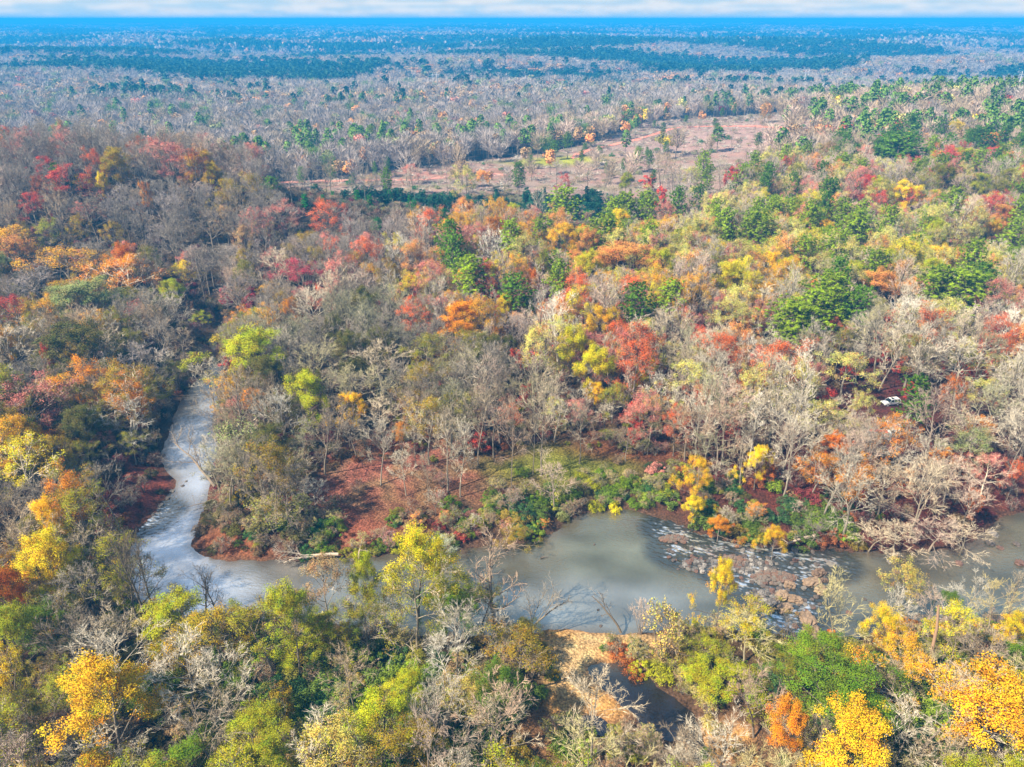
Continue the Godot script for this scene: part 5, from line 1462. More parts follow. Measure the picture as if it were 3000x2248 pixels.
# ------------------------------------------------------------------ the rest of the forest
# mixes: weight, kind, leaf colour, bark colour
var mixes := {
	"near": [[20, "bare", "", "pale"], [14, "tall", "", "gray"], [24, "sparse", "olivelime", "gray"], [5, "sparse", "olivegold", "tan"], [10, "leafy", "yellowgreen", "dark"], [8, "sparse", "yellowpale", "tan"], [6, "leafy", "olivelime", "dark"], [8, "bare", "", "pinkpale"], [8, "leafy", "green", "dark"]],
	"near_olive": [[24, "sparse", "olivelime", "gray"], [14, "leafy", "yellowgreen", "dark"], [16, "sparse", "olive", "gray"], [8, "sparse", "olivegold", "gray"], [12, "leafy", "green", "dark"], [14, "leafy", "darkolive", "dark"], [20, "bare", "", "pale"], [8, "bare", "", "olivegray"], [6, "leafy", "green", "dark"]],
	"near_yellow": [[22, "sparse", "yellowlime", "tan"], [14, "sparse", "yellowgreen", "tan"], [8, "sparse", "goldtan", "tan"], [14, "bare", "", "tan"], [14, "bare", "", "yellowtwig"], [12, "bare", "", "pale"], [10, "leafy", "olivelime", "dark"], [6, "leafy", "yellowgreen", "tan"]],
	"left": [[22, "bare", "", "gray"], [14, "bare", "", "tan"], [22, "sparse", "olive", "gray"], [7, "sparse", "goldtan", "gray"], [10, "bare", "", "pale"], [8, "sparse", "olivegold", "gray"], [3, "sparse", "pink", "gray"], [5, "sparse", "orangegold", "gray"], [8, "leafy", "darkolive", "dark"], [1, "sapling", "red", "gray"]],
	"slope": [[18, "bare", "", "lilac"], [22, "bare", "", "gray"], [10, "bare", "", "tan"], [30, "tall", "", "gray"], [6, "sparse", "olivegold", "gray"], [4, "sparse", "tan", "gray"], [3, "sparse", "pink", "gray"], [2, "sparse", "rust", "gray"]],
	"ridge": [[30, "bare", "", "gray"], [22, "tall", "", "gray"], [16, "bare", "", "pinkpale"], [6, "sparse", "pink", "gray"], [2, "sparse", "red", "gray"], [6, "sparse", "tan", "gray"], [4, "sparse", "rust", "gray"], [8, "bare", "", "brown"]],
	"midleft": [[20, "bare", "", "gray"], [14, "bare", "", "lilac"], [26, "tall", "", "gray"], [8, "sparse", "olivegold", "gray"], [9, "sapling", "magenta", "gray"], [6, "sparse", "pink", "gray"], [6, "sparse", "redorange", "gray"], [6, "bare", "", "pinkpale"], [4, "sparse", "tan", "gray"]],
	"point": [[34, "bare", "", "olivegray"], [26, "bare", "", "gray"], [22, "bare", "", "pale"], [10, "sparse", "olive", "gray"], [4, "leafy", "darkolive", "dark"], [3, "sparse", "yellowgreen", "gray"]],
	"pinkmid": [[18, "tall", "", "pinkpale"], [10, "tall", "", "pale"], [8, "sparse", "goldtan", "gray"], [8, "bare", "", "pinkpale"], [14, "bare", "", "lilac"], [12, "sparse", "pink", "pale"], [7, "sparse", "redorange", "gray"], [7, "sapling", "red", "gray"], [6, "sparse", "peach", "gray"], [6, "sparse", "yellowlime", "gray"], [5, "sparse", "limepale", "gray"], [5, "tall", "", "white"]],
	"gold": [[14, "sparse", "peach", "gray"], [8, "leafy", "peach", "gray"], [18, "sparse", "limepale", "gray"], [8, "sparse", "goldtan", "gray"], [10, "sparse", "yellowlime", "gray"], [6, "leafy", "orangegold", "gray"], [12, "bare", "", "pinkpale"], [8, "tall", "", "pale"], [5, "pine", "pine", "tan"], [5, "sparse", "pink", "gray"], [4, "leafy", "yellowgreen", "gray"]],
	"lime": [[28, "sparse", "limepale", "pale"], [16, "sparse", "yellowlime", "gray"], [12, "leafy", "yellowgreen", "gray"], [16, "bare", "", "pale"], [8, "bare", "", "olivegray"], [9, "sparse", "peach", "gray"], [6, "sparse", "pink", "gray"], [8, "pine", "pine", "tan"], [3, "sapling", "red", "gray"], [3, "leafy", "gold", "gray"]],
	"upright": [[18, "bare", "", "pinkpale"], [14, "tall", "", "pale"], [20, "sparse", "limepale", "gray"], [6, "sparse", "olive", "gray"], [10, "sparse", "pink", "gray"], [6, "sparse", "peach", "gray"], [6, "sparse", "red", "gray"], [8, "pine", "pine", "tan"], [5, "leafy", "yellowgreen", "gray"], [6, "bare", "", "lilac"], [4, "pine", "pinedark", "tan"]],
	"redfloor": [[18, "bare", "", "pale"], [16, "tall", "", "pale"], [6, "sparse", "peach", "gray"], [12, "tall", "", "pinkpale"], [16, "sparse", "limepale", "pale"], [6, "sparse", "olive", "gray"], [8, "bare", "", "olivegray"], [7, "sapling", "red", "gray"], [5, "sparse", "redorange", "gray"], [5, "sparse", "pink", "gray"], [3, "bare", "", "white"]],
	"bankside": [[40, "bare", "", "pale"], [20, "bare", "", "pinkpale"], [10, "bare", "", "tan"], [10, "sapling", "rust", "gray"], [8, "sparse", "orangegold", "gray"], [6, "sparse", "palegreen", "pale"]],
	"lilacfar": [[46, "bare", "", "lilac"], [16, "bare", "", "gray"], [14, "bare", "", "tan"], [7, "leafy", "tan", "gray"], [5, "sparse", "palegreen", "gray"], [4, "pine", "pinedark", "tan"], [3, "leafy", "peach", "gray"], [2, "sparse", "pink", "gray"]],
	"rise": [[26, "bare", "", "tan"], [20, "bare", "", "pinkpale"], [10, "leafy", "tan", "gray"], [26, "pine", "pinedark", "tan"], [6, "leafy", "peach", "gray"], [4, "leafy", "olive", "gray"], [3, "leafy", "red", "gray"], [4, "sparse", "limepale", "gray"], [3, "leafy", "yellow", "gray"], [10, "bare", "", "lilac"]],
	"tanfar": [[30, "bare", "", "lilac"], [26, "leafy", "tan", "gray"], [14, "bare", "", "tan"], [8, "leafy", "peach", "gray"], [6, "pine", "pinedark", "tan"], [4, "leafy", "palegreen", "gray"]],
}
# place, width, depth, mix
var zones := [
	[Vector2(-58.1, 75.5), 46.0, 26.0, "near"], [Vector2(-20.4, 81.5), 24.0, 16.0, "near_olive"], [Vector2(52.0, 79.0), 45.0, 20.0, "near_yellow"], [Vector2(2.9, 72.5), 20.0, 10.0, "near"],
	[Vector2(-92.1, 126.0), 52.0, 42.0, "left"], [Vector2(-117.5, 201.5), 66.0, 44.0, "left"], [Vector2(-115.3, 288.5), 80.0, 50.0, "slope"], [Vector2(-157.6, 315.0), 120.0, 40.0, "ridge"], [Vector2(-76.1, 259.5), 46.0, 56.0, "midleft"],
	[Vector2(-40.4, 189.0), 48.0, 26.0, "point"], [Vector2(-51.8, 133.0), 24.0, 24.0, "point"], [Vector2(-24.0, 247.0), 34.0, 44.0, "pinkmid"], [Vector2(2.0, 208.5), 36.0, 24.0, "pinkmid"], [Vector2(32.0, 302.0), 48.0, 42.0, "gold"], [Vector2(8.8, 311.5), 30.0, 26.0, "gold"],
	[Vector2(101.5, 270.0), 76.0, 56.0, "lime"], [Vector2(57.8, 215.5), 40.0, 30.0, "pinkmid"], [Vector2(189.9, 337.5), 110.0, 70.0, "upright"], [Vector2(85.5, 342.0), 60.0, 44.0, "upright"], [Vector2(86.4, 182.5), 62.0, 40.0, "redfloor"], [Vector2(134.6, 200.5), 50.0, 40.0, "redfloor"],
	[Vector2(46.9, 166.5), 40.0, 24.0, "redfloor"], [Vector2(76.5, 126.0), 66.0, 14.0, "bankside"], [Vector2(330.0, 540.0), 230.0, 180.0, "rise"],
]


func mix_at(x: float, d: float) -> String:
	var best := 0.10
	var pick := ""
	for z in zones:
		var e: float = ((x - z[0].x) / z[1]) ** 2 + ((d - z[0].y) / z[2]) ** 2
		if e < 5.0:
			var w := exp(-e) * rng.randf_range(0.45, 1.0)
			if w > best:
				best = w
				pick = z[3]
	if pick == "":
		if d < 100.0:
			return "near"
		if d < 260.0:
			return "left" if x < -20.0 else "redfloor"
		if d < 420.0:
			return "slope" if x < -60.0 else "upright"
		return "tanfar" if n2.get_noise_2d(x * 0.003 + 90.0, d * 0.003) > 0.05 + (0.12 if d < 800.0 else -0.1) else "lilacfar"
	return pick


func choose(mix: String, x: float, d: float) -> Array:
	var list: Array = mixes[mix]
	var total := 0.0
	for e in list:
		total += e[0]
	var k := fposmod(0.5 + 1.5 * n2.get_noise_2d(x * 0.022, d * 0.022) + rng.randf_range(-0.24, 0.24) * (1.0 if rng.randf() < 0.75 else 2.0), 1.0) * total
	for e in list:
		k -= e[0]
		if k <= 0.0:
			return e
	return list[0]


func is_open(x: float, d: float) -> bool:
	if d < 270.0:
		var w := wetness(x, d)
		if w < 1.6:
			return true
		if look_up(sandy, x, d, 30.0) < 1.0:
			return true
		for b in OPEN:
			if ((x - b[0]) / b[2]) ** 2 + ((d - b[1]) / b[3]) ** 2 < 1.0:
				return true
		for b in TREELESS:
			if ((x - b[0]) / b[2]) ** 2 + ((d - b[1]) / b[3]) ** 2 < 1.0:
				return true
		return false
	if d < 900.0:
		var e := 14.0 * n1.get_noise_2d(x * 0.02, d * 0.02)
		if in_poly(x + e, d + e, CLEARING):
			return rng.randf() > 0.02 + 0.45 * exp(poly_distance(Vector2(x + e, d + e), CLEARING) / 13.0)
		if in_poly(x + e, d + e, SCRUB):
			return rng.randf() > 0.05
	return blob(x, d, FIELD, 190, 170) > 0.3


func pine_patch(x: float, d: float) -> float:
	var v := 1.1 * n1.get_noise_2d(x * 0.0013 + 31.0, d * 0.0022) + 0.22 * n2.get_noise_2d(x * 0.007, d * 0.009) + 0.03
	return v + 0.5 * blob(x, d, PLANTATION, 210, 300)


func fill_forest() -> void:
	var wild := []       # nearer trees: kind, leaf, bark, x, d, h, dia
	var far := {}        # mesh kind -> [transforms, colours]
	var d := 47.0
	while d < 14500.0:
		var s: float
		if d < 250.0:
			s = 5.7
		elif d < 900.0:
			s = lerpf(5.9, 10.5, (d - 250.0) / 650.0)
		elif d < 2500.0:
			s = lerpf(10.5, 18.0, (d - 900.0) / 1600.0)
		elif d < 6000.0:
			s = lerpf(18.0, 36.0, (d - 2500.0) / 3500.0)
		else:
			s = lerpf(36.0, 62.0, (d - 6000.0) / 8500.0)
		var half := 26.0 + 0.735 * d
		var x := -half
		while x < half:
			var px := x + rng.randf_range(-0.45, 0.45) * s
			var pd := d + rng.randf_range(-0.45, 0.45) * s
			x += s
			if is_open(px, pd):
				continue
			if pd < 900.0:
				var hit := false
				for t in taken:
					if (px - t.x) ** 2 + (pd - t.y) ** 2 < t.z * t.z:
						hit = true
						break
				if hit:
					continue
			var e := choose(mix_at(px, pd), px, pd)
			var kind: String = e[1]
			var leafc: String = e[2]
			var barkc: String = e[3]
			if pd > 430.0:
				var pp := pine_patch(px, pd) - 0.62 * smoothstep(1500.0, 850.0, pd) * (1.0 - blob(px, pd, PLANTATION, 210, 300))
				if pp > -0.10:
					if rng.randf() < smoothstep(-0.10, 0.36, pp) * 0.92:
						kind = "pine"
						leafc = "teal" if blob(px, pd, PLANTATION, 210, 300) > 0.2 else "pinedark"
				elif kind == "pine" and rng.randf() < 0.75 and not (px > 120.0 and pd < 850.0):
					kind = "bare"
					barkc = "lilac"
			var h := 0.0
			var dia := 0.0
			match kind:
				"bare":
					h = rng.randf_range(13, 21)
					dia = h * rng.randf_range(0.46, 0.66)
				"tall":
					h = rng.randf_range(14, 24)
					dia = h * rng.randf_range(0.27, 0.40)
				"leafy":
					h = rng.randf_range(11, 18)
					dia = h * rng.randf_range(0.5, 0.7)
				"sparse":
					h = rng.randf_range(11, 21)
					dia = h * rng.randf_range(0.46, 0.64)
				"pine":
					h = rng.randf_range(17, 24)
					dia = rng.randf_range(7.0, 10.5)
				"sapling":
					h = rng.randf_range(5, 9)
					dia = rng.randf_range(2.5, 4)
				"willow":
					h = rng.randf_range(4, 7)
					dia = rng.randf_range(4, 7)
			if pd < 430.0:
				for g in guards:
					var back: float = g[1] - pd
					if back > 0.0 and back < 62.0 and absf(g[0] - px * g[1] / pd) < g[2]:
						h = minf(h, maxf(2.5, g[3] + back * EYE / pd))
				dia = minf(dia, maxf(2.0, h * 0.75))
			if pd < 100.0:
				h *= 0.78
				dia *= 0.9
			if pd > 900.0:
				dia = maxf(dia, s * 1.15)
			if leafc == "teal":
				h *= 0.5
			if pd < 430.0:
				wild.append([kind, leafc, barkc, px, pd, h, dia])
			else:
				var base := kind
				if base == "tall":
					base = "bare"
				if base == "sparse":
					base = "leafy"
				var lod := "1" if pd < 800.0 else ("2" if pd < 2300.0 else "3")
				if lod == "3" and base == "leafy":
					base = "bare"
				if base == "sapling" or base == "willow":
					base = "leafy"
				var key := base + lod
				var col: Color = barks[barkc] if base == "bare" and (leafc == "" or not palette.has(leafc)) else palette[leafc]
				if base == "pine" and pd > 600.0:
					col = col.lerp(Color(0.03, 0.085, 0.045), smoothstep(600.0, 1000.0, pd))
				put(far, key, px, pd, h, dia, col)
		d += s * 0.92
	# the largest in view one by one, the rest scattered
	wild.sort_custom(func(a, b): return a[6] / a[4] > b[6] / b[4])
	for t in wild:
		var cat: String = KINDS[t[0]][1]
		var lc: Color = palette.get(t[1], Color.WHITE)
		var bc: Color = barks[t[2]]
		var shade := rng.randf_range(0.86, 1.14)
		var inside: bool = absf(t[3]) < t[4] * 0.70 + 4.0
		if inside and used.get(cat, 0) < 285 and t[4] < 360.0:
			used[cat] = used.get(cat, 0) + 1
			var o := tree(t[0], lc, bc, t[3], t[4], t[5], t[6], "", "")
			later(o, look_of(t[0], t[1], t[2], t[6]), t[5] * 0.6)
		else:
			put(far, t[0], t[3], t[4], t[5], t[6], (bc if t[1] == "" else vivid(lc)) * shade)
	var mass := Node3D.new()
	mass.name = "forest"
	mass.set_meta("kind", "stuff")
	mass.set_meta("label", "crowded autumn forest running away to the blue horizon")
	mass.set_meta("category", "forest")
	add_child(mass)
	scatter(far, mass)


func put(far: Dictionary, key: String, x: float, d: float, h: float, dia: float, col: Color) -> void:
	var v: int = rng.randi() % proto[key].size()
	var p: Dictionary = proto[key][v]
	var k := key + str(v)
	if not far.has(k):
		far[k] = [key, v, [], PackedColorArray()]
	var b := Basis(Vector3.UP, rng.randf() * TAU).scaled(Vector3(dia / p.dia, h / p.h, dia / p.dia))
	far[k][2].append(Transform3D(b, at(x, d, -0.1)))
	var s := rng.randf_range(0.82, 1.18)
	far[k][3].append(Color(col.r * s, col.g * s, col.b * s))


func scatter(far: Dictionary, mass: Node3D) -> void:
	for k in far:
		var e: Array = far[k]
		var mm := MultiMesh.new()
		mm.transform_format = MultiMesh.TRANSFORM_3D
		mm.use_colors = true
		mm.mesh = proto[e[0]][e[1]].all
		mm.instance_count = e[2].size()
		for i in e[2].size():
			mm.set_instance_transform(i, e[2][i])
			mm.set_instance_color(i, e[3][i])
		var o := MultiMeshInstance3D.new()
		o.name = {"b": "bare_crowns", "t": "bare_crowns", "p": "pine_crowns", "y": "pine_crowns"}.get(str(e[0])[0], "leafy_crowns")
		o.multimesh = mm
		o.set_meta("kind", "stuff")
		mass.add_child(o, true)


# ------------------------------------------------------------------ low growth
func undergrowth() -> void:
	var far := {}
	var green := [Vector2(-27.5, 75.5), Vector2(-8.0, 68.0), Vector2(54.5, 77.0), Vector2(9.1, 126.0), Vector2(32.8, 124.5), Vector2(50.1, 118.5)]
	for k in 15000:
		var d := 46.0 + pow(rng.randf(), 0.8) * 320.0
		var x := rng.randf_range(-1, 1) * (12.0 + 0.74 * d)
		var w := wetness(x, d)
		if w < 0.9 or look_up(sandy, x, d, 30.0) < 1.5:
			continue
		if absf(x - CAMPERPOS.x) < 6.0 and d < CAMPERPOS.y + 2.0 and d > CAMPERPOS.y - 9.0:
			continue
		if absf(x - SUVPOS.x) < 5.0 and d < SUVPOS.y + 3.0 and d > SUVPOS.y - 9.0:
			continue
		var bare_floor := false
		for b in OPEN:
			if ((x - b[0]) / b[2]) ** 2 + ((d - b[1]) / b[3]) ** 2 < 1.0:
				bare_floor = true
		if bare_floor and (w > 5.0 or rng.randf() < 0.4) and rng.randf() < 0.95:
			continue
		var lush := 0.0
		for g in green:
			lush = maxf(lush, blob(x, d, g, 20, 12))
		var col: Color
		var r := rng.randf()
		var near := d < 100.0
		if rng.randf() < lush:
			col = palette["green"] if r < 0.5 else (palette["brightgreen"] if r < 0.7 else (palette["deepgreen"] if r < 0.9 else palette["olivegold"]))
		elif near:
			col = palette["olive"] if r < 0.35 else (palette["tan"] if r < 0.6 else (palette["olivegold"] if r < 0.75 else (palette["green"] if r < 0.9 else palette["yellowpale"])))
		elif x > 40.0 and d < 230.0:
			col = palette["maroon"] if r < 0.55 else (palette["rust"] if r < 0.8 else (palette["tan"] if r < 0.95 else palette["red"]))
		elif x < -30.0:
			col = palette["tan"] * 0.7 if r < 0.4 else (palette["darkolive"] if r < 0.75 else (palette["rust"] * 0.7 if r < 0.9 else palette["magenta"] * 0.8))
		else:
			col = palette["tan"] if r < 0.35 else (palette["rust"] if r < 0.6 else (palette["pink"] if r < 0.75 else (palette["olivelime"] if r < 0.9 else palette["red"])))
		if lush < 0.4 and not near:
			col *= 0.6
		var h := rng.randf_range(0.7, 2.2) * (1.5 if lush > 0.4 else 1.0)
		if rng.randf() < 0.45 and lush < 0.4:
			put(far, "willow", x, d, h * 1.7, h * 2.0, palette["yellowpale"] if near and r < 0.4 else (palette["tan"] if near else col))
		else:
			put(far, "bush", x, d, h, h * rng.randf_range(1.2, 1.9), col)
	# the scrub beyond the forest
	for k in 5200:
		var q := Vector2(rng.randf_range(-150, 250), rng.randf_range(330, 740))
		var sc := Geometry2D.is_point_in_polygon(q, SCRUB)
		var cl := Geometry2D.is_point_in_polygon(q, CLEARING)
		if not sc and not cl:
			continue
		if cl and (rng.randf() < 0.86 or blob(q.x, q.y, Vector2(31.4, 517.5), 28, 15) > 0.3):
			continue
		var r := rng.randf()
		var col: Color = palette["olive"] if r < 0.3 else (palette["tan"] * 0.75 if r < 0.75 else (palette["palegreen"] if r < 0.92 else palette["brightpine"]))
		var h := rng.randf_range(0.8, 2.4)
		put(far, "bush" if r > 0.88 else "willow", q.x, q.y, h * 1.3, h * 2.2, col)
	for b in BUSHES:
		for k in 4:
			var a := rng.randf() * TAU
			var q: float = b[4] * rng.randf_range(0.3, 0.8)
			var x: float = b[1] + cos(a) * q
			var d: float = b[2] + sin(a) * q
			if wetness(x, d) < 0.5:
				continue
			var h: float = b[3] * rng.randf_range(0.5, 1.1)
			if k % 2 == 0:
				put(far, "willow", x, d, h * 1.2, h * 1.5, [palette["tan"] * 0.8, palette["olive"], palette["yellowpale"] * 0.8][rng.randi() % 3])
			else:
				put(far, "bush", x, d, h * 0.7, h * 1.1, palette[["olive", "green", "olivelime", "darkolive", "deepgreen"][rng.randi() % 5]])
	var mass := Node3D.new()
	mass.name = "undergrowth"
	mass.set_meta("kind", "stuff")
	mass.set_meta("label", "low tangled brush and briars covering the ground under the trees")
	mass.set_meta("category", "undergrowth")
	add_child(mass)
	scatter(far, mass)
	# bushes that can be told apart: the green bank beyond the pool, the point, the near flat
	for b in BUSHES:
		var o := tree("bush", palette[b[0]], barks["dark"], b[1], b[2], b[3], b[4], b[5] if b.size() > 5 else "")
		if b.size() < 6:
			later(o, look_of("bush", b[0], "dark", b[4]), b[3] * 0.5)


func evergreen_thicket() -> void:
	for k in 190:
		var t := rng.randf()
		var c: Vector2 = (Vector2(-80.4, 393.5)).lerp(Vector2(47.4, 389.0), t)
		c += Vector2(rng.randf_range(-5, 5), rng.randf_range(-30, 8))
		if n1.get_noise_2d(c.x * 0.06, c.y * 0.06) < -0.12:
			c.y -= 18.0
			c.x += rng.randf_range(-30, 30)
		var h := rng.randf_range(2.6, 5.5) + 4.0 * pow(rng.randf(), 3.0)
		var o := tree("youngpine", palette["teal"] * [0.5, 0.8, 1.1][k % 3], barks["dark"], c.x, c.y, h, rng.randf_range(3.5, 6.5), "")
		later(o, ["dark", "teal", "blue green"][k % 3] + (" tall evergreen" if h > 6.0 else " low evergreen"), h * 0.5)
	for k in 34:
		var c := Vector2(rng.randf_range(-95, 75), rng.randf_range(285, 400))
		if not Geometry2D.is_point_in_polygon(c, SCRUB):
			continue
		var h := rng.randf_range(3.0, 7.0)
		var o := tree("youngpine", palette["brightpine"], barks["dark"], c.x, c.y, h, h * 0.55, "")
		later(o, "vivid young evergreen", h * 0.5)
	for k in 130:
		var c := Vector2(rng.randf_range(-120, 240), rng.randf_range(400, 700))
		if not Geometry2D.is_point_in_polygon(c, CLEARING) or blob(c.x, c.y, Vector2(31.4, 517.5), 30, 16) > 0.3:
			continue
		if k % 3 == 0:
			var o := tree("pine", palette["pinedark"], barks["tan"], c.x, c.y, rng.randf_range(7, 14), rng.randf_range(3, 5), "")
			later(o, "small dark pine", 6.0)
		else:
			var o := tree("tall", Color.WHITE, barks["gray"], c.x, c.y, rng.randf_range(8, 15), rng.randf_range(2.5, 4), "")
			later(o, "slender bare snag", 7.0)


# felled tops and brush lying over the clearing
func slash() -> void:
	var a := Acc.new()
	var r := RandomNumberGenerator.new()
	r.seed = 4
	for k in 40:
		var dir := Vector3(r.randf_range(-1, 1), r.randf_range(-0.05, 0.35), r.randf_range(-1, 1)).normalized()
		sprig(a, r, Vector3(r.randf_range(-1.5, 1.5), 0.1, r.randf_range(-1.5, 1.5)), dir, r.randf_range(1.0, 3.5), r.randf_range(0.12, 0.3), Color(r.randf_range(0.7, 1.2), 1, 1) * r.randf_range(0.7, 1.2))
	var mm := MultiMesh.new()
	mm.transform_format = MultiMesh.TRANSFORM_3D
	mm.use_colors = true
	mm.mesh = a.mesh(paint(Color.WHITE, 0.9, true))
	var list := []
	for k in 3600:
		var q := Vector2(r.randf_range(-150, 260), r.randf_range(390, 740))
		if Geometry2D.is_point_in_polygon(q, CLEARING) and blob(q.x, q.y, Vector2(31.4, 517.5), 28, 15) < 0.3 and r.randf() < 0.55 + n1.get_noise_2d(q.x * 0.05, q.y * 0.05):
			list.append(Transform3D(Basis(Vector3.UP, r.randf() * TAU) * r.randf_range(0.7, 1.5), at(q.x, q.y)))
	mm.instance_count = list.size()
	for i in list.size():
		mm.set_instance_transform(i, list[i])
		var c := Color(0.52, 0.45, 0.40).lerp(Color(0.34, 0.25, 0.20), r.randf())
		mm.set_instance_color(i, c)
	var o := MultiMeshInstance3D.new()
	o.name = "debris"
	o.multimesh = mm
	o.set_meta("kind", "stuff")
	o.set_meta("label", "grey felled tops and sticks strewn over the pink clearing")
	o.set_meta("category", "brushwood")
	add_child(o)


# ------------------------------------------------------------------ roads on the clearing
func ribbon(pts: PackedVector2Array, wide: float, called: String, col: Color, label: String) -> void:
	var c := Curve2D.new()
	for i in pts.size():
		var tan := (pts[mini(i + 1, pts.size() - 1)] - pts[maxi(i - 1, 0)]) * 0.2
		c.add_point(pts[i], -tan, tan)
	var a := Acc.new()
	var ln := c.get_baked_length()
	var n := int(ln / 3.0) + 2
	var last := []
	for i in n:
		var p := c.sample_baked(ln * i / (n - 1))
		var q := c.sample_baked(minf(ln, ln * i / (n - 1) + 1.0))
		var t := (q - p).normalized() if q != p else Vector2.RIGHT
		var w := wide * (0.5 + 0.15 * n1.get_noise_2d(p.x * 0.1, p.y * 0.1))
		var row := []
		for k in 5:
			var e := p + Vector2(-t.y, t.x) * w * (k / 2.0 - 1.0)
			row.append(at(e.x, e.y, 0.16))
		if i > 0:
			for k in 4:
				a.four(last[k], last[k + 1], row[k + 1], row[k], Vector3.UP, Color.WHITE * (0.9 + 0.3 * n1.get_noise_2d(p.x, p.y + k)))
		last = row
	var o := part(a.mesh(), paint(col, 0.95, true), called, self)
	o.set_meta("kind", "structure")
	o.set_meta("label", label)
	o.set_meta("category", "road")


func roads() -> void:
	ribbon(PackedVector2Array([Vector2(216.6, 526.0), Vector2(199.7, 560.0), Vector2(178.6, 603.0), Vector2(142.0, 641.0), Vector2(116.3, 615.0), Vector2(93.7, 587.0), Vector2(66.8, 567.0), Vector2(52.3, 551.0), Vector2(42.9, 524.5)]), 6.5, "dirt_road", Color(0.56, 0.21, 0.15), "red dirt road climbing across the bare slope")
	ribbon(PackedVector2Array([Vector2(-1.8, 473.0), Vector2(-25.4, 478.0), Vector2(-42.3, 468.5), Vector2(-58.8, 461.5), Vector2(-98.4, 459.5), Vector2(-136.9, 454.5), Vector2(-156.5, 445.5)]), 6.0, "dirt_track", Color(0.55, 0.24, 0.19), "pink dirt track running along the front of the clearing")
	ribbon(PackedVector2Array([Vector2(-77.8, 1390.0), Vector2(-13.6, 1464.0), Vector2(65.3, 1517.5), Vector2(177.5, 1575.0), Vector2(287.2, 1575.0)]), 9.0, "road", Color(0.55, 0.55, 0.55), "pale road in front of the far row of tall trees")
	pass


# ------------------------------------------------------------------ rocks
func boulder(r: RandomNumberGenerator, boxy: float) -> ArrayMesh:
	var a := Acc.new()
	var f := FastNoiseLite.new()
	f.seed = r.randi() % 10000
	f.frequency = lerpf(0.9, 1.7, boxy)
	f.fractal_octaves = 3
	var rows := 12
	var cols := 20
	var p := []
	for j in rows + 1:
		var th := PI * j / rows
		for i in cols:
			var ph := TAU * i / cols
			var w := Vector3(sin(th) * cos(ph), cos(th), sin(th) * sin(ph))
			var k := 1.0 / pow(pow(absf(w.x), 7.0) + pow(absf(w.y), 7.0) + pow(absf(w.z), 7.0), 1.0 / 7.0)
			var q := w * lerpf(1.0, k, boxy)
			q *= 1.0 + 0.5 * f.get_noise_3dv(w * 1.3)
			q.y = lerpf(q.y, snappedf(q.y, 0.22), boxy)
			p.append(q * 0.5)
	for j in rows:
		for i in cols:
			var i2 := (i + 1) % cols
			var b: Vector3 = p[j * cols + i]
			var mid := Vector3.ZERO
			var sh := 0.95 + 0.5 * f.get_noise_3dv(b * 5.0)
			a.flat(b, p[j * cols + i2], p[(j + 1) * cols + i2], b - mid, Color(sh, sh, sh))
			a.flat(b, p[(j + 1) * cols + i2], p[(j + 1) * cols + i], p[(j + 1) * cols + i] - mid, Color(sh, sh, sh))
	return a.mesh()


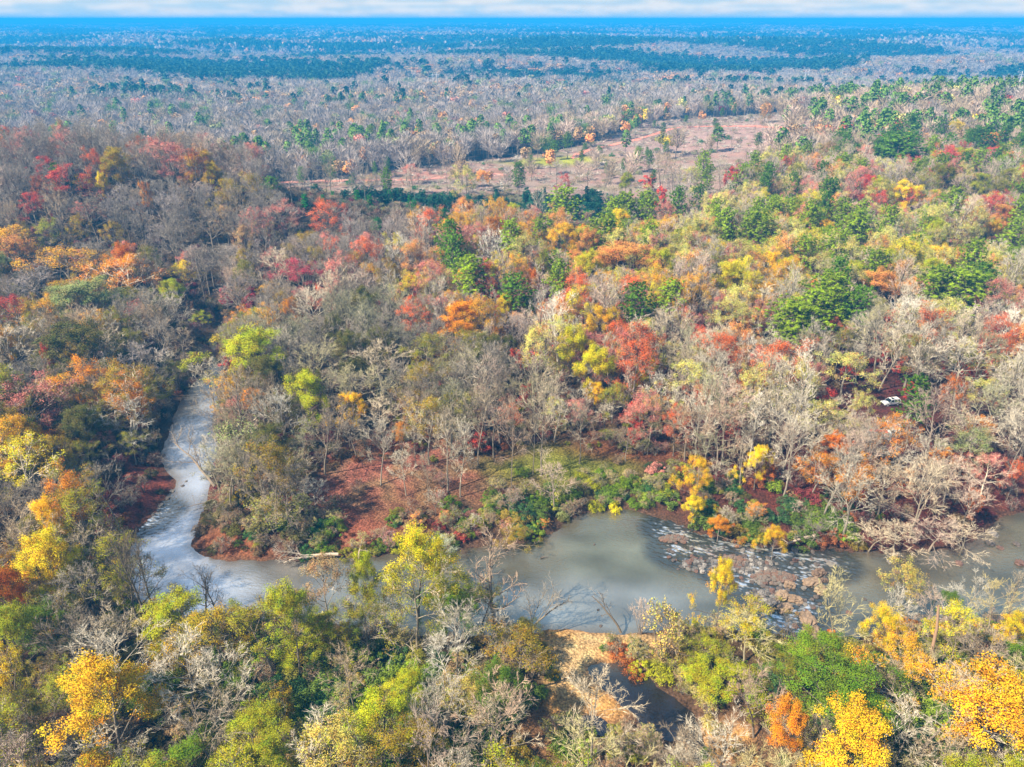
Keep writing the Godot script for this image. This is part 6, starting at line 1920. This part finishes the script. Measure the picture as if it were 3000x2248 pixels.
func rapids_rocks() -> void:
	var r := RandomNumberGenerator.new()
	r.seed = 91
	var stones := []
	for k in 6:
		stones.append(boulder(r, 0.25))
	var slabs := []
	for k in 5:
		slabs.append(boulder(r, 0.85))
	var k := 0
	for s in SLABS:
		# x, d, width, depth, height, turn, tone, label
		var o := MeshInstance3D.new()
		o.name = numbered("rock_ledge")
		o.mesh = slabs[k % 5]
		k += 1
		o.position = Vector3(s[0], s[4] * 0.18, -s[1])
		o.rotation = Vector3(r.randf_range(-0.06, 0.06), deg_to_rad(s[5]), r.randf_range(-0.06, 0.06))
		o.scale = Vector3(s[2] * 0.72, s[4] * 1.5, s[3] * 0.72)
		var tone := Color(0.25, 0.18, 0.125).lerp(Color(0.09, 0.058, 0.048), s[6])
		o.material_override = paint(tone, 0.9, true)
		o.set_meta("label", s[7])
		o.set_meta("category", "rock")
		add_child(o)
	for b in BOULDERS:
		var o := MeshInstance3D.new()
		o.name = numbered("boulder")
		o.mesh = stones[r.randi() % 6]
		var size: float = b[2]
		o.position = Vector3(b[0], size * 0.08, -b[1])
		o.rotation = Vector3(r.randf_range(-0.2, 0.2), r.randf() * TAU, r.randf_range(-0.2, 0.2))
		o.scale = Vector3(size * 1.2, size * 0.62, size)
		o.material_override = paint(Color(0.09, 0.075, 0.07) if b[3] == "dark" else (Color(0.12, 0.072, 0.06) if b[3] == "red" else Color(0.15, 0.135, 0.125)), 0.85, true)
		o.set_meta("category", "rock")
		add_child(o)
		later(o, {"dark": "dark boulder", "red": "reddish boulder", "grey": "grey boulder"}[b[3]], 0.3)
	# the stony heaps between the channels
	for g in HEAPS:
		var mm := MultiMesh.new()
		mm.transform_format = MultiMesh.TRANSFORM_3D
		mm.use_colors = true
		mm.mesh = heap_stone(stones[1])
		mm.instance_count = g[4]
		for i in g[4]:
			var a := r.randf() * TAU
			var q := sqrt(r.randf())
			var x: float = g[0] + cos(a) * q * g[2]
			var d: float = g[1] + sin(a) * q * g[3]
			var s := r.randf_range(0.3, 0.85)
			mm.set_instance_transform(i, Transform3D(Basis.from_euler(Vector3(r.randf(), r.randf() * TAU, r.randf())).scaled(Vector3(s * 1.2, s * 0.8, s)), Vector3(x, 0.08 + g[6] * (1.0 - q * q), -d)))
			var tone := Color(0.15, 0.082, 0.06).lerp(Color(0.13, 0.12, 0.11), r.randf()) if g[5] == "red" else Color(0.07, 0.065, 0.065).lerp(Color(0.26, 0.24, 0.23), pow(r.randf(), 2.0))
			mm.set_instance_color(i, tone)
		var o := MultiMeshInstance3D.new()
		o.name = numbered("gravel")
		o.multimesh = mm
		o.set_meta("kind", "stuff")
		o.set_meta("label", g[7])
		o.set_meta("category", "stones")
		add_child(o)


func heap_stone(m: ArrayMesh) -> ArrayMesh:
	var c := ArrayMesh.new()
	c.add_surface_from_arrays(Mesh.PRIMITIVE_TRIANGLES, m.surface_get_arrays(0))
	c.surface_set_material(0, paint(Color.WHITE, 0.85, true))
	return c


# ------------------------------------------------------------------ vehicles
func suv() -> void:
	var o := thing("suv", "white suv parked on the leaf covered forest track", "car", at(SUVPOS.x, SUVPOS.y), deg_to_rad(SUVTURN))
	var white := StandardMaterial3D.new()
	white.albedo_color = Color(0.62, 0.63, 0.64).linear_to_srgb()
	white.roughness = 0.25
	white.clearcoat_enabled = true
	white.clearcoat = 0.6
	var glass := paint(Color(0.015, 0.022, 0.03), 0.08)
	var black := paint(Color(0.03, 0.03, 0.032), 0.7)
	# side outline, nose at -x
	var a := Acc.new()
	loft(a, [[-2.42, 0.62, 0.86, 0.74], [-2.30, 0.42, 0.98, 0.88], [-1.6, 0.38, 1.06, 0.94], [-0.95, 0.36, 1.10, 0.96], [0.6, 0.36, 1.12, 0.96], [1.9, 0.38, 1.14, 0.95], [2.36, 0.44, 1.12, 0.90], [2.45, 0.60, 1.00, 0.80]])
	part(a.mesh(), white, "body", o)
	var cab := Acc.new()
	# pillars and roof: a tapering shell above the belt line
	cabin(cab, -1.02, 2.34, -0.30, 2.02, 1.09, 1.70, 0.90, 0.70)
	part(cab.mesh(), glass, "window", o)
	var roof := Acc.new()
	cabin(roof, -0.32, 2.08, -0.22, 1.98, 1.695, 1.775, 0.715, 0.66)
	part(roof.mesh(), white, "roof", o)
	for s in [-1.0, 1.0]:
		for x in [[-1.03, -0.33], [0.40, 0.44], [1.35, 1.38], [2.32, 2.0]]:
			var pl := Acc.new()
			pl.tube(PackedVector3Array([Vector3(x[0], 1.08, 0.905 * s), Vector3(x[1], 1.72, 0.71 * s)]), 0.065, 0.055, 4)
			part(pl.mesh(), white, "pillar", o)
		for x in [-1.48, 1.46]:
			var w := Acc.new()
			w.tube(PackedVector3Array([Vector3(x, 0.37, 0.76 * s), Vector3(x, 0.37, 0.98 * s)]), 0.37, 0.37, 18)
			fan(w, Vector3(x, 0.37, 0.98 * s), 0.37, 18, s)
			var wh := part(w.mesh(), black, "wheel", o)
			var rim := Acc.new()
			fan(rim, Vector3(x, 0.37, 0.985 * s), 0.22, 14, s)
			part(rim.mesh(), paint(Color(0.45, 0.45, 0.46), 0.35), "rim", wh)
		var hl := Acc.new()
		hl.box(Vector3(-2.44, 0.74, 0.72 * s - 0.17), Vector3(-2.24, 0.90, 0.72 * s + 0.12))
		part(hl.mesh(), paint(Color(0.5, 0.52, 0.55), 0.1), "headlight", o)
		var tl := Acc.new()
		tl.box(Vector3(2.30, 0.86, 0.80 * s - 0.08), Vector3(2.46, 1.12, 0.80 * s + 0.10))
		part(tl.mesh(), paint(Color(0.35, 0.02, 0.02), 0.2), "tail_light", o)
		var rail := Acc.new()
		rail.tube(PackedVector3Array([Vector3(-0.1, 1.80, 0.60 * s), Vector3(0.8, 1.83, 0.60 * s), Vector3(1.9, 1.80, 0.60 * s)]), 0.03, 0.03, 4)
		part(rail.mesh(), paint(Color(0.25, 0.25, 0.26), 0.4), "roof_rail", o)
		var mi := Acc.new()
		mi.box(Vector3(-0.86, 1.06, 1.02 * s - 0.09), Vector3(-0.68, 1.22, 1.02 * s + 0.09))
		part(mi.mesh(), white, "mirror", o)
	var gr := Acc.new()
	gr.box(Vector3(-2.47, 0.60, -0.52), Vector3(-2.36, 0.82, 0.52))
	part(gr.mesh(), black, "grille", o)
	var sun := Acc.new()
	sun.box(Vector3(0.0, 1.772, -0.42), Vector3(0.75, 1.785, 0.42))
	part(sun.mesh(), glass, "sunroof", o)


func loft(a: Acc, rows: Array) -> void:
	# rows: x, underside, top, half width; a rounded rectangle at each
	var rings := []
	for w in rows:
		var ring := []
		for q in [[-0.9, 0.0], [-1.0, 0.3], [-0.98, 0.75], [-0.88, 1.0], [0.88, 1.0], [0.98, 0.75], [1.0, 0.3], [0.9, 0.0]]:
			ring.append(Vector3(w[0], lerpf(w[1], w[2], q[1]), w[3] * q[0]))
		rings.append(ring)
	for i in rings.size() - 1:
		for k in 8:
			var b: Vector3 = rings[i][k]
			var e: Vector3 = rings[i + 1][(k + 1) % 8]
			var mid: Vector3 = (b + e) * 0.5
			a.four(b, rings[i][(k + 1) % 8], e, rings[i + 1][k], mid - Vector3(mid.x, 0.75, 0))
	for end in [0, rings.size() - 1]:
		for k in range(1, 7):
			a.flat(rings[end][0], rings[end][k], rings[end][k + 1], Vector3.LEFT if end == 0 else Vector3.RIGHT)


func cabin(a: Acc, x0: float, x1: float, u0: float, u1: float, y0: float, y1: float, w0: float, w1: float) -> void:
	var b := [Vector3(x0, y0, -w0), Vector3(x1, y0, -w0), Vector3(x1, y0, w0), Vector3(x0, y0, w0)]
	var t := [Vector3(u0, y1, -w1), Vector3(u1, y1, -w1), Vector3(u1, y1, w1), Vector3(u0, y1, w1)]
	var mid := Vector3((x0 + x1) * 0.5, (y0 + y1) * 0.5, 0)
	for k in 4:
		var e := (k + 1) % 4
		a.four(b[k], b[e], t[e], t[k], (b[k] + b[e]) * 0.5 - mid)
	a.four(t[0], t[1], t[2], t[3], Vector3.UP)


func fan(a: Acc, c: Vector3, r: float, n: int, s: float) -> void:
	for k in n:
		var p := TAU * k / n
		var q := TAU * (k + 1) / n
		a.flat(c, c + Vector3(cos(p) * r, sin(p) * r, 0), c + Vector3(cos(q) * r, sin(q) * r, 0), Vector3(0, 0, s))


func slab_part(lo: Vector3, hi: Vector3, m: Material, called: String, parent: Node) -> MeshInstance3D:
	var a := Acc.new()
	a.box(lo, hi)
	return part(a.mesh(), m, called, parent)


func camper() -> void:
	# an old travel trailer, its roof fallen in and full of red leaves
	var o := thing("camper", "derelict white travel trailer with three windows and red leaves on its broken roof", "camper", at(CAMPERPOS.x, CAMPERPOS.y, 0.0), deg_to_rad(CAMPERTURN))
	var wall := paint(Color(0.46, 0.48, 0.48), 0.6)
	o.scale = Vector3.ONE * 0.8
	var trim := paint(Color(0.56, 0.56, 0.55), 0.5)
	var pane := paint(Color(0.06, 0.07, 0.08), 0.12)
	var red := paint(Color(0.42, 0.06, 0.045), 0.95)
	slab_part(Vector3(-3.0, 0.55, 1.10), Vector3(3.0, 2.65, 1.20), wall, "front_wall", o)
	slab_part(Vector3(-3.0, 0.55, -1.20), Vector3(3.0, 2.55, -1.10), wall, "rear_wall", o)
	slab_part(Vector3(-3.1, 0.55, -1.20), Vector3(-3.003, 2.6, 1.20), wall, "end_wall", o)
	slab_part(Vector3(3.003, 0.55, -1.20), Vector3(3.1, 2.6, 1.20), wall, "end_wall", o)
	slab_part(Vector3(-3.0, 0.45, -1.10), Vector3(3.0, 0.55, 1.10), trim, "floor_panel", o)
	var lit := slab_part(Vector3(-2.95, 2.42, -1.08), Vector3(2.3, 2.52, 1.08), red, "fallen_roof", o)
	lit.set_meta("label", "fallen roof covered with red leaves")
	slab_part(Vector3(2.303, 2.60, -1.25), Vector3(3.15, 2.68, 1.25), trim, "roof_remnant", o)
	slab_part(Vector3(-3.12, 2.652, 1.04), Vector3(3.12, 2.74, 1.26), trim, "roof_edge", o)
	slab_part(Vector3(-3.12, 2.602, -1.26), Vector3(-2.95, 2.70, 1.03), trim, "roof_edge", o)
	slab_part(Vector3(-3.12, 2.552, -1.26), Vector3(2.3, 2.62, -1.06), trim, "roof_edge", o)
	for x in [-2.3, 0.2, 1.6]:
		var w := slab_part(Vector3(x - 0.38, 1.35, 1.202), Vector3(x + 0.38, 2.05, 1.225), trim, "window", o)
		slab_part(Vector3(x - 0.31, 1.42, 1.227), Vector3(x + 0.31, 1.98, 1.240), pane, "pane", w)
	var dr := slab_part(Vector3(-1.35, 0.6, 1.202), Vector3(-0.7, 2.3, 1.222), trim, "door", o)
	slab_part(Vector3(-0.80, 1.35, 1.224), Vector3(-0.75, 1.5, 1.26), pane, "handle", dr)
	slab_part(Vector3(-3.0, 1.05, 1.202), Vector3(-1.4, 1.15, 1.212), paint(Color(0.35, 0.38, 0.42), 0.6), "stripe", o)
	# folded awning leaning off the end
	var aw := Acc.new()
	aw.four(Vector3(-3.12, 2.5, 1.1), Vector3(-3.12, 2.5, -0.9), Vector3(-4.3, 0.3, -0.9), Vector3(-4.3, 0.3, 1.1), Vector3(-1, 1, 0), Color.WHITE)
	aw.four(Vector3(-3.14, 2.44, 1.1), Vector3(-3.14, 2.44, -0.9), Vector3(-4.32, 0.24, -0.9), Vector3(-4.32, 0.24, 1.1), Vector3(1, -1, 0), Color.WHITE)
	part(aw.mesh(), paint(Color(0.42, 0.45, 0.50), 0.7), "awning", o)
	for x in [-0.6, 0.4]:
		var w := Acc.new()
		w.tube(PackedVector3Array([Vector3(x, 0.35, 0.95), Vector3(x, 0.35, 1.18)]), 0.34, 0.34, 14)
		fan(w, Vector3(x, 0.35, 1.18), 0.34, 14, 1.0)
		part(w.mesh(), paint(Color(0.04, 0.04, 0.04), 0.8), "wheel", o)
	# the second, boxier trailer behind it
	var b := thing("box_trailer", "white box trailer with leaves on its roof standing behind the derelict travel trailer", "trailer", at(BOXPOS.x, BOXPOS.y), deg_to_rad(BOXTURN))
	b.scale = Vector3.ONE * 0.8
	slab_part(Vector3(-1.7, 0.5, -1.15), Vector3(1.7, 2.5, 1.15), wall, "body", b)
	slab_part(Vector3(-1.8, 2.503, -1.25), Vector3(1.8, 2.6, 1.25), trim, "roof", b)
	var leaves := Acc.new()
	var r := RandomNumberGenerator.new()
	r.seed = 8
	for k in 520:
		var p := Vector3(r.randf_range(-1.7, 1.7), 2.61, r.randf_range(-1.2, 1.2))
		if n3.get_noise_2d(p.x * 0.9, p.z * 0.9) > -0.05:
			leaf(leaves, r, p + Vector3.UP * r.randf() * 0.06, 0.24, Vector3.UP, Color.WHITE * r.randf_range(0.7, 1.2))
	part(leaves.mesh(), leaf_paint(Color(0.38, 0.12, 0.10)), "leaf_litter", b)
	var w2 := slab_part(Vector3(1.702, 1.2, -0.5), Vector3(1.72, 2.0, 0.5), trim, "window", b)
	slab_part(Vector3(1.722, 1.27, -0.43), Vector3(1.735, 1.93, 0.43), pane, "pane", w2)
	for s in [-1.0, 1.0]:
		var w := Acc.new()
		w.tube(PackedVector3Array([Vector3(0, 0.35, 1.0 * s), Vector3(0, 0.35, 1.2 * s)]), 0.34, 0.34, 14)
		fan(w, Vector3(0, 0.35, 1.2 * s), 0.34, 14, s)
		part(w.mesh(), paint(Color(0.04, 0.04, 0.04), 0.8), "wheel", b)


# ------------------------------------------------------------------ far things
func power_poles() -> void:
	var grey := paint(Color(0.62, 0.62, 0.62), 0.6)
	var tops := []
	for p in POLES:
		var o := thing("power_pole", p[4], "power pole", at(p[0], p[1]), deg_to_rad(p[3]))
		var h: float = p[2]
		for s in [-1.0, 1.0]:
			var a := Acc.new()
			a.tube(PackedVector3Array([Vector3(2.6 * s, -1, 0), Vector3(2.6 * s, h, 0)]), 0.45, 0.28, 8)
			part(a.mesh(), grey, "post", o)
		var c := Acc.new()
		c.box(Vector3(-5.5, h * 0.87, -0.3), Vector3(5.5, h * 0.87 + 0.6, 0.3))
		part(c.mesh(), grey, "crossarm", o)
		var br := Acc.new()
		br.tube(PackedVector3Array([Vector3(-2.6, h * 0.5, 0), Vector3(2.6, h * 0.68, 0)]), 0.12, 0.12, 4)
		br.tube(PackedVector3Array([Vector3(2.6, h * 0.5, 0), Vector3(-2.6, h * 0.68, 0)]), 0.12, 0.12, 4)
		part(br.mesh(), grey, "brace", o)
		for x in [-5.0, 0.0, 5.0]:
			var ins := Acc.new()
			ins.tube(PackedVector3Array([Vector3(x, h * 0.87, 0), Vector3(x, h * 0.87 - 1.6, 0)]), 0.14, 0.14, 6)
			part(ins.mesh(), paint(Color(0.3, 0.32, 0.34), 0.4), "insulator", o)


func houses() -> void:
	for q in HOUSES:
		var o := thing(q[6], q[5], q[7], at(q[0], q[1]), deg_to_rad(q[4]))
		var w: float = q[2]
		var dd: float = q[3]
		slab_part(Vector3(-w / 2, 0, -dd / 2), Vector3(w / 2, 3.2, dd / 2), paint(Color(0.75, 0.74, 0.72), 0.8), "wall", o)
		var a := Acc.new()
		var p := PackedVector2Array([Vector2(-dd / 2 - 0.5, 3.203), Vector2(dd / 2 + 0.5, 3.203), Vector2(0, 3.2 + dd * 0.32)])
		a.prism(p, -w / 2 - 0.5, w / 2 + 0.5)
		var rf := part(a.mesh(), paint(Color(0.72, 0.72, 0.74), 0.5), "roof", o)
		rf.rotation.y = PI / 2
		for x in [-w * 0.3, w * 0.25]:
			slab_part(Vector3(x - 0.7, 1.1, dd / 2 + 0.003), Vector3(x + 0.7, 2.3, dd / 2 + 0.05), paint(Color(0.06, 0.07, 0.09), 0.15), "window", o)
		slab_part(Vector3(-0.5, 0.0, dd / 2 + 0.003), Vector3(0.5, 2.1, dd / 2 + 0.06), paint(Color(0.2, 0.12, 0.08), 0.6), "door", o)


# ------------------------------------------------------------------ fallen and leaning wood
func limb_tree(called: String, label: String, base: Vector3, tip: Vector3, girth: float, boughs: Array, bark: Color, twiggy := 1.0) -> void:
	var o := thing(called, label, "dead tree", base)
	var r := RandomNumberGenerator.new()
	r.seed = hash(label)
	var a := Acc.new()
	var tw := Acc.new()
	var run := tip - base
	var pts := PackedVector3Array()
	for i in 8:
		var t := i / 7.0
		pts.append(run * t + Vector3.UP * run.length() * 0.07 * sin(t * PI) + way(r) * 0.12 * run.length() * 0.1)
	a.tube(pts, girth, girth * 0.25, 7)
	for b in boughs:
		# share along the trunk, direction, length
		var t: float = b[0]
		var f := t * 7.0
		var i := mini(int(f), 6)
		var from := pts[i].lerp(pts[i + 1], f - i)
		var dir: Vector3 = b[1].normalized()
		var ln: float = b[2]
		var lp := PackedVector3Array()
		var q := from
		var cur := dir
		for s in 5:
			lp.append(q)
			q += cur * ln / 4.0
			cur = (cur + way(r) * 0.22).normalized()
		a.tube(lp, girth * 0.42 * (1.0 - t * 0.5), girth * 0.10, 5)
		for s in int(16 * twiggy):
			var g := r.randf_range(0.25, 1.0) * 4.0
			var gi := mini(int(g), 3)
			var sf := lp[gi].lerp(lp[gi + 1], g - gi)
			var sd := bend(r, (lp[gi + 1] - lp[gi]).normalized(), r.randf_range(0.4, 0.9))
			var sl := ln * r.randf_range(0.15, 0.4)
			tw.tube(PackedVector3Array([sf, sf + sd * sl * 0.5, sf + (sd + way(r) * 0.3).normalized() * sl]), 0.045, 0.015, 3)
			for u in 6:
				var e := sf + sd * sl * r.randf_range(0.3, 1.0)
				sprig(tw, r, e, bend(r, sd, r.randf_range(0.3, 0.9)), sl * r.randf_range(0.3, 0.6), 0.04, Color.WHITE * r.randf_range(0.8, 1.2))
	part(a.mesh(), paint(bark, 0.9), "trunk", o)
	part(tw.mesh(), paint(bark.lerp(Color(0.4, 0.37, 0.34), 0.4), 0.9, true), "crown", o)


func fallen_wood() -> void:
	limb_tree("leaning_tree", "dead leafless tree leaning far out over the straight river reach", Vector3(-64.0, 1.6, -132.0), Vector3(-75.8, 7.5, -141.2), 0.34, [[0.30, Vector3(-0.05, 1.00, -0.10), 8.5], [0.33, Vector3(-0.30, 0.70, -0.25), 5.0], [0.45, Vector3(-1.00, 0.15, 0.30), 6.0], [0.62, Vector3(0.15, 0.80, -0.50), 6.0], [0.80, Vector3(-0.60, 0.60, -0.40), 4.5], [0.90, Vector3(0.20, 0.80, -0.30), 4.0]], Color(0.20, 0.16, 0.13), 1.0)
	limb_tree("fallen_log", "bare fallen tree trunk slanting from the far bank into the fast water", Vector3(58.9, 2.2, -114.4), Vector3(51.2, 0.2, -112.9), 0.38, [[0.50, Vector3(-0.40, 0.50, 0.40), 2.5], [0.70, Vector3(-0.60, 0.20, -0.40), 2.0]], Color(0.34, 0.27, 0.21), 0.5)
	limb_tree("fallen_tree", "pale fallen tree with long bare limbs lying in the water off the point", Vector3(-33.0, 1.2, -110.3), Vector3(-42.9, 0.5, -108.7), 0.32, [[0.35, Vector3(-1.00, 0.15, 0.70), 5.5], [0.50, Vector3(-1.00, 0.30, 0.35), 6.0], [0.60, Vector3(-0.90, 0.25, -0.20), 5.0], [0.75, Vector3(-0.70, 0.30, 0.80), 4.0]], Color(0.44, 0.37, 0.30), 0.8)
	limb_tree("leaning_snag", "dark leaning snag with a second thin stem at the head of the sandbar", Vector3(18.2, 0.6, -91.0), Vector3(13.1, 7.5, -92.2), 0.22, [[0.25, Vector3(-0.45, 0.85, -0.10), 6.0], [0.55, Vector3(-0.10, 0.90, -0.20), 3.5], [0.45, Vector3(-0.70, 0.10, 0.20), 1.2]], Color(0.17, 0.14, 0.11), 0.6)
	limb_tree("leaning_tree", "dark forked tree leaning over the wide river pool beside the sandbar", Vector3(1.5, 1.2, -88.7), Vector3(7.9, 7.0, -90.8), 0.24, [[0.20, Vector3(0.25, 0.90, -0.20), 7.5], [0.28, Vector3(-0.15, 1.00, -0.10), 6.5], [0.40, Vector3(0.50, 0.80, -0.30), 6.5], [0.60, Vector3(0.30, 0.90, 0.00), 5.0], [0.70, Vector3(0.80, 0.50, -0.20), 4.0]], Color(0.17, 0.145, 0.11), 1.2)
	limb_tree("floating_log", "short dark log floating in the wide river pool", Vector3(5.4, 0.1, -110.4), Vector3(6.9, 0.1, -110.7), 0.16, [], Color(0.14, 0.11, 0.09), 0.0)
	limb_tree("sunken_branch", "crooked dark branch lying in the river below the leaning dead tree", Vector3(-64.7, 0.5, -127.6), Vector3(-68.7, 0.1, -125.9), 0.12, [[0.50, Vector3(-0.30, 0.30, -0.80), 2.5], [0.70, Vector3(-0.80, 0.20, 0.50), 2.0]], Color(0.15, 0.12, 0.10), 0.3)
	limb_tree("bank_roots", "pale tangle of washed out roots on the bank of the point", Vector3(-29.0, 0.3, -108.9), Vector3(-29.0, 1.9, -113.3), 0.30, [[0.50, Vector3(0.80, 0.30, 0.30), 2.0], [0.60, Vector3(-0.80, 0.40, 0.30), 2.0], [0.80, Vector3(0.50, 0.60, 0.20), 1.6], [0.30, Vector3(-0.60, 0.10, 0.60), 1.8]], Color(0.30, 0.23, 0.18), 0.8)
	pass
